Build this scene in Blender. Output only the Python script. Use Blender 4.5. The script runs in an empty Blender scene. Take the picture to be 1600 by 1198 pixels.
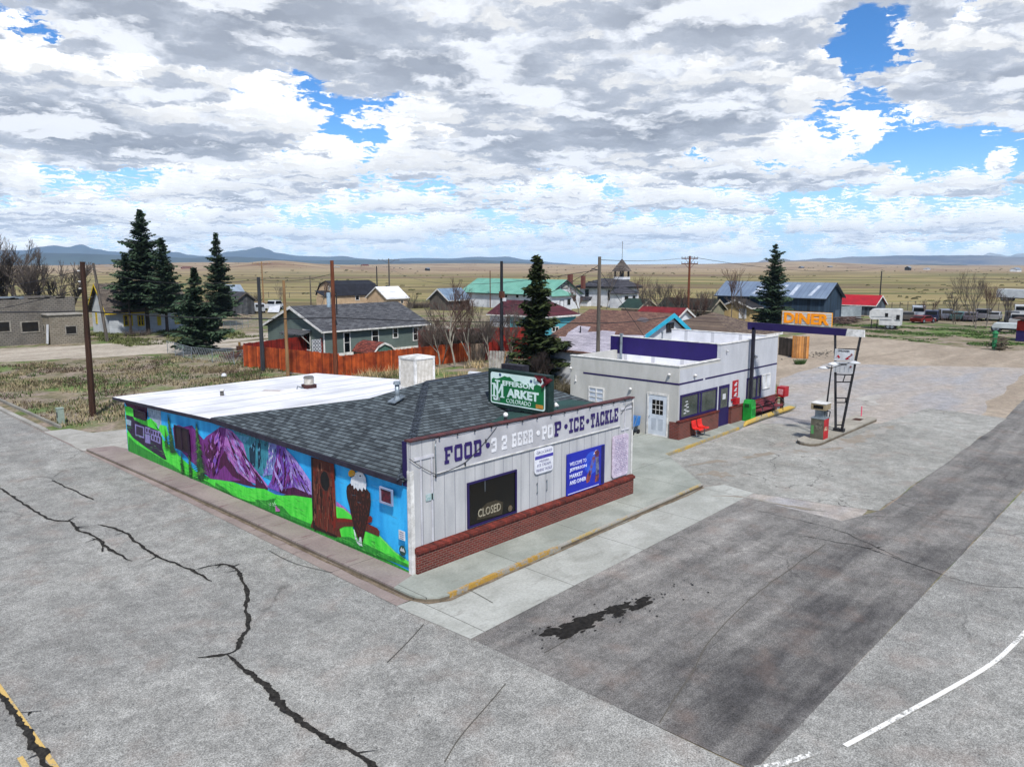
import bpy, bmesh, math, random
from math import sin, cos, pi, radians, sqrt, atan2
from mathutils import Vector, Matrix, noise as mnoise

S = bpy.context.scene
COL = S.collection
# ------------------------------------------------------------------ camera
# the world axes are the town's street grid; the camera is a drone above the junction
CAM = Vector((-12.966, -16.135, 8.7))
AZ = radians(46.6); PITCH = radians(8.93)
cam = bpy.data.cameras.new('camera'); cam.sensor_width = 36.0; cam.lens = 1190 / 1600 * 36
cam.clip_start = 0.1; cam.clip_end = 40000
camo = bpy.data.objects.new('camera', cam); COL.objects.link(camo)
camo.location = CAM; camo.rotation_euler = (radians(90) - PITCH, 0, -AZ)
S.camera = camo
S.view_settings.view_transform = 'Standard'; S.view_settings.look = 'None'
S.view_settings.exposure = 0.72; S.view_settings.gamma = 1.0

FW = Vector((sin(AZ), cos(AZ), 0)); RT = Vector((cos(AZ), -sin(AZ), 0)); UP = Vector((0, 0, 1))
def ray(px, py):
    a = (px - 800) / 1190.; b = -(py - 599) / 1190.
    return RT * a + FW * (cos(PITCH) + b * sin(PITCH)) + UP * (-sin(PITCH) + b * cos(PITCH))
def gz(px, py, z=0.0):
    r = ray(px, py); t = (z - CAM.z) / r.z; p = CAM + r * t; return (p.x, p.y)
def ox(px, py, x):
    r = ray(px, py); t = (x - CAM.x) / r.x; p = CAM + r * t; return (p.y, p.z)
def oy(px, py, y):
    r = ray(px, py); t = (y - CAM.y) / r.y; p = CAM + r * t; return (p.x, p.z)
def hit(px, py, P, N):
    r = ray(px, py); P = Vector(P); N = Vector(N); t = (P - CAM).dot(N) / r.dot(N); return CAM + r * t
def zup(bx, by, ty):
    "height of something that stands on the ground at (bx,by) and reaches row ty"
    g = Vector((*gz(bx, by), 0)); d = (g - CAM).dot(FW); r = ray(bx, ty); return (CAM + r * (d / r.dot(FW))).z

# ------------------------------------------------------------------ sun
SUN_AZ = AZ + radians(168); SUN_EL = radians(52)
sl = bpy.data.lights.new('sun', 'SUN'); sl.energy = 3.5; sl.angle = radians(4.5); sl.color = (1, .955, .89)
so = bpy.data.objects.new('sun', sl); COL.objects.link(so)
sd = Vector((sin(SUN_AZ) * cos(SUN_EL), cos(SUN_AZ) * cos(SUN_EL), sin(SUN_EL)))
so.rotation_euler = sd.to_track_quat('Z', 'Y').to_euler(); so.location = (0, 0, 60)

# ------------------------------------------------------------------ node helper
class NT:
    def __init__(s, nt): s.nt = nt; s.n = nt.nodes; s.l = nt.links
    def add(s, t, **k):
        n = s.n.new(t)
        for a, b in k.items(): setattr(n, a, b)
        return n
    def put(s, sock, v):
        if isinstance(v, bpy.types.NodeSocket): s.l.new(v, sock)
        elif v is not None:
            if hasattr(sock, 'default_value'):
                try: sock.default_value = v
                except Exception:
                    sock.default_value = (v[0], v[1], v[2], 1) if hasattr(v, '__len__') else v
    def m(s, op, a, b=None, c=None, clamp=False):
        n = s.add('ShaderNodeMath', operation=op, use_clamp=clamp)
        s.put(n.inputs[0], a)
        if b is not None: s.put(n.inputs[1], b)
        if c is not None: s.put(n.inputs[2], c)
        return n.outputs[0]
    def vm(s, op, a, b=None):
        n = s.add('ShaderNodeVectorMath', operation=op); s.put(n.inputs[0], a)
        if b is not None:
            if op == 'SCALE': s.put(n.inputs['Scale'], b)
            else: s.put(n.inputs[1], b)
        return n.outputs['Value'] if op in ('LENGTH', 'DOT_PRODUCT', 'DISTANCE') else n.outputs[0]
    def mix(s, f, a, b, mode='MIX'):
        n = s.add('ShaderNodeMix', data_type='RGBA', blend_type=mode); n.clamp_factor = True
        s.put(n.inputs[0], f); s.put(n.inputs[6], a); s.put(n.inputs[7], b); return n.outputs[2]
    def noise(s, v, sc, det=3, ro=.55, dist=0, dim='3D'):
        n = s.add('ShaderNodeTexNoise', noise_dimensions=dim); s.put(n.inputs['Vector'], v)
        s.put(n.inputs['Scale'], sc); s.put(n.inputs['Detail'], det); s.put(n.inputs['Roughness'], ro); s.put(n.inputs['Distortion'], dist)
        return n.outputs[0]
    def rng(s, v, a, b, c=0., d=1., smooth=True):
        n = s.add('ShaderNodeMapRange', interpolation_type='SMOOTHSTEP' if smooth else 'LINEAR'); n.clamp = True
        for i, q in enumerate((v, a, b, c, d)): s.put(n.inputs[i], q)
        return n.outputs[0]
    def xyz(s, v):
        n = s.add('ShaderNodeSeparateXYZ'); s.put(n.inputs[0], v); return n.outputs
    def comb(s, x=0, y=0, z=0):
        n = s.add('ShaderNodeCombineXYZ'); s.put(n.inputs[0], x); s.put(n.inputs[1], y); s.put(n.inputs[2], z); return n.outputs[0]
    def ramp(s, f, pts):
        n = s.add('ShaderNodeValToRGB'); e = n.color_ramp.elements
        while len(e) < len(pts): e.new(.5)
        for q, (p, c) in zip(e, pts): q.position = p; q.color = (*c[:3], 1)
        s.put(n.inputs[0], f); return n.outputs[0]
    def voro(s, v, sc, feat='F1', rnd=1):
        n = s.add('ShaderNodeTexVoronoi', feature=feat); s.put(n.inputs['Vector'], v); s.put(n.inputs['Scale'], sc); s.put(n.inputs['Randomness'], rnd)
        return n.outputs
    def pos(s): return s.add('ShaderNodeNewGeometry').outputs['Position']

# ------------------------------------------------------------------ sky: daylight sky with broken cumulus
def build_world():
    w = bpy.data.worlds.new('World'); S.world = w; w.use_nodes = True
    w.node_tree.nodes.clear(); N = NT(w.node_tree)
    sky = N.add('ShaderNodeTexSky', sky_type='NISHITA'); sky.sun_disc = False
    sky.sun_elevation = SUN_EL; sky.sun_rotation = SUN_AZ; sky.altitude = 2900; sky.air_density = 1.0; sky.dust_density = .4; sky.ozone_density = 2.5
    d = N.vm('NORMALIZE', N.add('ShaderNodeTexCoord').outputs['Generated'])
    X, Y, Z = N.xyz(d)
    zc = N.m('ADD', N.m('MAXIMUM', Z, 0.0), .042)
    def blob(px, py, rad, sz):
        c = ray(px, py).normalized()
        q = N.vm('LENGTH', N.vm('MULTIPLY', N.vm('SUBTRACT', dj, tuple(c)), (1, 1, sz)))
        return N.rng(q, 0, rad, 1, 0)
    wv = N.add('ShaderNodeTexNoise'); N.put(wv.inputs['Vector'], d); wv.inputs['Scale'].default_value = 11; wv.inputs['Detail'].default_value = 5
    dj = N.vm('ADD', d, N.vm('SCALE', N.vm('SUBTRACT', wv.outputs[1], (.5, .5, .5)), .16))
    adj = 0.0
    for px, py, rad, sz, k in SKYB:
        adj = N.m('ADD', N.m('MULTIPLY', blob(px, py, rad, sz), k), adj)
    # cumulus: nine slices through a deck of cloud, flat grey bases, bright domed tops
    hs_ = N.add('ShaderNodeHueSaturation'); N.put(hs_.inputs['Saturation'], 1.25); N.put(hs_.inputs['Color'], sky.outputs[0])
    up = N.rng(Z, .0, .24)
    blue = N.mix(1.0, hs_.outputs[0], N.mix(up, (1.15, 1.2, 1.2, 1), (.62, .86, 1.0, 1)), 'MULTIPLY')
    blue = N.mix(N.rng(Z, .0, .16, .85, 0), blue, (2.0, 3.5, 5.2, 1))
    jit = N.m('ADD', 1.0, N.m('MULTIPLY', N.m('SUBTRACT', N.noise(N.vm('MULTIPLY', d, (1, 1, 2.5)), 45, 4, .65), .5), N.rng(Z, 0, .2, .16, .07)))
    col = blue; n = 11
    for i in range(n - 1, -1, -1):
        h = 1 + .42 * (i / (n - 1)) ** 1.15; f = i / (n - 1)
        t = N.m('MULTIPLY', N.m('DIVIDE', h, zc), jit)
        p = N.comb(N.m('MULTIPLY', X, t), N.m('MULTIPLY', Y, t), h * 1.3 + 1.7)
        a = N.noise(p, .85, 3, .5, .0); b = N.noise(p, 3.6, 6, .60, .2)
        den = N.m('ADD', N.m('ADD', N.m('MULTIPLY', a, .62), N.m('MULTIPLY', b, .42)), adj)
        th = .553 + .070 * f ** 1.4
        al = N.rng(den, th, th + (.045 if i == 0 else .022))
        var = N.rng(b, .35, .65)
        if i == 0:
            thick = N.rng(den, .57, .70)
            c = N.mix(thick, (3.6, 3.9, 4.5, 1), (1.55, 1.75, 2.15, 1)); c = N.mix(N.m('MULTIPLY', var, .6), c, (3.2, 3.5, 4.1, 1)); c = N.mix(N.m('MULTIPLY', N.rng(N.noise(p, 1.7, 5, .6, .3), .50, .61), .8), c, (6.9, 7.1, 7.5, 1))
        else:
            g = .56 + .50 * f ** .6
            c = N.mix(var, tuple(x * g for x in (7.0, 7.2, 7.6)) + (1,), tuple(x * g for x in (8.4, 8.45, 8.5)) + (1,))
        fade = N.rng(Z, .003, .022, .2, 1)
        col = N.mix(N.m('MULTIPLY', al, fade), col, c)
    col = N.mix(N.rng(Z, .0, .022, .6, 0), col, (4.2, 5.2, 6.2, 1))
    col = N.mix(1, col, N.comb(*[N.rng(Z, .0, .14, 1.28, 1.0)] * 3), 'MULTIPLY')
    bg = N.add('ShaderNodeBackground'); N.put(bg.inputs[0], col); bg.inputs[1].default_value = .1
    o = N.add('ShaderNodeOutputWorld'); N.l.new(bg.outputs[0], o.inputs[0])
SKYB = [(1345, 45, .06, 1.3, -.13), (1330, 258, .22, 7, -.09), (1120, 245, .12, 6, -.07), (560, 232, .11, 4.5, -.05), (1480, 240, .14, 8, -.05), (520, 335, .12, 7, -.05), (900, 340, .3, 9, -.04),
        (1050, 90, .34, 1.8, .09), (60, 60, .42, 1.6, .11), (620, 40, .3, 1.8, .07), (200, 215, .25, 3, .05), (1500, 130, .16, 2.0, .07), (720, 180, .22, 2.2, .04), (1000, 40, .6, 1.2, .035)]
build_world()

# ------------------------------------------------------------------ materials
def lin(h):
    if not isinstance(h, str): return tuple(h)[:3]
    c = [int(h[i:i + 2], 16) / 255 for i in (0, 2, 4)]
    return tuple(x / 12.92 if x <= .04045 else ((x + .055) / 1.055) ** 2.4 for x in c)
def c4(h): return (*lin(h), 1)
MATS = {}
def mat(key, col, alt=None, sc=2.0, rough=.85, grain=.12, gsc=30, metal=0, spec=.3, pat=None, bump=.25, amt=1.0, stretch=(1, 1, 1)):
    if key in MATS: return MATS[key]
    m = bpy.data.materials.new(key); m.use_nodes = True; m.node_tree.nodes.clear(); N = NT(m.node_tree); MATS[key] = m
    P = N.pos(); V = N.vm('MULTIPLY', P, stretch) if stretch != (1, 1, 1) else P
    alt = alt or tuple(x * .72 for x in lin(col))
    f = N.rng(N.noise(V, sc, 5, .62), .32, .68)
    if amt != 1: f = N.m('MULTIPLY', f, amt)
    c = N.mix(f, c4(col), c4(alt))
    g = N.noise(V, gsc, 3, .6); hgt = g
    c = N.mix(1.0, c, N.comb(*[N.rng(g, .25, .75, 1 - grain, 1 + grain, False)] * 3), 'MULTIPLY')
    X, Y, Z = N.xyz(P); U = N.m('ADD', X, Y)
    if pat:
        k = pat[0]
        if k == 'brick':   # width, height, mortar colour, second brick colour
            _, bw, bh, mc, b2 = pat
            n = N.add('ShaderNodeTexBrick'); N.put(n.inputs['Vector'], N.comb(U, Z, 0)); n.inputs['Scale'].default_value = 1
            n.inputs['Brick Width'].default_value = bw; n.inputs['Row Height'].default_value = bh; n.inputs['Mortar Size'].default_value = .012 * bh / .07
            n.inputs['Mortar Smooth'].default_value = .3; n.inputs['Bias'].default_value = 0
            N.put(n.inputs['Color1'], c); N.put(n.inputs['Color2'], N.mix(.6, c, c4(b2))); N.put(n.inputs['Mortar'], c4(mc)); c = n.outputs[0]
            hgt = N.m('SUBTRACT', N.m('MULTIPLY', g, .3), n.outputs[1])
        elif k == 'shingle':   # axis of ridge, course (in z), tab width, dark, light
            _, ax, rh, tw, dk, lt = pat
            A = X if ax == 'x' else Y
            A2 = N.m('ADD', A, N.m('MULTIPLY', N.noise(P, 1.3, 2), .1))
            n = N.add('ShaderNodeTexBrick'); N.put(n.inputs['Vector'], N.comb(A2, Z, 0)); n.inputs['Scale'].default_value = 1
            n.inputs['Brick Width'].default_value = tw; n.inputs['Row Height'].default_value = rh; n.inputs['Mortar Size'].default_value = rh * .13
            n.inputs['Mortar Smooth'].default_value = .2
            N.put(n.inputs['Color1'], N.mix(.75, c, c4(lt))); N.put(n.inputs['Color2'], N.mix(.75, c, c4(dk))); N.put(n.inputs['Mortar'], tuple(x * .25 for x in lin(dk))); c = n.outputs[0]
            c = N.mix(1.0, c, N.comb(*[N.rng(N.noise(P, .8, 4), .3, .7, .8, 1.2, False)] * 3), 'MULTIPLY')
            hgt = N.m('MULTIPLY', n.outputs[1], -1)
        elif k in ('boards', 'siding', 'corr', 'planks'):   # spacing, groove share, groove tint
            _, w, gr, tint = pat
            A = Z if k == 'siding' else U
            fr = N.m('FRACT', N.m('DIVIDE', A, w))
            if k == 'corr':
                wv = N.m('ABSOLUTE', N.m('SUBTRACT', fr, .5)); c = N.mix(N.rng(wv, 0, .5, 0, gr), c, c4(tint)); hgt = wv
            else:
                if k == 'planks':
                    idv = N.noise(N.comb(N.m('FLOOR', N.m('DIVIDE', A, w)), 7, 3), 5.3, 0)
                    c = N.mix(1.0, c, N.comb(*[N.rng(idv, .3, .7, .55, 1.5, False)] * 3), 'MULTIPLY')
                ln = N.m('LESS_THAN', fr, gr); c = N.mix(N.m('MULTIPLY', ln, .85), c, c4(tint)); hgt = N.m('SUBTRACT', N.m('MULTIPLY', g, .2), ln)
        elif k == 'roofribs':
            _, ax, w, tint = pat
            fr = N.m('FRACT', N.m('DIVIDE', X if ax == 'x' else Y, w)); c = N.mix(N.m('MULTIPLY', N.m('LESS_THAN', fr, .12), .5), c, c4(tint))
    b = N.add('ShaderNodeBsdfPrincipled'); N.put(b.inputs['Base Color'], c); b.inputs['Roughness'].default_value = rough
    b.inputs['Metallic'].default_value = metal; b.inputs['Specular IOR Level'].default_value = spec
    if bump:
        bn = N.add('ShaderNodeBump'); bn.inputs['Strength'].default_value = bump; bn.inputs['Distance'].default_value = .02
        N.put(bn.inputs['Height'], hgt); N.l.new(bn.outputs[0], b.inputs['Normal'])
    o = N.add('ShaderNodeOutputMaterial'); N.l.new(b.outputs[0], o.inputs[0]); return m

def asphalt(key, c1, c2, crack=.5, cs=.35, speck=.3, streak=None, stain='3a3733', wear=False):
    m = bpy.data.materials.new(key); m.use_nodes = True; m.node_tree.nodes.clear(); N = NT(m.node_tree)
    P = N.pos(); P2 = N.vm('MULTIPLY', P, streak) if streak else P
    big = N.rng(N.noise(P2, .22, 6, .6, .4), .33, .67); mid = N.rng(N.noise(P, 1.7, 5, .65), .3, .7)
    if wear:   # patch worn pale where cars park, still black near the junction
        X, Y, Z = N.xyz(P); ln = N.noise(N.vm('MULTIPLY', P, (.12, 1.3, 1)), 1.1, 4, .6, .4)
        big = N.m('ADD', N.m('MULTIPLY', big, .42), N.m('ADD', N.m('MULTIPLY', N.rng(X, -2, 12, 1, .35), .38), N.m('ADD', N.m('MULTIPLY', N.rng(Y, -11, -3, 1, 0), .34), N.m('MULTIPLY', N.m('SUBTRACT', ln, .55), 1.5))), None, True)
    c = N.mix(big, c4(c1), c4(c2))
    if key == 'street_asphalt':
        la = N.noise(N.vm('MULTIPLY', P, (1.1, .07, 1)), 1.0, 3, .6, .3); lb = N.noise(P, .55, 6, .7, .6)
        c = N.mix(1, c, N.comb(*[N.m('MULTIPLY', N.rng(la, .35, .65, .93, 1.06, False), N.rng(lb, .36, .64, .93, 1.06, False))] * 3), 'MULTIPLY')
    c = N.mix(1, c, N.comb(*[N.rng(mid, 0, 1, .84, 1.14, False)] * 3), 'MULTIPLY')
    g = N.noise(P, 30, 2, .8); g2 = N.noise(P, 11, 3, .7); g3 = N.noise(P, 4.5, 3, .7)
    c = N.mix(1, c, N.comb(*[N.rng(g, .38, .62, 1 - speck, 1 + speck, False)] * 3), 'MULTIPLY')
    c = N.mix(1, c, N.comb(*[N.rng(g2, .36, .64, 1 - speck * .45, 1 + speck * .45, False)] * 3), 'MULTIPLY')
    c = N.mix(1, c, N.comb(*[N.rng(g3, .34, .66, .90, 1.10, False)] * 3), 'MULTIPLY')
    # a little colour in the aggregate
    c = N.mix(N.m('MULTIPLY', N.rng(N.noise(P, .9, 3), .5, .8), .25), c, c4('8a7468'))
    if crack:
        wv = N.vm('ADD', P, N.vm('SCALE', N.add('ShaderNodeTexNoise').outputs[1], 0))
        n = N.add('ShaderNodeTexNoise'); N.put(n.inputs['Vector'], P); n.inputs['Scale'].default_value = .9; n.inputs['Detail'].default_value = 5
        wv = N.vm('ADD', P, N.vm('SCALE', n.outputs[1], 1.6))
        e = N.voro(wv, cs, 'DISTANCE_TO_EDGE')[0]
        ln = N.rng(e, .0, .012, 1, 0); mk = N.rng(N.noise(P, .16, 2), .48, .6)
        c = N.mix(N.m('MULTIPLY', N.m('MULTIPLY', ln, mk), crack), c, c4('2c2b2a'))
    st = N.m('MULTIPLY', N.rng(N.noise(P, 3.3, 4, .6), .70, .78), .5); c = N.mix(st, c, c4(stain))
    b = N.add('ShaderNodeBsdfPrincipled'); N.put(b.inputs['Base Color'], c); b.inputs['Roughness'].default_value = .93; b.inputs['Specular IOR Level'].default_value = .2
    bn = N.add('ShaderNodeBump'); bn.inputs['Strength'].default_value = .35; bn.inputs['Distance'].default_value = .02; N.put(bn.inputs['Height'], g); N.l.new(bn.outputs[0], b.inputs['Normal'])
    o = N.add('ShaderNodeOutputMaterial'); N.l.new(b.outputs[0], o.inputs[0]); return m

def concrete(key, c1, c2, jx, jy, x0=0, y0=0, stain='4a423c', sa=.6):
    m = bpy.data.materials.new(key); m.use_nodes = True; m.node_tree.nodes.clear(); N = NT(m.node_tree)
    P = N.pos(); X, Y, Z = N.xyz(P)
    c = N.mix(N.rng(N.noise(P, .5, 6, .65, .5), .3, .7), c4(c1), c4(c2))
    c = N.mix(1, c, N.comb(*[N.rng(N.noise(P, 14, 4, .75), .3, .7, .84, 1.16, False)] * 3), 'MULTIPLY')
    c = N.mix(N.m('MULTIPLY', N.rng(N.noise(N.vm('MULTIPLY', P, (.5, 2, 1)), 1.6, 5, .7), .55, .75), sa), c, c4(stain))
    for A, j, o_ in ((X, jx, x0), (Y, jy, y0)):
        if j:
            fr = N.m('ABSOLUTE', N.m('SUBTRACT', N.m('FRACT', N.m('ADD', N.m('DIVIDE', N.m('SUBTRACT', A, o_), j), N.m('MULTIPLY', N.noise(P, .7, 2), .012))), .5))
            c = N.mix(N.m('MULTIPLY', N.m('LESS_THAN', fr, .012 / j), .75), c, c4('3a3835'))
    b = N.add('ShaderNodeBsdfPrincipled'); N.put(b.inputs['Base Color'], c); b.inputs['Roughness'].default_value = .9; b.inputs['Specular IOR Level'].default_value = .25
    bn = N.add('ShaderNodeBump'); bn.inputs['Strength'].default_value = .2; bn.inputs['Distance'].default_value = .01; N.put(bn.inputs['Height'], N.noise(P, 20, 4, .7)); N.l.new(bn.outputs[0], b.inputs['Normal'])
    o = N.add('ShaderNodeOutputMaterial'); N.l.new(b.outputs[0], o.inputs[0]); return m

def worn(key, col, under, cover=.5, sc=6):
    "old paint worn through to what is under it"
    m = bpy.data.materials.new(key); m.use_nodes = True; m.node_tree.nodes.clear(); N = NT(m.node_tree)
    P = N.pos(); f = N.rng(N.noise(P, sc, 6, .75), cover - .06, cover + .06)
    f2 = N.rng(N.noise(P, .6, 2), .35, .65, -.12, .12)
    f = N.rng(N.m('ADD', N.noise(P, sc, 6, .75), f2), cover - .06, cover + .06)
    c = N.mix(f, c4(col), c4(under)); c = N.mix(1, c, N.comb(*[N.rng(N.noise(P, 25, 3, .7), .3, .7, .8, 1.2, False)] * 3), 'MULTIPLY')
    b = N.add('ShaderNodeBsdfPrincipled'); N.put(b.inputs['Base Color'], c); b.inputs['Roughness'].default_value = .8
    o = N.add('ShaderNodeOutputMaterial'); N.l.new(b.outputs[0], o.inputs[0]); return m

def glass(key='window_glass', col='1c2428', rough=.08):
    if key in MATS: return MATS[key]
    m = bpy.data.materials.new(key); m.use_nodes = True; N = NT(m.node_tree); b = m.node_tree.nodes['Principled BSDF']
    c = N.mix(N.rng(N.noise(N.pos(), 1.1, 2), .4, .6), c4(col), tuple(x * .5 for x in lin(col))); N.put(b.inputs['Base Color'], c)
    b.inputs['Roughness'].default_value = rough; b.inputs['Specular IOR Level'].default_value = .5; MATS[key] = m; return m

# ------------------------------------------------------------------ mesh builder
def wloc(o):
    v = Vector((0, 0, 0))
    while o is not None: v += o.location; o = o.parent
    return v
class MB:
    def __init__(s): s.v = []; s.f = []
    def face(s, pts):
        i = len(s.v); s.v += [tuple(p) for p in pts]; s.f.append(tuple(range(i, i + len(pts)))); return s
    def box(s, x0, y0, z0, x1, y1, z1):
        x0, x1 = sorted((x0, x1)); y0, y1 = sorted((y0, y1)); z0, z1 = sorted((z0, z1)); i = len(s.v)
        s.v += [(x0, y0, z0), (x1, y0, z0), (x1, y1, z0), (x0, y1, z0), (x0, y0, z1), (x1, y0, z1), (x1, y1, z1), (x0, y1, z1)]
        s.f += [tuple(i + k for k in q) for q in ((0, 3, 2, 1), (4, 5, 6, 7), (0, 1, 5, 4), (1, 2, 6, 5), (2, 3, 7, 6), (3, 0, 4, 7))]; return s
    def extr(s, pts, vec):
        n = len(pts); i = len(s.v); vec = Vector(vec); pts = [Vector(p) for p in pts]
        s.v += [tuple(p) for p in pts] + [tuple(p + vec) for p in pts]
        s.f.append(tuple(range(i, i + n))); s.f.append(tuple(range(i + 2 * n - 1, i + n - 1, -1)))
        for k in range(n): s.f.append((i + k, i + (k + 1) % n, i + n + (k + 1) % n, i + n + k))
        return s
    def tube(s, pts, r, n=6, cap=True):
        pts = [Vector(p) for p in pts]
        if not hasattr(r, '__len__'): r = [r] * len(pts)
        base = len(s.v)
        for k, p in enumerate(pts):
            d = (pts[min(k + 1, len(pts) - 1)] - pts[max(k - 1, 0)])
            d = d.normalized() if d.length > 1e-9 else Vector((0, 0, 1))
            a = d.cross(Vector((0, 0, 1)))
            if a.length < .05: a = d.cross(Vector((1, 0, 0)))
            a.normalize(); b = d.cross(a)
            for q in range(n):
                t = 2 * pi * q / n; s.v.append(tuple(p + (a * cos(t) + b * sin(t)) * r[k]))
        for k in range(len(pts) - 1):
            for q in range(n):
                i = base + k * n; s.f.append((i + q, i + (q + 1) % n, i + n + (q + 1) % n, i + n + q))
        if cap:
            s.f.append(tuple(base + q for q in range(n))); s.f.append(tuple(base + (len(pts) - 1) * n + q for q in range(n - 1, -1, -1)))
        return s
    def ball(s, c, r, n=8, sz=1):
        c = Vector(c); pts = []; rr = []
        for k in range(n // 2 + 1):
            t = pi * k / (n // 2); pts.append(c + Vector((0, 0, -cos(t) * r * sz))); rr.append(max(sin(t) * r, r * .02))
        return s.tube(pts, rr, n)
    def build(s, name, m, parent=None, origin=None, local=False, smooth=False, recalc=True, flat=False):
        me = bpy.data.meshes.new(name); o = bpy.data.objects.new(name, me); COL.objects.link(o)
        off = Vector((0, 0, 0))
        if parent is not None:
            o.parent = parent
            if not local: off = wloc(parent)
        if origin is not None: origin = Vector(origin); o.location = origin - off if not local else origin; off = off + (origin - off) if not local else origin
        me.from_pydata([tuple(Vector(v) - off) if (off.length > 0) else v for v in s.v], [], s.f)
        if recalc:
            bm = bmesh.new(); bm.from_mesh(me); bmesh.ops.recalc_face_normals(bm, faces=bm.faces); bm.to_mesh(me); bm.free()
        me.materials.append(m)
        if smooth: me.polygons.foreach_set('use_smooth', [True] * len(me.polygons))
        return o

def tag(o, label, cat, group=None):
    o['label'] = label; o['category'] = cat
    if group: o['group'] = group
    return o
def struct(o): o['kind'] = 'structure'; return o
def stuff(o): o['kind'] = 'stuff'; return o
def thing(name, loc, label, cat, group=None, rz=0):
    o = bpy.data.objects.new(name, None); COL.objects.link(o); o.location = loc; o.rotation_euler.z = rz; o.empty_display_size = .3
    return tag(o, label, cat, group)
def copy_tree(o, parent=None):
    c = o.copy(); COL.objects.link(c); c.parent = parent
    for ch in list(o.children): copy_tree(ch, c)
    return c

# text (built-in font) as a mesh; face 'y' looks towards -y, 'x' towards -x
ROT = {'y': Matrix(((1, 0, 0), (0, 0, -1), (0, 1, 0))).to_4x4(), 'x': Matrix(((0, 0, -1), (-1, 0, 0), (0, 1, 0))).to_4x4(), 'z': Matrix.Identity(4)}
def text(body, width, height, m, parent, at, face='y', bold=0.0, ext=.004, name='lettering', spacing=1.0, align='L', local=False):
    cu = bpy.data.curves.new('t', 'FONT'); cu.body = body; cu.size = 1; cu.offset = bold; cu.extrude = .01; cu.resolution_u = 2; cu.space_character = spacing
    to = bpy.data.objects.new('t', cu); COL.objects.link(to); bpy.context.view_layer.update()
    me = bpy.data.meshes.new_from_object(to.evaluated_get(bpy.context.evaluated_depsgraph_get()))
    bpy.data.objects.remove(to); vs = [v.co.copy() for v in me.vertices]
    x0 = min(v.x for v in vs); x1 = max(v.x for v in vs); y0 = min(v.y for v in vs); y1 = max(v.y for v in vs)
    at = Vector(at); off = Vector((0, 0, 0)) if local else (wloc(parent) if parent else Vector((0, 0, 0)))
    for v in me.vertices:
        p = Vector(((v.co.x - x0) / (x1 - x0) * width, (v.co.y - y0) / (y1 - y0) * height, v.co.z / .01 * ext))
        v.co = (ROT[face].to_3x3() @ p) + at - off
    o = bpy.data.objects.new(name, me); COL.objects.link(o); o.parent = parent; me.materials.clear(); me.materials.append(m); me.name = name
    return o

# ------------------------------------------------------------------ paints used all over
WHITE = mat('white_paint', 'c9ccd0', 'a7aaae', 1.5, grain=.08)
WTRIM = mat('white_trim', 'd4d4d2', 'a9a9a6', 3)
BLACK = mat('black_metal', '17181c', '26272c', 6, .5)
DARKWOOD = mat('dark_wood', '3a241a', '24160f', 1.5, grain=.3, stretch=(6, 6, .5))
GREYWOOD = mat('grey_wood', '5f5952', '3a3632', 1.5, grain=.3, stretch=(6, 6, .5))
TANWOOD = mat('tan_wood', '8a6d4c', '6a5238', 1.5, grain=.25, stretch=(6, 6, .5))
REDWOODP = mat('brown_pole_wood', '6a3b26', '4a281a', 1.5, grain=.3, stretch=(6, 6, .5))
PURPLE = mat('purple_paint', '20144c', '1a0f42', 1, .6, .08)
STEEL = mat('galvanised_metal', '8f9aa2', '6e777e', 3, .45, metal=.5)
GLASS = glass()
BULB = mat('bulb_white', 'd8d8d8', 'c0c0c0', 3, .3, grain=.02)
RUBBER = mat('rubber', '17171a', '202024', 5, .8)
RUST = mat('rusty_metal', '5a3424', '3a241c', 5, .8)
ZR = -.13      # road level

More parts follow.
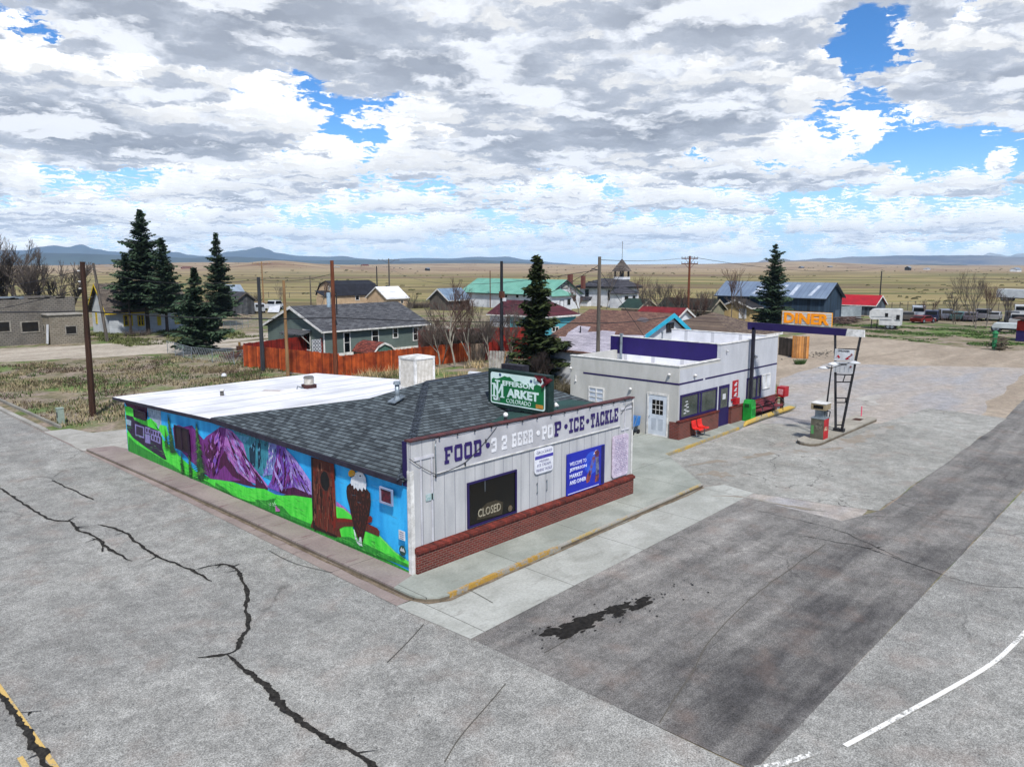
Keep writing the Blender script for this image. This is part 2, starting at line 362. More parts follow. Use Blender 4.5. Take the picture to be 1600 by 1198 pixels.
# ================================================================== GROUND
def terrain_mat():
    m = bpy.data.materials.new('grassland'); m.use_nodes = True; m.node_tree.nodes.clear(); N = NT(m.node_tree)
    P = N.pos(); D = N.vm('DOT_PRODUCT', N.vm('SUBTRACT', P, tuple(CAM)), tuple(FW)); L = N.vm('DOT_PRODUCT', P, tuple(RT))
    # close by: straw, weeds and bare earth
    a = N.rng(N.noise(P, .35, 6, .65, .5), .35, .65)
    near = N.mix(a, c4('857a66'), c4('5a5a42'))
    near = N.mix(N.rng(N.noise(P, .5, 5, .7), .45, .60), near, c4('877b70'))
    near = N.mix(N.m('MULTIPLY', N.rng(N.noise(P, .13, 4, .6), .50, .62), .75), near, c4('4a6a2a'))
    near = N.mix(1, near, N.comb(*[N.rng(N.noise(P, 4.5, 5, .75), .3, .7, .55, 1.4, False)] * 3), 'MULTIPLY')
    # the open plain in long bands
    q = N.comb(N.m('MULTIPLY', L, .0016), N.m('MULTIPLY', N.m('LOGARITHM', N.m('MAXIMUM', D, 10), 2.718), 2.6), 0)
    b = N.noise(q, 2.6, 6, .62, .3); b2 = N.noise(N.vm('ADD', q, (5, 3, 1)), 5.5, 5, .65)
    far = N.ramp(b, [(.32, lin('4a5032')), (.42, lin('6e6a48')), (.49, lin('8e815c')), (.56, lin('5e573e')), (.66, lin('735e50'))])
    far = N.mix(N.m('MULTIPLY', N.rng(b2, .55, .66), .55), far, c4('5e6432'))
    brown = N.ramp(b2, [(.33, lin('6e5647')), (.45, lin('82705c')), (.55, lin('9a8a70')), (.68, lin('6a5a4e'))])
    far = N.mix(N.rng(D, 420, 1000), far, brown)
    far = N.mix(N.m('MULTIPLY', N.rng(N.noise(N.comb(N.m('MULTIPLY', L, .02), N.m('MULTIPLY', D, .02), 0), 1.0, 6, .75), .56, .66), .5), far, c4('54503a'))
    c = N.mix(N.rng(D, 110, 175), near, far)
    s = N.add('ShaderNodeBsdfPrincipled'); N.put(s.inputs['Base Color'], c); s.inputs['Roughness'].default_value = 1; s.inputs['Specular IOR Level'].default_value = .1
    bn = N.add('ShaderNodeBump'); bn.inputs['Strength'].default_value = .6; bn.inputs['Distance'].default_value = .15; N.put(bn.inputs['Height'], N.noise(P, 3.2, 5, .7)); N.l.new(bn.outputs[0], s.inputs['Normal'])
    o = N.add('ShaderNodeOutputMaterial'); N.l.new(s.outputs[0], o.inputs[0]); return m
TERR = terrain_mat()
def az_of(px): r = ray(px, 412); return atan2(r.dot(RT), r.dot(FW))
def polar(a, R, z): return Vector((CAM.x, CAM.y, 0)) + (FW * cos(a) + RT * sin(a)) * R + UP * z
HILLS = [(430, 1150, 75, 260, 11.5), (570, 1330, 55, 200, 4.5), (520, 1250, 40, 160, 2.5), (700, 2600, 200, 600, 9), (330, 1900, 200, 500, 12), (215, 900, 60, 200, 2.0),
         (1260, 2500, 90, 500, 9.5), (1180, 2700, 120, 500, 8), (1420, 2700, 150, 500, 4), (1000, 3200, 260, 700, 5), (1560, 900, 60, 200, 1.0)]
def ground():
    mb = MB(); na = 300; rs = [0.5]
    while rs[-1] < 9300: rs.append(rs[-1] * 1.055 + .4)
    angs = [radians(-62 + 124 * k / na) for k in range(na + 1)]
    angs += [radians(62 + (236) * k / 24) for k in range(1, 24)]
    hc = [(az_of(px), R, abs(az_of(px + w) - az_of(px)), dr, h) for px, R, w, dr, h in HILLS]
    for r in rs:
        for a in angs:
            z = -.15
            if r > 250:
                t = min(1, (r - 250) / 600)
                z += t * (mnoise.noise(Vector((r * .0012, a * 7, .3))) * 2.0 + mnoise.noise(Vector((r * .004, a * 22, 2.3))) * .7)
                for ha, R, w, dr, h in hc: z += h * math.exp(-((a - ha) / w) ** 2 - ((r - R) / dr) ** 2)
            mb.v.append(tuple(polar(a, r, z)))
    n = len(angs)
    for i in range(len(rs) - 1):
        for j in range(n): mb.f.append((i * n + j, i * n + (j + 1) % n, (i + 1) * n + (j + 1) % n, (i + 1) * n + j))
    mb.f.append(tuple(range(n - 1, -1, -1)))
    o = mb.build('ground', TERR, smooth=True, recalc=False)
    bm = bmesh.new(); bm.from_mesh(o.data); bmesh.ops.recalc_face_normals(bm, faces=bm.faces)
    if sum(f.normal.z for f in list(bm.faces)[:50]) < 0: bmesh.ops.reverse_faces(bm, faces=bm.faces)
    bm.to_mesh(o.data); bm.free(); struct(o)
ground()

def sheet(name, pts, z, m, kind='structure'):
    mb = MB(); mb.face([(x, y, z) for x, y in pts]); o = mb.build(name, m, recalc=False)
    if o.data.polygons[0].normal.z < 0: o.data.flip_normals()
    if kind: o['kind'] = kind
    return o
def wob(pts, step, amp, seed=0, closed=True):
    "roughen an outline so it is not ruler-straight"
    out = []; n = len(pts)
    for i in range(n if closed else n - 1):
        a = Vector((*pts[i], 0)); b = Vector((*pts[(i + 1) % n], 0)); d = b - a; k = max(1, int(d.length / step))
        nr = Vector((-d.y, d.x, 0)).normalized() if d.length else d
        for q in range(k):
            p = a + d * q / k
            if q: p += nr * amp * (mnoise.noise(Vector((p.x * .35, p.y * .35, seed))) * 1.6 + mnoise.noise(Vector((p.x * 1.7, p.y * 1.7, seed))) * .7)
            out.append((p.x, p.y))
    if not closed: out.append(tuple(pts[-1]))
    return out
GRAV = asphalt('gravel_lot', '9a8f80', '857a6c', 0, speck=.22, streak=(.35, 1.4, 1), stain='5c5348')
DIRT = asphalt('dirt_road', 'a79f92', '8f877a', 0, speck=.15, streak=(.4, 1.5, 1))
STREET = asphalt('street_asphalt', '8a8a86', '7a7a77', .4, .13, .42)
DARKA = asphalt('dark_asphalt', '868480', '474646', .4, .18, .40, wear=True)
PALE = asphalt('pale_cracked_asphalt', '92928d', '7e7e79', .85, .5, .34)
WORN = asphalt('worn_asphalt', '8c8c8e', '979088', .3, .3, .24, streak=(.4, 1.6, 1), stain='6c5f50')
sheet('gravel_lot', wob([gz(1180, 575, ZR), gz(1180, 536, ZR), gz(1262, 521, ZR), gz(1330, 524, ZR), gz(1400, 531, ZR), gz(1520, 544, ZR), (79.7, -.9), (140, -8), (140, -40), (60, -40), (30, -6), (33, 2.6)], 2, .8), -.144, GRAV)
sheet('dirt_road', wob([(-16, 70.5), (-16, 78.4), (20.2, 66.6), (33, 66.0), (60, 65.5), (60, 58.8), (33, 59), (20.2, 60.2)][::1], 2, .5, 4), -.143, DIRT)
sheet('dirt_road', wob([gz(-120, 563, ZR), gz(-120, 549, ZR), gz(120, 540, ZR), gz(275, 530, ZR), gz(420, 519, ZR), gz(420, 527, ZR), gz(258, 545, ZR), gz(120, 552, ZR)], 2, .4, 9), -.1415, DIRT)
sheet('street', [(-1.2, 300), (-20, 300), (-20, -10.85), (-20, -70), (400, -70), (400, -10.9), (0, -10.85), (-1.2, -10.85)], -.138, STREET)
sheet('worn_lot', wob([(13, 2.6), (13, -7.4), (62, -4.2), (64.5, -3.8), (60, 3), (55.5, 10), (44, 9), (33, 4), (32, 2.7)], 2, .5, 2), -.1385, WORN)
sheet('dark_asphalt', wob([(-1.3, -3.2), (-1.15, -10.85), (200, -10.6), (200, -7.2), (62, -5.6), (37.9, -7.2), (15.6, -7.6), (13.4, -7.0), (13.6, -3.2)], .9, .035, 3), -.134, DARKA)
sheet('pale_asphalt', wob([(16.9, 2.2), (13.8, -1.3), (14.3, -3.3), (15.4, -7.55), (38.1, -7.25), (38.4, -3.0), (31.5, -2.4), (27, 2.4)], .8, .06, 5), -.1305, PALE)
# concrete patches in the lot beyond the pump island
SLAB = concrete('old_slab', 'a3a09a', '8d8a84', 0, 0)
for k, poly in enumerate([[(1335, 622), (1372, 616), (1377, 622), (1352, 627)], [(1345, 627), (1368, 624), (1376, 632), (1360, 634)], [(1262, 632), (1300, 612), (1306, 622), (1282, 634)]]):
    sheet('concrete_patch', wob([gz(x, y, ZR) for x, y in poly], .5, .15, k), -.1275, SLAB)
# --- gutter pads and pavements
PAD = concrete('gutter_concrete', 'a2a49f', '888a84', 3.6, 0, 1.0, 0, '5f5b55', .5)
PADS = concrete('gutter_red', '8d817c', '7a6f6b', 0, 4.2, 0, 0, '4c3833', .7)
sheet('gutter', [(-1.3, -3.74), (14.36, -3.28), (14.6, -1.9), (13.7, -1.45), (.1, -1.75), (-.5, -1.6), (-.8, -1.1), (-1.4, -1.05), (-1.42, -1.62)], -.1262, PAD)
sheet('gutter', [(-1.4, -1.05), (-.8, -1.05), (-.9, 22), (-.95, 31), (-.7, 60), (-1.2, 60), (-1.35, 30), (-1.3, 14)], -.1252, PADS)
SIDE = concrete('pavement_red', '8a807c', '766b69', 0, 2.9, 0, .4, '5a3a40', .85)
FRONT = concrete('pavement_grey', '959992', '7b8079', 3.4, 3.6, 1.0, 0, '6b675e', .5)
def slab(name, pts, z0, z1, m):
    o = MB().extr([(x, y, z0) for x, y in pts], (0, 0, z1 - z0)).build(name, m); o['kind'] = 'structure'; return o
slab('sidewalk', [(-.9, -.3), (0, .0), (.2, .2), (.2, 21.2), (-.1, 22.6), (-1.2, 22.9), (-.92, 10)], -.2, 0, SIDE)
cor = [(-.15, -1.72)] + [(-.9 + .75 - .75 * sin(radians(t)), -.95 - .77 * cos(radians(t))) for t in (25, 50, 75, 90)]
slab('sidewalk', cor + [(-.9, -.3), (0, 0), (.2, .2), (10.7, .2), (11.5, 1), (11.5, 12), (19.8, 12), (33, 12), (33.1, 3.05), (32.2, 2.85), (25.6, 2.75), (24.6, 2.55), (16.9, 2.25), (13.7, -1.42)], -.2, -.001, FRONT)
# driveway apron at the vacant lot
sheet('driveway', wob([(-1.3, 23), (-1.3, 29.2), (-.1, 29), (.4, 27), (3, 26.5), (3, 21.3), (-.2, 21.5)], 1, .12), -.115, concrete('apron', '9d9c97', '86857f', 0, 2.8, 0, 0))
slab('kerb', [(-1.3, 29.3), (-1.3, 62), (-1.05, 62), (-1.05, 29.3)], -.2, -.02, concrete('kerb_concrete', '9a9892', '817f79', 0, 3, 0, 0))
slab('kerb', [(-.45, 29.6), (-.45, 62), (-.3, 62), (-.3, 29.6)], -.2, .0, MATS.get('kc') or concrete('kerb_concrete2', '85837c', '6f6d66', 0, 3, 0, 0))
# yellow kerb paint
YEL = worn('kerb_yellow', '9c7a30', '8a877f', .55, 7); YEL2 = worn('kerb_yellow_fresh', 'a88c3e', '86806c', .54, 6)
def kerbpaint(a, b, m, w=.10, dz=.004):
    a = Vector((*a, 0)); b = Vector((*b, 0)); d = (b - a).normalized(); nr = Vector((-d.y, d.x, 0)); mb = MB()
    A = a - nr * dz; B = b - nr * dz
    mb.face([A + UP * -.12, B + UP * -.12, B + UP * dz, A + UP * dz]); mb.face([A + UP * dz, B + UP * dz, b + nr * w + UP * dz, a + nr * w + UP * dz])
    return struct(mb.build('kerb_paint', m))
kerbpaint((-.15, -1.72), (4.6, -1.615), YEL); kerbpaint((4.6, -1.615), (13.7, -1.42), worn('kerb_yellow_thin', '9c8750', '8f8d86', .43, 8))
kerbpaint((16.9, 2.25), (24.6, 2.55), YEL2); 
# dirty kerb faces
KF = concrete('kerb_face', '6f675a', '544b3f', 0, 2.2, 0, 0, '2a241e', .6)
def kface(pts, m=KF):
    mb = MB()
    for a, b in zip(pts[:-1], pts[1:]):
        d = Vector((b[0] - a[0], b[1] - a[1], 0)).normalized(); nr = Vector((d.y, -d.x, 0)) * .007; A = Vector((*a, 0)) + nr; B = Vector((*b, 0)) + nr; mb.face([A + UP * -.125, B + UP * -.125, B + UP * -.05, A + UP * -.05])
    return struct(mb.build('kerb_face', m, recalc=False))
kface([(-1.2, 22.9), (-.92, 10), (-.9, -.3), (-.9, -.95)] + cor[::-1][1:]); kface([(4.6, -1.615), (13.7, -1.42), (16.9, 2.25)]); kface([(16.9, 2.25), (24.6, 2.55)], YEL2)
ribbon_l = [(-1.0, 22), (-.98, 10), (-.96, -.9), (-.72, -1.55), (-.2, -1.78), (4.6, -1.69), (13.7, -1.49)]
# raised, rounded yellow kerb in front of the diner
mb = MB(); mb.tube([(25.4, 2.72, -.1), (25.8, 2.74, .03), (27.5, 2.8, .05), (31.6, 2.86, .05), (32.6, 2.95, -.06)], [.05, .13, .15, .15, .06], 8); tag(mb.build('yellow_kerb', YEL2, origin=(28, 2.8, 0)), 'raised yellow painted kerb edging the walk by the bench', 'kerb')

mb = MB(); q_ = [(x, y) for x, y in [(24.15 + .73 * cos(radians(90 + 180 * k / 8)), -1.48 + .59 * sin(radians(90 + 180 * k / 8))) for k in range(9)]] + [(32.0, -2.07), (32.26, -1.9)]
for a, b in zip(q_[:-1], q_[1:]): mb.face([(*a, -.13), (*b, -.13), (*b, -.02), (*a, -.02)])
struct(mb.build('kerb_face', KF, recalc=False))
# --- road markings
RW = worn('road_white', 'd0d0cc', '82827e', .60, 9); RY = worn('road_yellow', 'b79a5a', '7f7b72', .60, 8)
def ribbon(name, pts, w, m, z=-.1215, seed=0, rough=.0):
    pts = [Vector((*p, 0)) for p in pts]; mb = MB(); L = []; R = []
    for i, p in enumerate(pts):
        d = (pts[min(i + 1, len(pts) - 1)] - pts[max(i - 1, 0)]).normalized(); nr = Vector((-d.y, d.x, 0))
        ww = (w[i] if hasattr(w, '__len__') else w) / 2; ww *= 1 + rough * 1.1 * mnoise.noise(p * 11 + Vector((seed, 3, 1)))
        L.append(p + nr * ww * (1 + rough * mnoise.noise(p * 3 + Vector((seed, 0, 0))) * 2)); R.append(p - nr * ww * (1 + rough * mnoise.noise(p * 3 + Vector((0, seed, 5))) * 2))
    for i in range(len(pts) - 1): mb.v += [tuple(q + UP * z) for q in (L[i], L[i + 1], R[i + 1], R[i])]; k = len(mb.v); mb.f.append((k - 4, k - 3, k - 2, k - 1))
    o = mb.build(name, m, recalc=False)
    for p in o.data.polygons:
        if p.normal.z < 0: p.flip()
    return struct(o)
def smooth(pts, k=6):
    out = []; P = [Vector((*p, 0)) for p in pts]; P = [P[0]] + P + [P[-1]]
    for i in range(1, len(P) - 2):
        for q in range(k):
            t = q / k; a, b, c, d = P[i - 1:i + 3]
            v = .5 * ((2 * b) + (c - a) * t + (2 * a - 5 * b + 4 * c - d) * t * t + (-a + 3 * b - 3 * c + d) * t ** 3); out.append((v.x, v.y))
    out.append(tuple(P[-2].xy)); return out
G_ = lambda l: [gz(x, y, ZR) for x, y in l]
ribbon('white_line', smooth(G_([(1320, 1165), (1400, 1122), (1480, 1078), (1540, 1043), (1575, 1015), (1620, 965), (1680, 880)])), .105, RW, z=-.120)
ribbon('white_line', smooth(G_([(1180, 1200), (1225, 1192), (1268, 1177)])), [.13] * 13, RW, z=-.120)
ribbon('yellow_line', [(-9.57, 6), (-9.62, -8)], .10, RY); ribbon('yellow_line', [(-9.95, -1), (-9.98, -3.2)], .09, RY)
ribbon('gutter_dirt', wob(ribbon_l, .5, .03, 3, False), .10, mat('gutter_dirt', '544a3c', '766a5a', 3, .95, .4), z=-.1195, rough=.5)
TAR = mat('crack_tar', '1b1a19', '34322f', 9, .85, .35, spec=.1)
def tar(pts, w, seed, k=26, twigs=True):
    P = smooth(G_(pts), k); out = []; ws = []
    for i, (x, y) in enumerate(P):
        q = Vector((x * 2.3, y * 2.3, seed)); out.append((x + mnoise.noise(q) * .07, y + mnoise.noise(q + Vector((9, 9, 9))) * .07))
        t = i / (len(P) - 1); ww = w if not hasattr(w, '__len__') else w[min(int(t * len(w)), len(w) - 1)]
        ws.append(ww * (.75 + .5 * abs(mnoise.noise(Vector((x * 5, y * 5, seed + 3))))) * min(1, (t + .02) * 12, (1.02 - t) * 12))
    ribbon('crack_sealant', out, ws, TAR, z=-.1185 + seed * .0003, seed=seed, rough=.5)
    rn = random.Random(seed)
    for j in range(max(1, len(out) // 60) if twigs else 0):
        i = rn.randrange(2, len(out) - 3); a = Vector((*out[i], 0)); d = (Vector((*out[i + 1], 0)) - a).normalized(); sd = rn.choice((-1, 1)); v = (Vector((-d.y, d.x, 0)) * sd + d * rn.uniform(-.3, .9)).normalized(); L = rn.uniform(.15, .55)
        q = [(a + v * L * t_ + Vector((mnoise.noise(a * 3 + v * t_ * 9), mnoise.noise(a * 5 + v * t_ * 7), 0)) * .05 * t_).xy for t_ in (0, .25, .5, .75, 1)]
        ribbon('crack_sealant', [tuple(c) for c in q], [.05, .045, .03, .02, .004], TAR, z=-.1152 + seed * .0003 + j * .00004, seed=j, rough=.5)
tar([(-10, 755), (20, 776), (50, 795), (75, 810), (110, 815), (120, 827), (150, 838), (165, 853), (205, 877)], .1, 0)
tar([(143, 841), (160, 848), (158, 862)], .07, 1)
tar([(82, 750), (110, 764), (148, 781)], .07, 2)
tar([(154, 819), (190, 829), (208, 842), (240, 866), (285, 884), (331, 908)], .09, 3)
tar([(304, 890), (330, 884), (355, 883), (372, 892), (381, 912), (387, 950), (384, 985), (372, 1008), (355, 1022), (308, 1027)], [.05, .08, .1, .13, .13, .12, .1], 4)
tar([(355, 1022), (380, 1044), (415, 1072), (440, 1100), (470, 1130), (510, 1155), (550, 1172), (585, 1200), (610, 1230)], [.1, .16, .2, .16, .14, .12, .1], 5)
tar([(-20, 1068), (3, 1092), (30, 1125), (45, 1150), (62, 1178), (85, 1210)], [.12, .16], 6)
tar([(33, 1113), (62, 1112)], .02, 7)
tar([(1256, 838), (1340, 853), (1400, 872), (1484, 902)], .03, 8); tar([(1178, 796), (1300, 826), (1350, 846), (1410, 874)], .025, 9)
tar([(200, 1230), (320, 1100), (373, 1040)], .0, 10) if 0 else None
FINE = mat('fine_crack', '46443f', '55524c', 4, .9)
for k, l in enumerate([[(30, 752), (60, 745), (84, 748)], [(84, 745), (100, 735), (130, 729)], [(695, 1190), (720, 1150), (765, 1098), (790, 1068)], [(605, 1035), (640, 1000), (662, 975)], [(1030, 1130), (1055, 1090), (1085, 1045), (1110, 1000), (1180, 930), (1290, 850)],
                       [(850, 1020), (880, 1003), (895, 990)], [(1484, 902), (1540, 915), (1600, 918)], [(700, 912), (735, 923), (770, 942)], [(1390, 780), (1450, 800), (1560, 812)], [(420, 860), (460, 880), (520, 895)]]):
    ribbon('hairline_crack', wob(smooth(G_(l)), .3, .06, k, False), .022, FINE, z=-.1165 + k * .0003)
DR = worn('blown_dirt', '7c7468', '8a8882', .50, 2.2)
for k, (l, w) in enumerate([([(1070, 728), (1110, 722), (1160, 716), (1215, 706), (1262, 704), (1300, 700)], [.2, .5, .4, .5, .8, .5]), ([(1085, 742), (1120, 740), (1150, 744)], [.3, .8, .4]), ([(1290, 708), (1330, 690), (1375, 672), (1400, 664)], [.4, .9, .7, .3]), ([(1110, 775), (1160, 776), (1230, 790), (1300, 800)], [.1, .2, .15, .1])]):
    P = wob(smooth(G_(l)), .4, .12, k, False); ribbon('dirt_drift', P, [w[min(int(i / len(P) * len(w)), len(w) - 1)] * min(1, (i + .3) / 4, (len(P) - i - .7) / 4) for i in range(len(P))], DR, z=-.1268 + k * .0004, rough=.6, seed=k)
# oil stain
OIL = mat('oil_stain', '1a1918', '2a2826', 8, .85, spec=.1)
def blotch(cx, cy, rx, ry, rot, seed):
    pts = []
    for q in range(26):
        t = 2 * pi * q / 26; r = 1 + .55 * mnoise.noise(Vector((cos(t) * 1.7, sin(t) * 1.7, seed))); x = rx * cos(t) * r; y = ry * sin(t) * r
        pts.append((cx + x * cos(rot) - y * sin(rot), cy + x * sin(rot) + y * cos(rot)))
    return pts
random.seed(5)
mb = MB()
a = Vector((*gz(868, 990, ZR), 0)); b = Vector((*gz(1010, 938, ZR), 0)); d = b - a; nn = Vector((-d.y, d.x, 0)).normalized()
for k in range(70):
    t = random.random() ** 1.1; w = .50 * (1 - t * .65); p = a + d * t + nn * random.uniform(-w, w) * .8
    s_ = random.uniform(.04, .15) if k > 9 else random.uniform(.14, .25); 
    if k < 10: p = a + d * (k / 10 * .5) + nn * random.uniform(-.16, .16)
    mb.face([(x, y, -.1165 + k * .00012) for x, y in blotch(p.x, p.y, s_ * 1.5, s_ * .6, atan2(d.y, d.x), k)])
for k in range(60):
    t = random.uniform(-.25, 1.6); p = a + d * t + nn * random.gauss(0, .35); s_ = random.uniform(.012, .035)
    mb.face([(x, y, -.111 + k * .0001) for x, y in blotch(p.x, p.y, s_, s_, 0, k + 99)])
struct(mb.build('oil_stain', OIL, recalc=False))
mb = MB()
for k in range(130):
    p = gz(random.uniform(0, 700), random.uniform(1030, 1195), ZR) if k % 2 else gz(random.uniform(0, 1600), random.uniform(1050, 1195), ZR)
    s_ = random.uniform(.006, .018); mb.face([(x, y, -.1045 + k * .00001) for x, y in blotch(*p, s_, s_ * .6, 0, k)])
struct(mb.build('tar_spots', OIL, recalc=False))

# ================================================================== far ranges
def ridge(name, R, prof, depth, m, rough=.12, seed=0, sub=6, base=-6):
    mb = MB(); pts = []
    for i in range(len(prof) - 1):
        for k in range(sub): t = k / sub; t2 = t * t * (3 - 2 * t); pts.append((prof[i][0] * (1 - t) + prof[i + 1][0] * t, prof[i][1] * (1 - t2) + prof[i + 1][1] * t2))
    pts.append(prof[-1]); rows = 9
    for px, py in pts:
        a = az_of(px); r0 = ray(px, py); el = r0.z / sqrt(r0.x ** 2 + r0.y ** 2); H = CAM.z + R * el
        H += (mnoise.noise(Vector((px * .03, seed, 0))) + .5 * mnoise.noise(Vector((px * .09, seed, 4)))) * abs(H - base) * rough * .35
        for k in range(rows):
            t = k / (rows - 1); s = (1 - abs(t * 2 - 1)); prof_ = s ** .8
            n = mnoise.noise(Vector((px * .035, k * .45, seed + 7))) + .5 * mnoise.noise(Vector((px * .1, k * .8, seed)))
            z = base + (H - base) * prof_ * (1 + (rough * 1.6 * n if 0 < k < rows - 1 and k != rows // 2 else 0))
            mb.v.append(tuple(polar(a, R + (t - .5) * 2 * depth, min(z, H if k != rows // 2 else z))))
    for i in range(len(pts) - 1):
        for k in range(rows - 1): q = i * rows + k; mb.f.append((q, q + rows, q + rows + 1, q + 1))
    o = mb.build(name, m, smooth=True); return struct(o)
BLUEM = mat('mountain_slopes', '24405c', '3a4c5c', .0016, 1, grain=.15, gsc=.01, bump=0)  # some of the distance haze is put into this slope blue
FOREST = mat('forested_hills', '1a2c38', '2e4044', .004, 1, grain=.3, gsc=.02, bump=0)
SLOPE = mat('bare_slopes', '203050', '6c6a6c', .0013, 1, grain=.25, gsc=.012, bump=0)  # haze blue, and relief as light and dark mottling, put into the colour
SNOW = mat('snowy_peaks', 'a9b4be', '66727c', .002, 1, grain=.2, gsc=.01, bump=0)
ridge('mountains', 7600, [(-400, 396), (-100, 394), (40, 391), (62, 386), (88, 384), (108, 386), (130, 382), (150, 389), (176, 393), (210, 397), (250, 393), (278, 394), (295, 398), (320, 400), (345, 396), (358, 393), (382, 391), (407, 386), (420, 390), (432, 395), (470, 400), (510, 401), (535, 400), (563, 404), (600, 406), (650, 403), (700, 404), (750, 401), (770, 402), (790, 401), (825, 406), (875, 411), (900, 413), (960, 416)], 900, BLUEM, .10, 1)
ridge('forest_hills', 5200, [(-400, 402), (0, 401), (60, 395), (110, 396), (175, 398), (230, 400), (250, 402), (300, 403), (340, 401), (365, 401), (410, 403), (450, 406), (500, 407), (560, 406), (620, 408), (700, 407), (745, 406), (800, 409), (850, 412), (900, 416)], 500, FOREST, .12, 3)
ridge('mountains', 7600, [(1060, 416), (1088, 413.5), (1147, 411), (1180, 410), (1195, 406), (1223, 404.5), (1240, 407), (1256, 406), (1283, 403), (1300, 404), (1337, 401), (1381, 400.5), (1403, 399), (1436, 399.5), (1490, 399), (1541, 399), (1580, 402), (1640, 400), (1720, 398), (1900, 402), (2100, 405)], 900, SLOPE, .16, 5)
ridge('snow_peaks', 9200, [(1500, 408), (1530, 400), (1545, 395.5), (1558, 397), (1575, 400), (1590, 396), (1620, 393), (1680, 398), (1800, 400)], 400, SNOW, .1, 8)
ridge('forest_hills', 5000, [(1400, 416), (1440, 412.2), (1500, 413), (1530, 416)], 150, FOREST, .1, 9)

# ================================================================== THE MARKET
STUC = mat('grey_boards', 'aeafb1', '9c9ea1', .9, grain=.1, stretch=(2.5, 2.5, .5), pat=('boards', .41, .045, '5c5e68'))
SIGNW = mat('fascia_paint', 'aeafb3', '97989d', .8, grain=.07)
BRICK = mat('brick_red', '5c211c', '451a17', 2, grain=.25, pat=('brick', .21, .072, '6a564e', '7a342a'), bump=.5)
BRCAP = mat('brick_cap', '6a281f', '4a1d18', 4, grain=.3, pat=('planks', .075, .16, '3a2420'), bump=.6)
SHA = ('shingle', 'y', .054, .24, '262c31', '5c666b'); SHB = ('shingle', 'x', .054, .24, '262c31', '5c666b')
ROOFA = mat('shingles_side', '424a4f', '31383d', .5, grain=.2, pat=SHA, bump=.5); ROOFB = mat('shingles_front', '424a4f', '31383d', .5, grain=.2, pat=SHB, bump=.5)
HIPC = mat('hip_cap', '3e4650', '2c333c', 3, grain=.3, pat=('siding', .09, .2, '161b22'))
MEMB = mat('roof_membrane', 'dcdde2', 'b9bbc0', .35, .6, grain=.05, pat=('roofribs', 'y', 1.9, '8e9096'))
MEMB2 = mat('roof_membrane_stain', 'b8b2b0', '9c8f8a', .8, .7)
GREENR = mat('rolled_roofing', '24423f', '1c3432', 1.2, grain=.15)
FASC = mat('dark_fascia', '1c1a26', '2c2836', 2)
mk = thing('market_building', (0, 0, 0), 'grey front grocery shop with painted mural side wall, dark shingled hip roof and brick base', 'shop')
mb = MB().box(.12, .16, -.1, 10.7, 11.8, 2.5).box(.12, 11.8, -.1, 10.7, 21.0, 2.3); mb.build('wall', mat('market_side', '9aa0a4', '868c90'), mk)
# front false wall
ft = MB().extr([(-.02, 0, .7), (10.74, 0, .7), (10.74, 0, 3.70), (-.02, 0, 3.84)], (0, .16, 0)).build('front_wall', STUC, mk)
MB().extr([(-.05, -.06, 3.84), (10.78, -.06, 3.70), (10.78, -.06, 3.745), (-.05, -.06, 3.885)], (0, .26, 0)).build('coping', mat('rusty_coping', '5a2e2c', '3a2226', 4, .7), ft)
MB().box(-.04, -.03, 0, .09, .12, 3.0).build('corner_board', WTRIM, mk)
MB().box(-.045, .125, 2.55, .0, .30, 3.83).build('corner_trim', PURPLE, mk)
MB().box(10.68, -.025, .72, 10.76, .12, 3.68).build('corner_board', WTRIM, mk)
# brick plinth with a sloping soldier course
pl = MB().box(.08, -.12, -.05, 10.74, .02, .62).build('brick_base', BRICK, mk)
MB().extr([(.06, -.17, .60), (.06, .0, .60), (.06, .0, .76), (.06, -.17, .68)], (10.72, 0, 0)).build('brick_cap', BRCAP, pl)
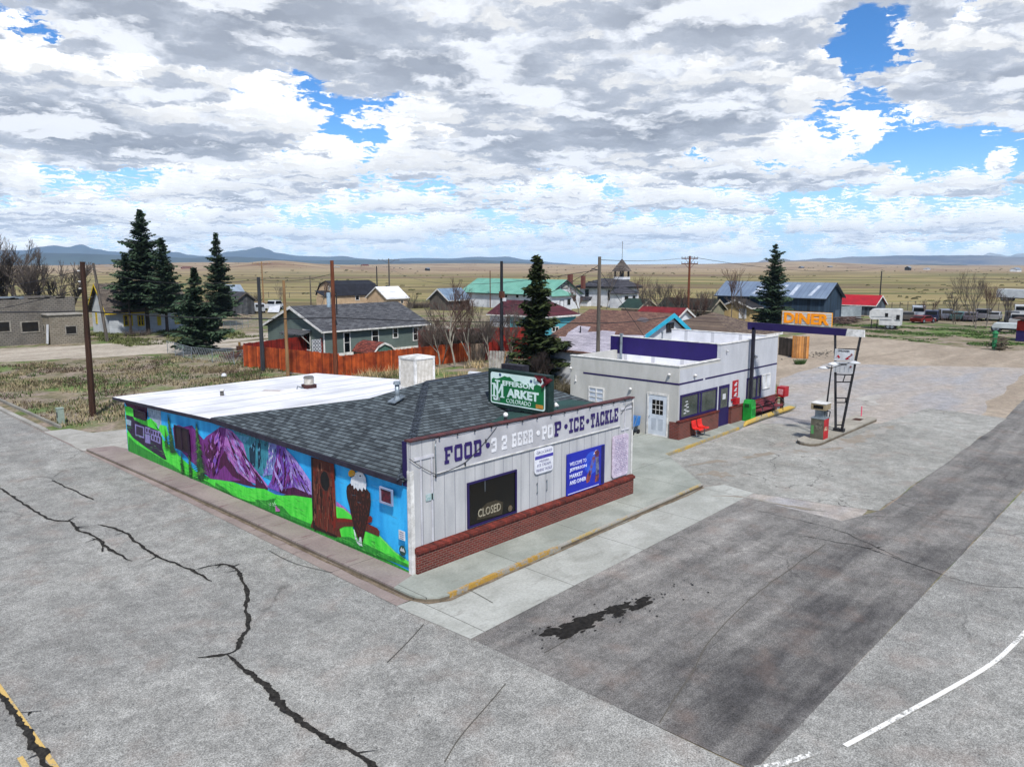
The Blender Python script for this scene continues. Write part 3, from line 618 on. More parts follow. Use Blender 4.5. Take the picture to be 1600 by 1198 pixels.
# fascia board and lettering
FB = [(.90, -.035, 2.78), (9.87, -.035, 2.78), (9.87, -.035, 3.685), (.90, -.035, 3.80)]
fb = MB().extr(FB, (0, .05, 0)).build('sign_board', SIGNW, mk)
MB().box(.88, -.055, 2.75, 9.9, -.03, 2.785).build('lower_moulding', WTRIM, fb)
STR = {'F': [(.1, 0, .36, 1), (0, 0, .55, .2), (0, .8, 1, 1), (.8, .62, 1, .8), (.36, .43, .68, .56)],
 'O': [(0, .1, .26, .9), (.74, .1, 1, .9), (.08, .78, .92, 1), (.08, 0, .92, .22)], 'D': [(.1, 0, .36, 1), (.74, .1, 1, .9), (0, .78, .9, 1), (0, 0, .9, .22)],
 'P': [(.1, 0, .36, 1), (0, .8, .9, 1), (.74, .5, 1, .92), (.36, .4, .9, .54), (0, 0, .58, .2)], 'I': [(.34, 0, .66, 1), (0, .8, 1, 1), (0, 0, 1, .2)],
 'C': [(0, .1, .26, .9), (.08, .78, .92, 1), (.08, 0, .92, .22), (.76, .62, 1, .9), (.76, .1, 1, .34)],
 'E': [(.1, 0, .36, 1), (0, .8, 1, 1), (0, 0, 1, .2), (.8, .64, 1, .8), (.8, .2, 1, .36), (.36, .43, .66, .57)],
 'T': [(.37, 0, .63, 1), (0, .8, 1, 1), (0, .6, .18, .8), (.82, .6, 1, .8), (.15, 0, .85, .18)],
 'A': [(.3, .84, .66, 1), (0, 0, .4, .18), (.58, 0, 1, .18), (.3, .3, .7, .42)], 'K': [(.1, 0, .36, 1), (0, .82, .5, 1), (0, 0, .46, .18), (.62, .82, 1, 1), (.6, 0, 1, .18)],
 'L': [(.1, 0, .36, 1), (0, .8, .56, 1), (0, 0, 1, .2), (.8, .2, 1, .42)], 'R': [(.1, 0, .36, 1), (0, .8, .9, 1), (.74, .52, 1, .92), (.36, .42, .9, .55), (0, 0, .5, .2), (.7, 0, 1, .42)],
 'B': [(.1, 0, .36, 1), (0, .8, .9, 1), (0, 0, .9, .2), (.74, .1, 1, .45), (.74, .55, 1, .9), (.36, .44, .86, .56)],
 '3': [(.74, .1, 1, .9), (.08, .78, .92, 1), (.08, 0, .92, .22), (.35, .44, .8, .56), (0, .66, .22, .86), (0, .12, .22, .34)],
 '2': [(.74, .5, 1, .9), (.08, .78, .92, 1), (0, 0, 1, .22), (0, .66, .24, .86), (.02, .2, .3, .38), (.25, .34, .8, .54)], '.': [(.3, 0, .75, .18)], 'o': [(.2, .38, .8, .62), (.32, .3, .68, .7)]}
DIAG = {'A': [[(.06, 0), (.3, 0), (.58, .95), (.36, .95)], [(.7, 0), (.94, 0), (.62, .95), (.42, .95)]], 'K': [[(.3, .42), (.52, .5), (.95, .95), (.66, .95)], [(.36, .55), (.58, .6), (.98, .05), (.66, .05)]]}
def slabtext(s, x0, x1, zfun, h, m, m2=None, drop=None, worn_=0, gap=.26, name='letter'):
    wts = [(.45 if ch in ' .o' else .8 if ch == 'I' else 1.0) for ch in s]; tot = sum(wts) + gap * (len(s) - 1); u = (x1 - x0) / tot; x = x0; rnd = random.Random(len(s))
    for ch, w in zip(s, wts):
        if ch != ' ':
            mb = MB(); k = 0; z0 = zfun(x)
            for a, b, c, d in STR[ch]:
                if worn_ and rnd.random() < worn_: continue
                mb.box(x + a * w * u, -.052 - k * .0006, z0 + b * h, x + c * w * u, -.036, z0 + d * h); k += 1
            for q in DIAG.get(ch, []): mb.extr([(x + px_ * w * u, -.0525 - k * .0006, z0 + pz * h) for px_, pz in q], (0, .016, 0)); k += 1
            if mb.f: mb.build(name, m, fb)
        x += (w + gap) * u
zl = lambda x: 2.985 - .002 * x
LET = mat('letter_purple', '2c1d5c', '241850', 3, .6, .05); GHOST = mat('letter_ghost', 'd2d4d8', 'bcbec4', 5, .7)
def dot(x, z, m):
    MB().tube([(x, -.055, z), (x, -.036, z)], .085, 10).build('letter', m, fb)
slabtext('FOOD', 1.22, 2.70, zl, .50, LET); dot(2.98, 3.24, LET)
slabtext('3.2', 3.12, 3.82, zl, .44, GHOST, worn_=.12); slabtext('BEER', 4.05, 5.02, zl, .44, GHOST, worn_=.1); dot(5.30, 3.24, GHOST)
slabtext('PO', 5.48, 6.02, zl, .46, GHOST); slabtext('P', 6.12, 6.46, zl, .50, LET); dot(6.72, 3.24, LET)
slabtext('ICE', 6.90, 7.72, zl, .50, LET); dot(7.92, 3.24, LET); slabtext('TACKLE', 8.10, 9.74, zl, .50, LET, gap=.2)
# shop window with the CLOSED board inside
def window_y(par, x0, x1, z0, z1, y, frame, fw=.06, gm=GLASS, mull=(), name='window', fmat=None, cross=()):
    w = MB().box(x0, y - .05, z0, x1, y, z0 + fw).box(x0, y - .05, z1 - fw, x1, y, z1).box(x0, y - .05, z0 + fw, x0 + fw, y, z1 - fw).box(x1 - fw, y - .05, z0 + fw, x1, y, z1 - fw)
    for q in mull: w.box(q - fw / 2, y - .048, z0 + fw, q + fw / 2, y - .002, z1 - fw)
    for q in cross: w.box(x0 + fw, y - .046, q - .02, x1 - fw, y - .003, q + .02)
    o = w.build(name, frame, par); MB().box(x0 + fw * .9, y - .018, z0 + fw * .9, x1 - fw * .9, y + .002, z1 - fw * .9).build('pane', gm, o); return o
def window_x(par, y0, y1, z0, z1, x, frame, fw=.06, gm=GLASS, mull=(), name='window', cross=()):
    y0, y1 = sorted((y0, y1))
    w = MB().box(x - .05, y0, z0, x, y1, z0 + fw).box(x - .05, y0, z1 - fw, x, y1, z1).box(x - .05, y0, z0 + fw, x, y0 + fw, z1 - fw).box(x - .05, y1 - fw, z0 + fw, x, y1, z1 - fw)
    for q in mull: w.box(x - .048, q - fw / 2, z0 + fw, x - .002, q + fw / 2, z1 - fw)
    for q in cross: w.box(x - .046, y0 + fw, q - .02, x - .003, y1 - fw, q + .02)
    o = w.build(name, frame, par); MB().box(x - .018, y0 + fw * .9, z0 + fw * .9, x + .002, y1 - fw * .9, z1 - fw * .9).build('pane', gm, o); return o
BG = mat('dark_interior', '0b0c0c', '14120e', 1.5, .25, .05)
sw = window_y(mk, 2.12, 4.28, .80, 2.22, -.003, PURPLE, .06, BG)
cb = MB().extr([(2.5, -.028, .98), (3.62, -.028, .9), (3.66, -.028, 1.28), (3.35, -.028, 1.42), (2.95, -.028, 1.42), (2.6, -.028, 1.26)], (0, .006, 0)).build('closed_sign', mat('closed_board', '3a3428', '2c281e', 3), sw)
text('CLOSED', 1.0, .26, mat('chalk', '9c9684', '7a7566', 4), sw, (2.55, -.034, 1.04), 'y', .01)
MB().tube([(3.98, -.026, 1.0), (3.98, -.031, 1.0)], .1, 12).build('round_sticker', mat('sticker', '4a443a', '6a5a44', 9), sw)
MB().box(2.86, -.026, 1.8, 2.875, -.021, 2.14).build('hanging_cord', STEEL, sw)
# vinyl banner poster
ps = thing('poster_banner', (6.8, -.05, .8), 'bright blue welcome poster with white text on the grey shop front', 'poster')
MB().box(6.78, -.07, .77, 8.92, -.03, 2.24).build('panel', mat('poster_blue', '1d2aa0', '17208a', .7, .4, .04), ps)
MB().box(8.72, -.0735, .79, 8.90, -.069, 2.22).build('dark_edge', mat('poster_dark', '141348', '1b1a5c', 2, .4), ps)
pb = MB(); pb.tube([(8.15, -.0725, 1.7), (8.15, -.0708, 1.7)], .42, 20); pb.build('glow_patch', mat('poster_light', '2f5fc8', '1d2ca4', 1.6, .4), ps)
PW = mat('print_white', 'cfd3e6', 'bfc4dc', 3, .5, .03)
for i, (t_, wd, z, h) in enumerate([('WELCOME TO', .92, 1.80, .13), ('JEFFERSON', .94, 1.58, .14), ('MARKET', .72, 1.36, .14), ('AND DINER', .92, 1.13, .14)]):
    text(t_, wd, h, PW, ps, (6.92, -.074, z), 'y', .0 if i == 0 else .018)
MB().box(6.84, -.074, .80, 8.6, -.07, .825).build('print_line', PW, ps); text('visit us', .18, .04, PW, ps, (6.86, -.074, .93), 'y') if 0 else None
OR = mat('print_orange', '9c4a2c', '2a2040', 6, .5); BLP = mat('print_blue', '3b62b8', '6d3a3a', 5, .5); GRP = mat('print_dark', '22204a', '6a6e84', 7, .5)
# printed climbing figures, generic shapes of gear and boots
for pts, m in [([(8.05, 1.55), (8.2, 1.9), (8.32, 2.0), (8.35, 1.8), (8.2, 1.5), (8.12, 1.2), (7.98, 1.05), (7.9, 1.2)], BLP), ([(7.9, 1.3), (8.05, 1.45), (8.12, 1.25), (8.05, 1.05), (7.88, 1.0), (7.84, 1.12)], OR),
               ([(8.3, 2.08), (8.5, 2.12), (8.6, 2.0), (8.55, 1.85), (8.38, 1.86)], OR), ([(8.38, 1.84), (8.56, 1.84), (8.6, 1.4), (8.55, 1.0), (8.42, 1.0), (8.4, 1.4)], GRP), ([(8.38, 1.2), (8.6, 1.22), (8.58, .94), (8.36, .94)], OR), ([(8.24, 1.98), (8.34, 2.1), (8.44, 2.12), (8.4, 2.02)], PW)]:
    MB().extr([(x, -.0745 - .0008 * (m is OR), z) for x, z in pts], (0, .004, 0)).build('printed_figure', m, ps)
# white price board with a blue band
wb = thing('price_board', (5.13, -.05, 1.9), 'white board with purple stripe and hand lettering beside the blue poster', 'sign')
def rounded(x0, x1, z0, z1, r, y): 
    out = []
    for cx, cz, t0 in ((x1 - r, z1 - r, 0), (x0 + r, z1 - r, 90), (x0 + r, z0 + r, 180), (x1 - r, z0 + r, 270)):
        for k in range(5): t = radians(t0 + 22.5 * k); out.append((cx + r * cos(t), y, cz + r * sin(t)))
    return out
MB().extr(rounded(5.12, 6.05, 1.86, 2.70, .12, -.06), (0, .04, 0)).build('board', mat('board_white', 'd3d6de', 'bcbfc8', 3, .5), wb)
MB().box(5.13, -.064, 2.36, 6.04, -.058, 2.47).build('stripe', mat('stripe_blue', '3a3590', '4a4598', 3), wb)
INK = mat('faded_ink', '4a4a72', '8a8aa4', 14, .7)
for t_, x, wd, z, h in [('GROCERIES', 5.2, .78, 2.53, .09), ('WESTERN', 5.32, .5, 2.24, .07), ('ICE CREAM', 5.24, .66, 2.10, .09), ('FISHING TACKLE', 5.2, .78, 1.94, .09)]:
    text(t_, wd, h, INK, wb, (x, -.063, z), 'y')
tb = thing('weathered_board', (9.4, -.05, .8), 'tall faded board of flaked writing at the right end of the shop front', 'sign')
fwm = MB().extr(rounded(9.42, 10.42, .84, 2.42, .13, -.07), (0, .04, 0)); nbf = len(fwm.f); rnd = random.Random(4)
for k in range(20):
    z = 2.25 - k * .066; x = 9.52 + rnd.random() * .08
    while x < 10.3: w_ = rnd.uniform(.02, .07); h_ = rnd.uniform(.015, .042); fwm.face([(x, -.0725, z), (x + w_, -.0725, z), (x + w_, -.0725, z + h_), (x, -.0725, z + h_)]); x += w_ + rnd.uniform(.01, .05)
ob = fwm.build('board', mat('board_faded', 'c2b8c8', 'a294a8', 9, .6, .3), tb, recalc=False); ob.data.materials.append(INK)
for p in list(ob.data.polygons)[nbf:]: p.material_index = 1
for x in (5.27, 5.76):
    tag(MB().box(x - .02, -.045, 1.2, x + .02, -.025, 1.24).box(x - .02, -.045, 1.52, x + .02, -.025, 1.56).box(x + .0, -.045, 1.2, x + .02, -.03, 1.56).build('pull_handle', STEEL, origin=(x, -.04, 1.2)), ('left' if x < 5.5 else 'right') + ' small metal pull handle on the boards under the price board', 'handle', 'pull handles on the shop front')
tag(MB().box(.52, -.03, 2.03, .80, -.004, 2.22).build('sticker_plate', mat('sticker_plate', 'a9b6b8', '7c9a9a', 12, .5), origin=(.66, -.02, 2.1)), 'small faded sticker at the left end of the shop front', 'sticker')
# loose framing battens at both ends
BTN = mat('batten_paint', 'bbbcc2', '9fa0a8', 2)
for x in (.32, .72): MB().box(x, -.03, .78, x + .05, -.002, 3.27).build('batten', BTN, mk)
MB().box(.12, -.034, 3.28, .84, -.004, 3.36).build('batten', BTN, mk); bt = MB(); bt.box(9.95, -.034, 3.34, 10.66, -.004, 3.4); bt.box(10.2, -.03, .8, 10.25, -.002, 3.34); bt.box(10.0, -.036, 2.55, 10.5, -.004, 2.60)
bt.build('corner_frame', BTN, mk)
# ---- roofs
PK = Vector((4.7, 4.85, 4.42)); PR = Vector((8.5, 5.0, 4.42)); EL = Vector((-.18, .17, 2.70)); EB = Vector((-.18, 11.75, 2.84)); MID = Vector((3.1, 6.1, 3.86)); ER = Vector((11.05, .17, 2.9)); EBR = Vector((11.05, 9.5, 2.9))
MB().extr([EL, EB, MID, PK], (0, 0, .07)).build('roof_slope', ROOFA, mk)
rb_ = MB().extr([EL, PK, PR, ER], (0, 0, .07)).build('roof_slope', ROOFB, mk)
MB().extr([ER, PR, EBR], (0, 0, .07)).build('roof_slope', ROOFA, mk)
mb = MB(); mb.extr([EB + UP * .02, MID, (5.0, 10.6, 3.02)], (0, 0, .08)); mb.extr([MID, PK, PR, (9.5, 9.8, 3.05), (5.0, 10.6, 3.02)], (0, 0, .075)); mb.extr([PR, EBR, (9.5, 9.8, 3.05)], (0, 0, .07)); mb.build('back_slope', MEMB, mk)
# hip cap shingles
mb = MB(); a, b = EL + UP * .09, PK + UP * .09
for k in range(34):
    t = k / 34; t2 = (k + 1.25) / 34; p = a.lerp(b, t) + UP * .015; q = a.lerp(b, min(t2, 1)); d = (b - a).normalized(); s_ = d.cross(UP).normalized() * .15
    mb.face([p - s_ - UP * .055, p + UP * .012, q, q - s_ - UP * .075]); mb.face([p + UP * .012, p + s_ - UP * .055, q + s_ - UP * .075, q])
a, b = PK + UP * .08, PR + UP * .08
mb.extr([a + Vector((0, -.13, -.04)), a + UP * .02, a + Vector((0, .13, -.04))], b - a); mb.build('hip_cap', HIPC, mk)
# flat cricket behind the hanging sign
pa = hit(751, 681, PK + UP * .09, (PK - EL).cross(PR - PK)); pb_ = hit(806, 636, PK + UP * .09, (PK - EL).cross(PR - PK))
qa = oy(751, 681, .2); MB().extr([(qa[0] - .2, .18, 3.70), (pb_.x, pb_.y, pb_.z + .0), (pb_.x + 2.6, pb_.y, pb_.z), (9.3, .18, 3.62)], (0, 0, -.3)).build('roof_patch', GREENR, mk)
# white low-slope roof
wr = MB().extr([(-.22, 21.75, 2.45), (-.22, 11.75, 2.83), (10.9, 11.0, 3.02), (10.9, 22.0, 2.40)], (0, 0, .06)); wr.extr([(-.22, 11.76, 2.83), (5.0, 10.62, 3.02), (10.9, 9.4, 3.06), (10.9, 11.0, 3.02), (10.9, 11.9, 2.99)][:5], (0, 0, .055)); W_ = wr.build('flat_roof', MEMB, mk)
MB().extr([(-.24, 21.8, 2.38), (-.24, 11.7, 2.74), (-.24, 11.7, 2.88), (-.24, 21.8, 2.50)], (.03, 0, 0)).build('eave_fascia', FASC, W_)
MB().extr([(-.22, 11.7, 2.73), (-.22, .17, 2.61), (-.22, .17, 2.76), (-.22, 11.7, 2.90)], (.05, 0, 0)).build('eave_fascia', FASC, mk)
st = MB(); zf = lambda x, y: 2.42 + .06 + (21.75 - y) * .033 + (x + .42) * .006 * 0 + .004
for pts, k in [([(5.2, 17.5), (5.6, 16.6), (6.2, 15.0), (6.0, 14.9), (5.3, 16.0), (4.9, 17.2)], 0), ([(6.0, 16.2), (6.9, 15.6), (6.6, 15.2), (5.9, 15.6)], 1)]:
    st.face([(x, y, 2.55 + (21.9 - y) * .0335 + k * .003 + x * .001 * 0) for x, y in wob(pts, .3, .06, k)])
st.build('rust_stain', MEMB2, W_, recalc=False)
MB().extr([(10.5, 8.8, 2.9), (10.9, 7.2, 2.9), (11.15, 7.3, 2.9), (10.8, 9.0, 2.9)], (0, 0, .95)).build('rear_parapet', WHITE, mk)
# ---- roof equipment
def onroof(px, py): return hit(px, py, EL + UP * .07, (EB - EL).cross(PK - EL))
v = onroof(621, 627); g = thing('roof_vent_pipe', v, 'tall galvanised vent pipe with flashing on the dark shingles', 'vent pipe')
MB().tube([v + UP * -.05, v + UP * .62], .085, 10).build('pipe', STEEL, g, smooth=True); MB().tube([v + UP * .6, v + UP * .70], [.14, .12], 10).build('cap', STEEL, g)
MB().extr([v + Vector((-.28, -.2, -.02)), v + Vector((.2, -.2, .17)), v + Vector((.2, .2, .17)), v + Vector((-.28, .2, -.02))], (0, 0, .03)).build('flashing', STEEL, g); MB().tube([v + UP * .04, v + UP * .2], [.16, .09], 10).build('collar', STEEL, g)
v = Vector((*gz(347, 618, 2.66), 2.60)); g = thing('roof_vent_pipe', v, 'short grey vent pipe alone near the mural edge of the white roof', 'vent pipe')
MB().tube([v, v + UP * .3], .085, 10).build('pipe', mat('vent_grey', '5c5a58', '44423f'), g); MB().tube([v + UP * .3, v + UP * .36], .13, 10).build('cap', WTRIM, g)
v = Vector((*gz(483, 606, 2.76), 2.68)); g = thing('chimney_vent', v, 'round white roof ventilator on a brown square curb', 'roof vent')
MB().box(v.x - .26, v.y - .26, v.z, v.x + .26, v.y + .26, v.z + .27).build('curb', mat('curb_brown', '4a2c2a', '2f1e20', 4), g)
MB().tube([v + UP * .25, v + UP * .58], .24, 14).build('drum', mat('drum_white', 'bdbab2', '928c84', 5), g, smooth=False); MB().tube([v + UP * .58, v + UP * .66], [.27, .2], 14).build('cap', mat('drum_cap', '6a6a68', '4a4a48', 5), g)
MB().tube([v + Vector((-.25, .1, .08)), v + Vector((-.5, .2, .2)), v + Vector((-.55, .22, .0))], .035, 6).build('cable', STEEL, g)
c0 = hit(655, 596, (6.75, 7.75, 0), (1, 1, 0)); ax_, ay_ = 6.7, 7.9
g = thing('swamp_cooler', (ax_ + .6, ay_ + .6, 3.4), 'big white louvred box air cooler standing behind the dark roof ridge', 'air cooler')
zt = 4.92; zb = 3.66; s_ = 1.02
MB().box(ax_, ay_, zb, ax_ + s_, ay_ + s_, zt - .1).build('cabinet', mat('cooler_louvre', 'b4b0a6', 'd0cdc6', 6, grain=.1, pat=('boards', .075, .3, '7c766c')), g)
MB().box(ax_ - .03, ay_ - .03, zt - .1, ax_ + s_ + .03, ay_ + s_ + .03, zt - .02).box(ax_ + .1, ay_ + .1, zt - .02, ax_ + s_ - .1, ay_ + s_ - .1, zt + .01).build('lid', WTRIM, g)
fr = MB()
for qx in (ax_ - .02, ax_ + s_ - .08): 
    for qy in (ay_ - .02, ay_ + s_ - .08): fr.box(qx, qy, 3.05, qx + .1, qy + .1, zt - .11)
fr.box(ax_ - .025, ay_ - .025, zb - .08, ax_ + s_ + .025, ay_ + s_ + .025, zb); fr.build('frame', WTRIM, g)
# flood lamps and festoon of bulbs on the parapet
def flood(p, label, grp='white floodlights', d=Vector((0, -1, -.4)), r=.07):
    p = Vector(p); g = thing('floodlight', p, label, 'floodlight', grp); d = d.normalized()
    MB().tube([p + UP * -.08, p + UP * .02], .02, 6).build('bracket', BLACK, g); MB().tube([p - d * .04, p + d * .05, p + d * .11], [r * .45, r * .8, r], 10).build('lamp_head', BULB, g, smooth=True); return g
g = thing('globe_lamp', (5.1, .18, 3.8), 'white globe lamp on the parapet between the wording and the green roof patch', 'lamp')
q = oy(790, 648, .35); MB().ball((q[0], .35, q[1]), .085, 10).build('globe', BULB, g, smooth=True); MB().tube([(q[0], .35, q[1] - .2), (q[0], .35, q[1] - .07)], [.07, .05], 8).build('socket', BLACK, g)
q = oy(871, 634, .6); flood((q[0], .6, q[1]), 'white floodlight behind the parapet just right of the green sign', d=Vector((-.6, .3, .3)), r=.1)
q = oy(962, 614, .1)
fest = MB(); bulbs = []
def span(a, b, sag, n=14): return [Vector(a).lerp(Vector(b), k / n) - UP * sag * 4 * (k / n) * (1 - k / n) for k in range(n + 1)]
P_ = [oy(640, 717, -.06), oy(681, 741, -.06), oy(727, 722, -.06), oy(776, 667, -.06)]; P3 = [Vector((x, -.06, z)) for x, z in P_]
line = span(P3[0], P3[1], .03) + span(P3[1], P3[2], .04) + span(P3[2], P3[3], .06)
fl = thing('festoon_cable', (2, -.06, 3), 'black hanging festoon cable with small bulbs looping over the word FOOD', 'cable')
MB().tube(line, .010, 5).build('cable', BLACK, fl)
for p in (P3[1], P3[2], P3[3].lerp(P3[2], .35)): MB().tube([p, p - UP * .1], [.02, .03], 6).build('bulb', BLACK, fl)
rnd = random.Random(2); f2 = thing('festoon_cable', (6, -.1, 3.75), 'thin festoon cable with dark bulbs fixed along the top of the shop front', 'cable')
pts = [(x * .5, -.085, 3.87 - .013 * x * .5 + .02 * sin(x * 1.3)) for x in range(0, 22)]; MB().tube(pts, .008, 4).build('cable', BLACK, f2)
for k in range(14): x = 1.0 + k * .7; MB().tube([(x, -.09, 3.86 - .013 * x), (x, -.09, 3.79 - .013 * x)], [.018, .028], 6).build('bulb', BLACK, f2)
tag(MB().tube([(9.95, -.03, 3.2), (10.3, -.05, 3.5), (10.66, -.04, 3.55), (10.7, -.04, 2.5)], .012, 4).build('loose_cable', BLACK, origin=(10.3, -.04, 3.2)), 'loose black wire at the right end of the shop front', 'cable')
tag(MB().tube([(.9, -.05, 3.75), (.86, -.06, 3.6), (.88, -.06, 2.7)], .02, 5).build('conduit', STEEL, origin=(.88, -.05, 2.7)), 'grey conduit pipe left of the word FOOD', 'conduit')

# ---- hanging sign: a green number-plate
jg = thing('market_sign', (5.95, 1.5, 3.6), 'green and white number plate style sign standing across the shop roof', 'sign')
sx = 5.95; Yl, Yr = 2.91, .09; zb_, zt_ = 3.70, 5.03
MB().box(sx, Yr, zb_, sx + .28, Yl, zt_).build('cabinet', mat('sign_case', '17302c', '0f2320', 3, .6), jg)
def plate(pts, m, k, name='plate'): return MB().extr([(sx - .004 * k, y, z) for y, z in pts], (.004 * k + .01, 0, 0)).build(name, m, jg)
def rr(y0, y1, z0, z1, r):
    out = []
    for cy, cz, t0 in ((y1 - r, z1 - r, 0), (y0 + r, z1 - r, 90), (y0 + r, z0 + r, 180), (y1 - r, z0 + r, 270)):
        for k in range(5): t = radians(t0 + 22.5 * k); out.append((cy + r * cos(t), cz + r * sin(t)))
    return out
SG = mat('sign_green', '12683a', '0f5c33', 2, .45, .04); SW = mat('sign_white', 'cfe3e0', 'bcd4d2', 2, .45, .03)
plate(rr(Yr + .14, Yl - .12, zb_ + .12, zt_ - .10, .09), SW, 1, 'plate_border')
plate([(Yl - .17, zb_ + .20), (Yl - .17, 4.66), (2.66, 4.72), (2.50, 4.70), (2.36, 4.74), (2.1, 4.84), (1.98, 4.81), (1.86, 4.83), (1.62, 4.68), (1.50, 4.70), (1.40, 4.73), (1.28, 4.68), (1.16, 4.62), (1.0, 4.68), (.8, 4.60), (.6, 4.7), (.40, 4.66), (Yr + .19, 4.70), (Yr + .19, zb_ + .21), (Yr + .24, zb_ + .17), (Yl - .22, zb_ + .17)], SG, 2, 'mountain_field')
text('EFFERSON', 1.46, .175, SW, jg, (sx - .011, 2.20, 4.50), 'x', .03); text('ARKET', 1.48, .31, SW, jg, (sx - .011, 1.99, 4.11), 'x', .05)
jm = MB()   # interlocked J and M monogram
def sgp(pts, k): jm.extr([(sx - .0095 - .0007 * k, y, z) for y, z in pts], (.004, 0, 0))
for k, q in enumerate([[(2.66, 4.10), (2.58, 4.10), (2.58, 4.50), (2.66, 4.50)], [(2.26, 4.10), (2.17, 4.10), (2.17, 4.50), (2.26, 4.50)], [(2.64, 4.50), (2.54, 4.50), (2.38, 4.20), (2.44, 4.18)], [(2.28, 4.50), (2.18, 4.50), (2.37, 4.18), (2.43, 4.20)],
    [(2.72, 4.10), (2.52, 4.10), (2.52, 4.06), (2.72, 4.06)], [(2.31, 4.10), (2.11, 4.10), (2.11, 4.06), (2.31, 4.06)], [(2.72, 4.54), (2.55, 4.54), (2.55, 4.49), (2.72, 4.49)], [(2.28, 4.54), (2.11, 4.54), (2.11, 4.49), (2.28, 4.49)],
    [(2.49, 4.62), (2.41, 4.62), (2.41, 4.02), (2.49, 4.02)], [(2.57, 4.66), (2.32, 4.66), (2.32, 4.61), (2.57, 4.61)], [(2.49, 4.02), (2.41, 4.02), (2.44, 3.95), (2.52, 3.93), (2.54, 3.97)], [(2.54, 3.97), (2.52, 3.93), (2.62, 3.94), (2.66, 4.02), (2.61, 4.03)]]): sgp(q, k)
jm.build('monogram', SW, jg)
text('COLORADO', 1.16, .15, SW, jg, (sx - .011, 2.02, 3.91), 'x', .0)
for y, z, m, w_, h in [(2.66, 3.92, mat('tab_grey', '7f8a8c', '6a7476', 8), .33, .13), (.64, 3.89, mat('tab_orange', 'c08a3c', 'a87430', 8), .33, .13)]:
    MB().box(sx - .0115, y - w_, z, sx - .006, y, z + h).build('sticker', m, jg)
    text('1876' if y > 1 else '2021', w_ * .7, h * .5, INK, jg, (sx - .014, y - w_ * .15, z + h * .25), 'x', .02) if 0 else None
for y, z in ((2.32, 4.86), (.86, 4.78)): MB().tube([(sx - .014, y, z), (sx - .004, y, z)], .055, 10).build('bolt', mat('bolt_blue', '2c4a6c', '22384f'), jg)
for y in (2.3, .86): MB().tube([(sx - .0125, y - .03, 3.99), (sx - .007, y - .03, 3.99)], .035, 8).build('bolt_hole', mat('hole_green', '0f4a38', '0c3c2c'), jg)
ps_ = MB()
for y in (2.6, 1.4, .3): ps_.box(sx + .1, y - .04, 2.95, sx + .18, y + .04, zb_)
ps_.tube([(sx + .2, 2.2, 4.9), (sx + 1.6, 2.6, 3.4)], .03, 6).tube([(sx + .2, .8, 4.9), (sx + 1.8, 1.4, 3.2)], .03, 6).build('support', BLACK, jg)
tag(MB().box(6.35, 1.62, 4.95, 6.68, 2.66, 5.18).box(6.45, 1.9, 4.6, 6.55, 2.0, 4.95).box(6.45, 2.3, 4.6, 6.55, 2.4, 4.95).box(6.2, 1.85, 4.62, 6.55, 2.45, 4.66).build('sign_floodlight', mat('lamp_box', '1d1d26', '2a2a34', 4), origin=(6.5, 2.1, 4.7)), 'long black lamp box mounted behind the green sign', 'lamp box')
# torn red flag on the sign's corner
rnd = random.Random(3); mb = MB(); nx_, nz_ = 8, 6
for j in range(nz_ + 1):
    for i in range(nx_ + 1):
        u, v_ = i / nx_, j / nz_; y = .62 - .62 * u - .08 * v_; z = 5.03 - .04 * u - .42 * v_ * (1 - abs(u - .42) * 1.3) ; mb.v.append((sx - .05 - .06 * sin(u * 9 + v_ * 3), y + .05 * sin(v_ * 7), z))
for j in range(nz_):
    for i in range(nx_): k = j * (nx_ + 1) + i; mb.f.append((k, k + 1, k + nx_ + 2, k + nx_ + 1))
tag(mb.build('red_flag', mat('red_cloth', '5e1420', '451018', 5, .8), origin=(sx, .3, 4.9), smooth=True), 'tattered dark red cloth caught on the corner of the green sign', 'flag')

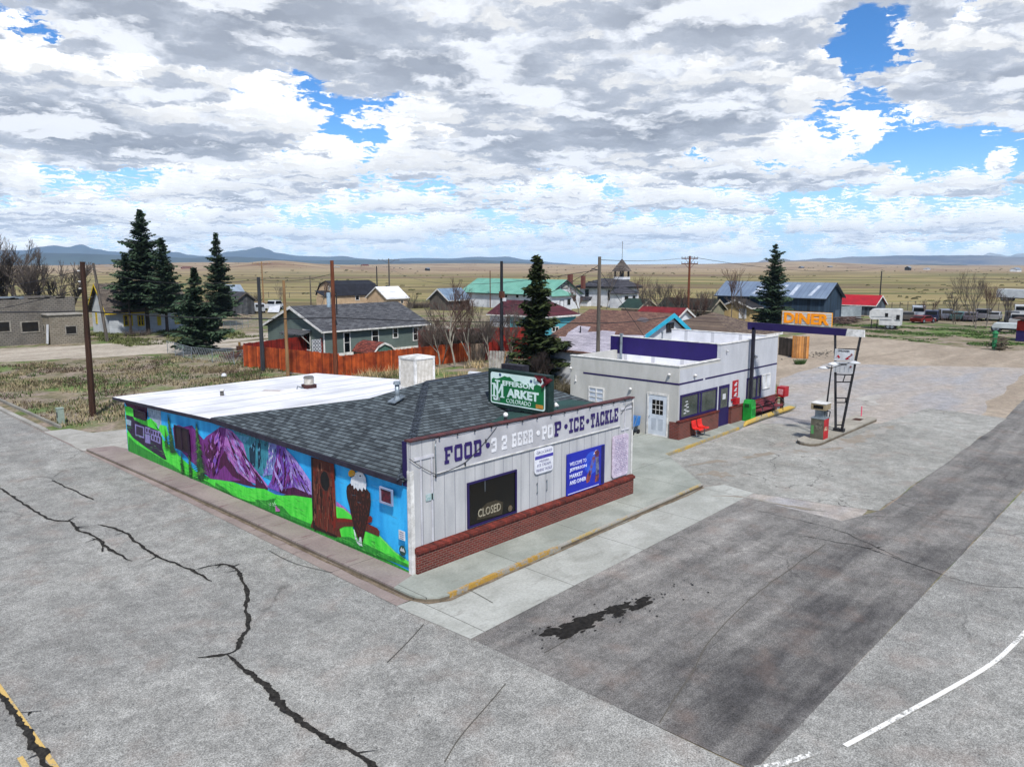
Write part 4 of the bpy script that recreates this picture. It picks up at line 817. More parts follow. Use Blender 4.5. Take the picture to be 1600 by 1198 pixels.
# ================================================================== MURAL (painted on the side wall)
def m1(X, Y): return (180 + X / 5.988, 600 + Y / 5.988)
def m2(X, Y): return (400 + X / 5.446, 680 + Y / 5.446)
def ztop(y): return 2.70 if y < 11.7 else 2.78 - (y - 11.7) * .036
def painter(key, col, alt, sc=1.2, stretch=(1, 3, .8), gr=.12, amt=1.0): return mat(key, col, alt, sc, .7, gr, 18, stretch=stretch, bump=.05, amt=amt)
C_ = dict(sky=painter('mural_sky', '2090d2', '36b0ea', .5), g1=painter('mural_green', '34c034', '58d848', 1.5), g2=painter('mural_darkgreen', '1e7028', '349434', 3), dk=painter('mural_dark', '231a2c', '352844', 2),
    lav=painter('mural_lavender', '8a84b4', '6a6498', 3), wf=painter('mural_white', 'a9bccb', '5f7288', 5, (1, 4, 1), .3), pm=painter('mural_purple', '5a2462', '783484', 2, (1, 4, .6), .3), pd=painter('mural_deep', '34102e', '501a44', 2.5, (1, 4, .6), .3),
    pl=painter('mural_lilac', '9858a4', 'b078bc', 2, (1, 4, .7), .25), lb=painter('mural_paleblue', '5e9cbc', '3f7c9c', 2, (1, 3, .8), .2), te=painter('mural_teal', '286c80', '3c8a9c', 2.5, (1, 4, .5), .3), td=painter('mural_tealdark', '0f2a3c', '18384c', 2),
    li=painter('mural_periwinkle', '6a78b8', '8a92cc', 3, (1, 3, 1), .25), pp=painter('mural_violet', '5c3894', '7e54b4', 3, (1, 4, .7), .35), ll=painter('mural_palelilac', '9078c0', 'b09cd8', 2.5, (1, 4, .8), .25), bl=painter('mural_blue', '2a58a8', '3a74b8', 2),
    bl2=painter('mural_barklight', '8a5a44', '74483a', 3), br=painter('mural_bark', '48201a', '5e3024', 3, (1, 8, .5), .35), bd=painter('mural_barkdark', '1c100e', '2c1a16', 3), rd=painter('mural_redbark', '7a2418', '5c1c14', 3, (1, 6, .5), .3), bk=painter('mural_black', '0a0a0c', '141416', 2), hi=painter('mural_lightgreen', '7ad06a', '5cc050', 3),
    eb=painter('mural_eagle', '22120f', '341c18', 5, (1, 6, 1), .4), wh=painter('mural_head', 'd6dade', 'b4bcc6', 6, (1, 6, 1), .1), yl=painter('mural_beak', 'd09a1c', 'b07c18', 3), pk=painter('mural_pink', 'a0489a', 'c070b0', 5), gt=painter('mural_pine', '14321c', '24502a', 5, (1, 3, 2), .4), gt2=painter('mural_pinelight', '4c7a2c', '2c5c2a', 5))
lay_ = [0]
def wpt(px, py, k):
    y, z = ox(px, py, 0); y = max(.12, min(20.98, y)); z = max(0.0, min(ztop(y), z)); return (-.0015 - k * .0007, y, z)
def paint(f, pts, m, name='painted_shape'):
    lay_[0] += 1; k = lay_[0]; q = [wpt(*f(*p), k) for p in pts]
    q = [a for i, a in enumerate(q) if i == 0 or (Vector(a) - Vector(q[i - 1])).length > 1e-4]
    if len(q) < 3: return
    PAINT.append((q, m))
PAINT = []
def paint_many(f, polys, m, name):
    for pts in polys: lay_[0] += .05; PAINT.append(([wpt(*f(*p), lay_[0]) for p in pts], m))
    lay_[0] += 1
PAINT.append(([(-.0012, .12, .0), (-.0012, 20.98, .0), (-.0012, 20.98, .9), (-.0012, 14, .4), (-.0012, 5.2, .28), (-.0012, .12, .06)], 'g2'))
# left part: hills and railway
paint(m1, [(88, 170), (230, 200), (300, 215), (300, 340), (200, 290), (120, 230)], 'pd', 'painted_ridge')
paint(m1, [(90, 205), (140, 215), (210, 262), (300, 335), (370, 370), (420, 440), (450, 520), (560, 620), (620, 690), (700, 760), (780, 840), (880, 915), (740, 870), (600, 810), (480, 742), (200, 620), (125, 560), (100, 300)], 'g1', 'painted_hill')
paint(m1, [(300, 218), (425, 240), (430, 330), (440, 480), (410, 470), (398, 390), (340, 330), (312, 300)], 'wf', 'painted_waterfall')
paint(m1, [(285, 345), (330, 318), (390, 370), (402, 430), (420, 380), (480, 390), (500, 470), (470, 520), (420, 440), (340, 380)], 'g1', 'painted_bush')
paint(m1, [(125, 485), (200, 560), (340, 640), (500, 735), (600, 800), (600, 830), (430, 760), (200, 665), (128, 600)], 'g2', 'painted_bank')
paint(m1, [(102, 285), (168, 305), (182, 335), (270, 378), (400, 432), (440, 500), (445, 600), (484, 710), (460, 705), (300, 600), (165, 500), (112, 420)], 'dk', 'painted_train')
paint_many(m1, [[(186, 372), (272, 402), (272, 508), (190, 478)], [(282, 395), (330, 412), (330, 470), (282, 455)], [(336, 420), (425, 450), (425, 560), (336, 520)], [(282, 462), (328, 478), (330, 560), (282, 545)]], 'lav', 'painted_carriage')
paint_many(m1, [[(196, 388), (262, 410), (262, 490), (198, 468)]] + [[(290 + k * 24, 412 + k * 9), (304 + k * 24, 417 + k * 9), (304 + k * 24, 450 + k * 9), (290 + k * 24, 445 + k * 9)] for k in range(6)] + [[(345 + k * 26, 478 + k * 10), (360 + k * 26, 484 + k * 10), (360 + k * 26, 520 + k * 12), (345 + k * 26, 514 + k * 12)] for k in range(3)], 'dk', 'painted_train_window')
paint_many(m1, [[(106, 325), (150, 340), (150, 390), (108, 376)]], 'wf', 'painted_panel')
# middle: ranges
paint(m1, [(540, 405), (590, 380), (640, 400), (720, 385), (745, 420), (830, 520), (890, 640), (965, 865), (900, 890), (800, 800), (690, 700), (560, 560)], 'pm', 'painted_ridge')
paint(m1, [(820, 528), (860, 485), (920, 445), (985, 400), (1045, 410), (1110, 470), (1110, 700), (1000, 880), (900, 890), (870, 760)], 'pm', 'painted_mountain')
paint(m1, [(1110, 420), (1330, 470), (1557, 560), (1557, 620), (1460, 900), (1300, 820), (1200, 650), (1120, 500)], 'te', 'painted_canyon')
paint(m1, [(1110, 462), (1180, 480), (1260, 492), (1210, 560), (1200, 640), (1150, 540)], 'lb', 'painted_snowfield')
paint(m1, [(1255, 600), (1290, 560), (1330, 500), (1330, 700), (1300, 790), (1265, 740)], 'td', 'painted_cleft')
paint(m1, [(1330, 510), (1425, 545), (1410, 700), (1330, 780), (1320, 640)], 'te', 'painted_cliff')
paint(m1, [(1370, 520), (1395, 530), (1380, 660), (1350, 740), (1345, 640)], 'lb', 'painted_cliff_face')
paint(m1, [(1030, 620), (1100, 700), (1180, 850), (1300, 940), (1440, 985), (1250, 950), (1000, 885), (960, 872), (985, 690)], 'pd', 'painted_foot')
paint(m1, [(1040, 410), (1100, 440), (1200, 555), (1240, 700), (1310, 790), (1440, 960), (1420, 975), (1250, 905), (1150, 820), (1060, 690), (1018, 590), (1035, 480)], 'pl', 'painted_mountain')
paint_many(m1, [[(1045, 470), (1056, 470), (1150, 700), (1230, 840), (1215, 840), (1120, 690)], [(1090, 450), (1100, 452), (1180, 600), (1290, 850), (1275, 845), (1165, 610)], [(1130, 520), (1140, 525), (1215, 650), (1330, 850), (1320, 850), (1200, 660)]], 'pd', 'painted_crease')
paint(m1, [(1435, 545), (1510, 560), (1510, 640), (1440, 800), (1385, 880), (1400, 780), (1430, 690)], 'li', 'painted_pillar')
paint(m1, [(900, 800), (940, 720), (985, 800), (1030, 760), (1100, 860), (1180, 900), (1060, 905), (905, 885)], 'pm', 'painted_foothill')
# bright lower hills
paint(m1, [(880, 885), (960, 893), (1110, 915), (1240, 965), (1345, 975), (1460, 1040), (1557, 1060), (1557, 1198), (1400, 1150), (1160, 1060), (940, 960), (860, 905)], 'g1', 'painted_hill')
paint(m1, [(940, 915), (1060, 990), (1100, 1040), (1240, 1090), (1480, 1120), (1557, 1130), (1557, 1198), (1400, 1150), (1160, 1060), (940, 962)], 'g2', 'painted_bank')
# second half
paint(m2, [(0, 30), (110, 60), (110, 300), (60, 345), (0, 290)], 'te', 'painted_cliff'); paint(m2, [(20, 60), (45, 70), (40, 260), (20, 290)], 'td', 'painted_cleft')
paint(m2, [(0, 300), (50, 370), (110, 460), (0, 460)], 'pd', 'painted_foot')
paint(m2, [(115, 58), (182, 75), (175, 200), (158, 330), (60, 345), (95, 250), (118, 180)], 'li', 'painted_pillar')
paint(m2, [(180, 75), (255, 100), (330, 260), (350, 480), (200, 480), (100, 440), (158, 335), (172, 215)], 'pp', 'painted_mountain')
paint(m2, [(250, 105), (330, 190), (400, 285), (474, 395), (480, 525), (420, 510), (340, 440), (300, 280)], 'll', 'painted_mountain')
paint_many(m2, [[(205, 110), (216, 110), (196, 330), (150, 420), (142, 418), (186, 320)], [(236, 130), (246, 130), (262, 330), (250, 440), (238, 440), (248, 330)], [(285, 170), (292, 172), (350, 320), (440, 490), (430, 490), (340, 330)], [(320, 220), (326, 220), (400, 360), (470, 480), (462, 480), (390, 370)]], 'pd', 'painted_crease')
paint(m2, [(200, 460), (330, 440), (480, 505), (480, 545), (330, 530), (215, 500)], 'pd', 'painted_foot')
paint(m2, [(110, 450), (180, 480), (260, 500), (200, 515), (130, 490)], 'bl', 'painted_river')
paint(m2, [(0, 445), (80, 455), (170, 500), (230, 510), (330, 510), (480, 532), (495, 782), (380, 740), (240, 685), (100, 625), (0, 590)], 'g1', 'painted_hill')
paint(m2, [(0, 545), (90, 550), (180, 530), (150, 580), (230, 600), (300, 680), (495, 760), (495, 790), (240, 690), (0, 592)], 'g2', 'painted_bank')
paint(m2, [(690, 560), (760, 610), (830, 680), (830, 780), (690, 860)], 'pl', 'painted_far_ridge')
paint(m2, [(680, 598), (745, 618), (830, 690), (830, 790), (690, 860)], 'g1', 'painted_hill')
paint(m2, [(690, 840), (780, 780), (860, 800), (940, 815), (1050, 855), (1120, 910), (1190, 1000), (1310, 1075), (1312, 1125), (1000, 1010), (690, 880)], 'g1', 'painted_hill')
paint(m2, [(690, 860), (800, 860), (960, 930), (1120, 1010), (1312, 1100), (1312, 1125), (1000, 1010), (690, 885)], 'g2', 'painted_bank')
paint_many(m2, [[(1040, 845), (1052, 842), (1190, 985), (1312, 1072), (1300, 1074), (1180, 992)], [(690, 600), (750, 618), (815, 672), (810, 678), (745, 626), (690, 610)]], 'hi', 'painted_highlight')
paint(m2, [(474, 180), (560, 205), (668, 240), (664, 300), (676, 380), (668, 470), (682, 560), (686, 660), (712, 770), (735, 868), (640, 850), (560, 812), (470, 778), (492, 700), (484, 600), (492, 480), (480, 380), (486, 280)], 'br', 'painted_trunk')
paint(m2, [(640, 232), (670, 242), (682, 500), (692, 700), (704, 790), (664, 780), (650, 560)], 'rd', 'painted_trunk_edge')
paint_many(m2, [[(474, 180), (492, 186), (500, 640), (510, 785), (490, 780)], [(495, 760), (560, 790), (696, 850), (696, 868), (560, 815), (492, 788)]], 'bd', 'painted_trunk_shade')
rnd = random.Random(8); lines = []
for k in range(150):
    X = rnd.uniform(490, 672); Y = rnd.uniform(200 + (X - 474) * .3, 720); L = rnd.uniform(30, 130); w = rnd.uniform(2, 4.5)
    lines.append([(X, Y), (X + w, Y), (X + w + rnd.uniform(-5, 9), Y + L), (X + rnd.uniform(-4, 6), Y + L)])
paint_many(m2, lines[:75], 'bd', 'painted_bark'); paint_many(m2, lines[75:115], 'rd', 'painted_bark'); paint_many(m2, lines[115:], 'bl2', 'painted_bark')
paint(m2, [(545, 350), (560, 310), (585, 288), (615, 300), (640, 360), (642, 420), (625, 476), (600, 482), (565, 450), (550, 410)], 'br', 'painted_knot')
paint(m2, [(556, 350), (568, 318), (585, 300), (610, 312), (632, 370), (634, 425), (618, 468), (600, 472), (572, 440), (558, 400)], 'bk', 'painted_hollow')
paint(m2, [(690, 700), (760, 702), (830, 712), (930, 735), (1040, 785), (1062, 820), (1055, 858), (960, 815), (830, 770), (760, 772), (690, 805)], 'br', 'painted_branch')
paint_many(m2, [[(690, 700), (760, 702), (830, 712), (830, 735), (700, 735)], [(955, 690), (985, 680), (1000, 700), (992, 735), (950, 745)], [(940, 742), (1040, 785), (1062, 815), (1000, 790)]], 'rd', 'painted_branch_edge')
# eagle: back view, head turned left
paint(m2, [(778, 470), (783, 430), (810, 405), (850, 425), (900, 462), (950, 450), (982, 490), (988, 560), (975, 660), (950, 760), (930, 850), (915, 925), (885, 905), (868, 850), (845, 790), (825, 700), (805, 600), (785, 530)], 'eb', 'painted_eagle_body')
paint(m2, [(866, 870), (880, 905), (892, 860), (905, 862), (912, 925), (918, 940), (890, 935), (872, 905)], 'wh', 'painted_eagle_tail')
paint_many(m2, [[(840, 795), (848, 800), (870, 880), (888, 925), (872, 915), (852, 870)]], 'wh', 'painted_tail_edge')
fe = []
for k in range(120):
    X = rnd.uniform(790, 975); Y = rnd.uniform(440, 860); cx = 880 + (Y - 450) * .03; hw = 100 * (1 - max(0, (Y - 560)) / 420)
    if abs(X - cx) < hw * .9: fe.append([(X, Y), (X + 4, Y), (X + 7, Y + 20), (X + 3, Y + 24)])
paint_many(m2, fe, 'br', 'painted_feathers')
paint(m2, [(815, 400), (822, 360), (850, 318), (885, 305), (920, 318), (945, 360), (950, 420), (945, 465), (925, 440), (915, 475), (895, 445), (880, 470), (860, 440), (845, 455), (838, 420), (825, 425)], 'wh', 'painted_eagle_head')
paint(m2, [(795, 318), (805, 296), (822, 288), (850, 300), (858, 325), (845, 348), (815, 350), (800, 342)], 'yl', 'painted_beak'); paint_many(m2, [[(890, 338), (902, 334), (906, 346), (895, 350)], [(812, 350), (846, 340), (848, 346), (816, 356)]], 'bk', 'painted_eye')
paint_many(m2, [[(175 + 10 * k, 600 + 12 * (k % 3)), (190 + 10 * k, 598 + 12 * (k % 3)), (196 + 10 * k, 640), (178 + 10 * k, 645)] for k in range(3)], 'pk', 'painted_flowers')
paint_many(m2, [[(x, y), (x + 6, y), (x + 6, y + 6), (x, y + 6)] for x, y in [(rnd.uniform(120, 185), rnd.uniform(565, 610)) for _ in range(16)]], 'wh', 'painted_blossom')
# painted firs
def fir(cx, top, bot, hw, lean, m, m_2):
    L = []; L2 = []
    n = 26
    for k in range(n):
        t = (k + 1) / n; Y = top + (bot - top) * t; c = cx + lean * t; w = hw * t ** .85
        for s in (-1, 1):
            w_ = w * rnd.uniform(.7, 1.1); (L if rnd.random() < .75 else L2).append([(c, Y - (bot - top) * .06), (c + s * w_, Y + (bot - top) * .02 + rnd.uniform(-4, 8)), (c + s * w_ * .5, Y - (bot - top) * .005), (c, Y + (bot - top) * .01)])
    L.append([(cx - 2, top), (cx + 2, top), (cx + lean + hw * .25, bot), (cx + lean - hw * .25, bot)])
    paint_many(m1, L, m, 'painted_fir'); paint_many(m1, L2, m_2, 'painted_fir_light')
fir(503, 285, 640, 62, 45, 'gt', 'gt2'); fir(768, 350, 885, 92, 45, 'gt', 'gt2'); fir(628, 620, 830, 34, 14, 'gt', 'gt2'); fir(480, 420, 600, 30, 14, 'gt', 'gt2'); fir(700, 600, 860, 40, 20, 'gt', 'gt2')
def inside(p, poly):
    x, y = p; c = False; j = len(poly) - 1
    for i in range(len(poly)):
        if (poly[i][1] > y) != (poly[j][1] > y) and x < (poly[j][0] - poly[i][0]) * (y - poly[i][1]) / (poly[j][1] - poly[i][1]) + poly[i][0]: c = not c
        j = i
    return c
def strokes(f, poly, m, n, ang, L, w, seed=0):
    rn = random.Random(seed + n); xs = [p[0] for p in poly]; ys = [p[1] for p in poly]; out = []
    for _ in range(n * 4):
        if len(out) >= n: break
        p = (rn.uniform(min(xs), max(xs)), rn.uniform(min(ys), max(ys))); a = radians(ang + rn.gauss(0, 9)); l = L * rn.uniform(.4, 1.3); q = (p[0] + l * cos(a), p[1] + l * sin(a)); md = ((p[0] + q[0]) / 2 + rn.uniform(-5, 5), (p[1] + q[1]) / 2)
        if inside(p, poly) and inside(q, poly) and inside(md, poly): ww = w * rn.uniform(.5, 1.3); out.append([p, (md[0] - ww, md[1]), q, (md[0] + ww, md[1])])
    paint_many(f, out, m, 'stroke')
M1 = [(830, 528), (920, 445), (985, 400), (1045, 410), (1035, 480), (1018, 590), (985, 700), (960, 860), (900, 880), (870, 760)]; M2 = [(1040, 410), (1100, 440), (1200, 555), (1240, 700), (1310, 790), (1440, 960), (1250, 905), (1150, 820), (1060, 690), (1018, 590)]
for q_, m_, n_, a_, l_, w_, s_ in ((M1, 'pl', 7, 115, 150, 16, 61), (M1, 'pd', 9, 75, 170, 18, 62), (M1, 'pp', 6, 100, 150, 12, 63), (M2, 'pm', 7, 58, 180, 16, 64), (M2, 'll', 6, 62, 150, 10, 65)): strokes(m1, q_, m_, n_, a_, l_, w_, s_)
strokes(m1, M1, 'pl', 20, 105, 60, 3, 1); strokes(m1, M1, 'pd', 22, 80, 80, 5, 2); strokes(m1, M2, 'li', 34, 58, 70, 3, 3); strokes(m1, M2, 'pm', 22, 60, 90, 4, 4); strokes(m1, M2, 'wh', 12, 58, 50, 2, 5)
strokes(m1, [(1200, 500), (1320, 470), (1557, 560), (1460, 880), (1300, 800)], 'lb', 20, 95, 60, 4, 6); strokes(m1, [(1200, 500), (1320, 470), (1557, 560), (1460, 880), (1300, 800)], 'td', 14, 92, 70, 5, 7)
V1 = [(180, 75), (255, 100), (330, 260), (350, 480), (200, 480), (100, 440), (158, 335)]; V2 = [(250, 105), (330, 190), (474, 395), (480, 525), (340, 440), (300, 280)]
for q_, m_, n_, a_, l_, w_, s_ in ((V1, 'pm', 7, 100, 150, 16, 66), (V1, 'll', 6, 80, 140, 12, 67), (V2, 'pm', 5, 58, 130, 14, 68), (V2, 'pp', 6, 55, 150, 12, 69)): strokes(m2, q_, m_, n_, a_, l_, w_, s_)
strokes(m2, V1, 'li', 26, 100, 50, 3, 8); strokes(m2, V1, 'pd', 22, 96, 60, 4, 9); strokes(m2, V2, 'll', 22, 58, 45, 2, 10); strokes(m2, V2, 'pp', 26, 60, 60, 4, 11); strokes(m2, [(115, 58), (182, 75), (158, 330), (60, 345), (118, 180)], 'wh', 16, 100, 40, 3, 12); strokes(m2, [(115, 58), (182, 75), (158, 330), (60, 345), (118, 180)], 'pp', 18, 98, 45, 4, 13)
for f_, q_, sd_ in ((m1, [(880, 890), (1110, 915), (1345, 975), (1557, 1070), (1557, 1190), (1160, 1055), (900, 930)], 1), (m2, [(0, 450), (170, 500), (330, 512), (480, 535), (490, 775), (240, 680), (0, 590)], 2), (m2, [(700, 860), (860, 805), (1050, 860), (1190, 1005), (1290, 1080), (1000, 1000)], 3), (m1, [(95, 215), (300, 345), (450, 530), (620, 700), (860, 900), (600, 800), (130, 560)], 4)):
    strokes(f_, q_, 'g2', 34, 25, 60, 5, sd_ + 20); strokes(f_, q_, 'hi', 40, 22, 55, 3, sd_ + 30)
strokes(m2, [(700, 260), (960, 320), (1300, 440), (1300, 1000), (1050, 830), (1000, 600), (700, 580)], 'lb', 26, 20, 90, 4, 40)
strokes(m2, [(782, 450), (950, 450), (985, 520), (930, 850), (880, 880), (820, 700)], 'wf', 60, 95, 18, 2, 41) if 0 else None
mw = MB().extr([(0.0, .10, -.02), (0.0, 21.0, -.02), (0.0, 21.0, 2.40), (0.0, 11.75, 2.78), (0, .1, 2.72)], (.13, 0, 0)); nb = len(mw.f)
for q, m in PAINT: mw.face(q)
mr = mw.build('mural', C_['sky'], mk, recalc=False)
ks = list(C_.keys())
for k in ks[1:]: mr.data.materials.append(C_[k])
for i, (q, m) in enumerate(PAINT): mr.data.polygons[nb + i].material_index = ks.index(m)
MX = -.0015 - lay_[0] * .0007 - .002
DKW = mat('boarded_window', '2a1420', '140c14', 4, .6)
window_x(mk, 19.55, 18.25, 1.85, 2.22, MX, mat('frame_dark', '2a1a30', '1c1424'), .05, DKW)
window_x(mk, 15.25, 13.92, 1.12, 2.12, MX, mat('frame_dark'  , '2a1a30', '1c1424'), .05, DKW, mull=(14.6,))
window_x(mk, 1.25, .66, 1.88, 2.36, MX, mat('frame_blue', '8a8ea8', '6a84a4'), .05, mat('curtain_red', '5a1c2c', '2a1420', 7, .5))
MX -= .002
pq = MB().box(MX - .01, .16, .98, MX, .44, 1.25).build('plaque', WHITE, mk); 
for k in range(4): MB().box(MX - .014, .22, 1.01 + k * .06, MX - .009, .40 - .03 * (k % 2), 1.03 + k * .06).build('writing_line', INK, pq)
em = MB().tube([(MX - .008, .29, .66), (MX, .29, .66)], .15, 16).build('round_emblem', mat('emblem_green', '1f3a34', '2c4a40', 6), mk)
MB().extr([(MX - .012, .40, .64), (MX - .012, .33, .76), (MX - .012, .29, .70), (MX - .012, .24, .75), (MX - .012, .18, .64)], (.004, 0, 0)).build('emblem_peaks', WHITE, em)
# string of tiny lights under the eave
mb = MB(); 
for k in range(110):
    y = .3 + k * .19; z = ztop(y) - .06 - .04 * abs(sin(k * 1.7)); mb.ball((-.06, y, z), .018, 6)
o = mb.build('fairy_lights', mat('tiny_bulbs', '9a96b0', '6a6684', 30), mk); stuff(o)

# ================================================================== THE DINER
STU = mat('stucco_grey', 'b2b5bb', 'a5a8ae', .9, stretch=(1.6, 1.6, .5), grain=.08, gsc=45)
STUL = mat('stucco_warm', 'b4b4b1', 'a6a6a2', .9, stretch=(1.6, 1.6, .5), grain=.08, gsc=45)
PURD = mat('purple_wall', '22145a', '1c104e', 1.2, .6, .06)
DX, DY = 19.85, 3.5; XR = 30.95; XS = 24.0; YB = 10.4
dn = thing('diner_building', (DX, DY, 0), 'pale grey stucco diner with stepped parapet, purple stripe and white flat roof', 'diner')
MB().box(DX, DY, -.12, XS, YB, 3.05).build('wall', STUL, dn)
MB().box(XS, DY + .002, -.12, XR, YB + .3, 3.70).build('wall', STU, dn)
t_ = .2
par = MB().box(DX - .004, DY - .004, 2.9, DX + t_, YB, 3.66); par.box(DX + t_, DY - .004, 2.9, XS - .03, DY + t_, 3.655); par.box(DX + t_, YB - t_, 2.9, XS - .03, YB + .003, 3.655)
par.build('parapet', STUL, dn)
p2 = MB().box(XS - .02, DY - .006, 3.0, XR + .004, DY + t_, 4.44).box(XR - t_, DY + t_, 3.0, XR + .004, YB + .3, 4.42); p2.build('parapet', STU, dn)
# front face in a cooler grey than the left wall
MB().box(DX + .05, DY - .010, .9, XR, DY - .004, 3.5).build('front_render', STU, dn)
cap = MB().box(DX - .04, DY - .04, 3.66, DX + t_ + .03, YB + .03, 3.70).box(DX + t_ + .03, DY - .04, 3.658, XS - .03, DY + t_ + .03, 3.698).box(XS - .05, DY - .045, 4.44, XR + .04, DY + t_ + .03, 4.48).box(XR - t_ - .03, DY + t_ + .03, 4.42, XR + .04, YB + .33, 4.46)
cap.build('coping', WTRIM, dn)
MB().box(DX + t_, DY + t_, 3.0, XS, YB - t_, 3.10).build('low_roof', MEMB, dn); MB().box(XS + .13, DY + t_, 3.6, XR - t_, YB + .3, 3.74).build('high_roof', MEMB, dn)
dv = MB().box(XS - .015, DY + t_ + .01, 3.45, XS + .13, YB + .31, 4.46).build('divider_wall', PURD, dn)
MB().box(XS - .02, DY + t_ + .01, 3.1, XS - .002, YB + .29, 3.45).build('upstand', MEMB, dv); MB().box(XS - .03, DY + t_ - .02, 4.46, XS + .16, YB + .33, 4.50).build('coping', WTRIM, dv)
MB().box(XR - t_ - .006, DY + t_, 3.74, XR - t_, YB + .3, 4.41).box(XS + .14, DY + t_, 3.74, XR - t_, DY + t_ + .006, 4.42).build('inner_parapet', MEMB, dn)
# purple stripe
sp = MB().box(DX - .012, DY - .012, 2.74, DX - .004, 9.5, 2.83).box(DX - .012, DY - .018, 2.74, 22.2, DY - .010, 2.83).box(22.42, DY - .018, 2.74, XR + .005, DY - .010, 2.83)
sp.build('stripe', PURPLE, dn)
# brick plinths
bp = MB()
BY = DY - .16
MB().box(DX - .02, BY, -.02, 23.75, DY, .88).box(DX - .10, DY - .155, -.02, DX - .02, DY + .42, .86).build('brick_base', BRICK, dn)
MB().box(25.15, BY, -.02, XR + .05, DY, .86).build('brick_base', BRICK, dn)
MB().box(DX - .14, BY - .04, .88, 23.78, DY, .95).build('brick_cap', BRCAP, dn); MB().box(25.12, BY - .04, .86, XR + .08, DY, .93).build('brick_cap', BRCAP, dn)
GW = mat('diner_glass', '2c3630', '48504a', 1.1, .12, .05, spec=.6, bump=0)
wA = window_y(dn, 19.98, 23.70, .97, 2.22, DY - .012, PURPLE, .11, GW, mull=(21.75, 22.02))
mb = MB()
for k, (x, z) in enumerate([(20.5, 1.8), (20.55, 1.66), (20.42, 1.6), (20.6, 1.5), (20.38, 1.4), (20.5, 1.32), (20.66, 1.28), (20.36, 1.22)]): mb.box(x, DY - .036, z, x + .22, DY - .030, z + .05)
mb.build('window_writing', WHITE, wA)
# warm blinds seen behind
window_y(dn, 27.1, 28.9, .97, 2.3, DY - .012, PURPLE, .12, GW, mull=(28.35,))
wb_ = window_y(dn, 29.02, 30.1, 1.42, 2.3, DY - .012, WTRIM, .05, WHITE, mull=(29.56,))
d_ = MB().box(23.93, DY - .05, 0, 25.05, DY - .004, 2.22).build('door', PURPLE, dn); MB().box(24.1, DY - .056, 1.0, 24.85, DY - .049, 2.05).build('door_glass', GW, d_)
MB().box(24.3, DY - .062, 1.45, 24.62, DY - .055, 1.75).build('notice', WHITE, d_); MB().tube([(24.95, DY - .09, .95), (24.95, DY - .09, 1.25)], .018, 6).build('handle', STEEL, d_)
dd = MB().box(DX - .06, 4.04, 0, DX - .004, 5.3, .06).box(DX - .06, 4.04, 2.1, DX - .004, 5.3, 2.2).box(DX - .06, 4.04, .06, DX - .004, 4.12, 2.1).box(DX - .06, 5.2, .06, DX - .004, 5.3, 2.1).build('door_frame', WTRIM, dn)
dr = MB().box(DX - .04, 4.12, .06, DX - .003, 5.2, 2.1).build('door', mat('door_white', 'c4ccd4', 'b0b8c2', 2, .5, .03), dn)
MB().box(DX - .046, 4.34, 1.12, DX - .038, 4.98, 1.86).build('door_glass', BG, dr)
mb = MB()
for y in (4.54, 4.76): mb.box(DX - .052, y - .014, 1.12, DX - .044, y + .014, 1.86)
for z in (1.36, 1.61): mb.box(DX - .053, 4.34, z - .014, DX - .0445, 4.98, z + .014)
mb.build('glazing_bars', WTRIM, dr)
for y0 in (4.32, 4.72): MB().box(DX - .048, y0, .3, DX - .039, y0 + .28, .9).build('door_panel', mat('panel_edge', 'aab2bc', '9aa2ac', 3), dr)
MB().ball((DX - .08, 5.12, 1.0), .03, 6).build('knob', STEEL, dr)
window_x(dn, 8.05, 9.1, 1.05, 2.08, DX - .004, WTRIM, .07, mat('blind', 'b3bdcb', 'a3adbb', 6, .5), cross=(1.3, 1.55, 1.8), mull=(8.57,))
for p, l in [((DX - .06, 4.05, 3.26), 'white floodlight by the corner on the left wall of the diner'), ((21.3, DY - .06, 3.12), 'white floodlight high on the front wall just right of the diner corner'), ((28.0, DY - .06, 3.5), 'white floodlight high on the diner front above the right window'),
             ((24.6, DY - .06, 4.1), 'small floodlight near the step in the diner parapet'), ((DX - .06, 6.35, 2.28), 'white floodlight on the left diner wall between window and door'), ((XR + .05, DY + .1, 3.6), 'small floodlight on the far right corner of the diner'), ((DX - .06, 10.35, 3.0), 'white floodlight on the far left end of the diner wall')]:
    flood(p, l, 'white floodlights', d=Vector((-.6, -.6, -.35)), r=.085 if 'small' not in l else .05)
tag(MB().tube([(DX - .03, 10.0, 2.3), (DX - .03, 10.0, 2.6)], .03, 6).ball((DX - .04, 10.0, 2.3), .06, 6).build('wall_sensor', BULB, origin=(DX, 10, 2.3)), 'tiny white lamp low on the far left of the diner wall', 'lamp')
v = ox(970, 563, XS - .2); v = Vector((XS - .2, v[0], 3.1)); g = thing('roof_vent_pipe', v, 'galvanised pipe standing against the purple roof wall of the diner', 'vent pipe')
MB().tube([v, v + UP * 1.5], .075, 8).build('pipe', STEEL, g); MB().tube([v + UP * 1.48, v + UP * 1.56], .12, 8).build('cap', STEEL, g)
v = Vector((XS + .7, 7.6, 3.74)); g = thing('roof_vent_pipe', v, 'thin pipe poking above the purple roof wall in front of the cyan gable', 'vent pipe')
MB().tube([v, v + UP * 1.05], .04, 6).build('pipe', STEEL, g); MB().tube([v + UP * 1.0, v + UP * 1.12], .07, 6).build('cap', STEEL, g)
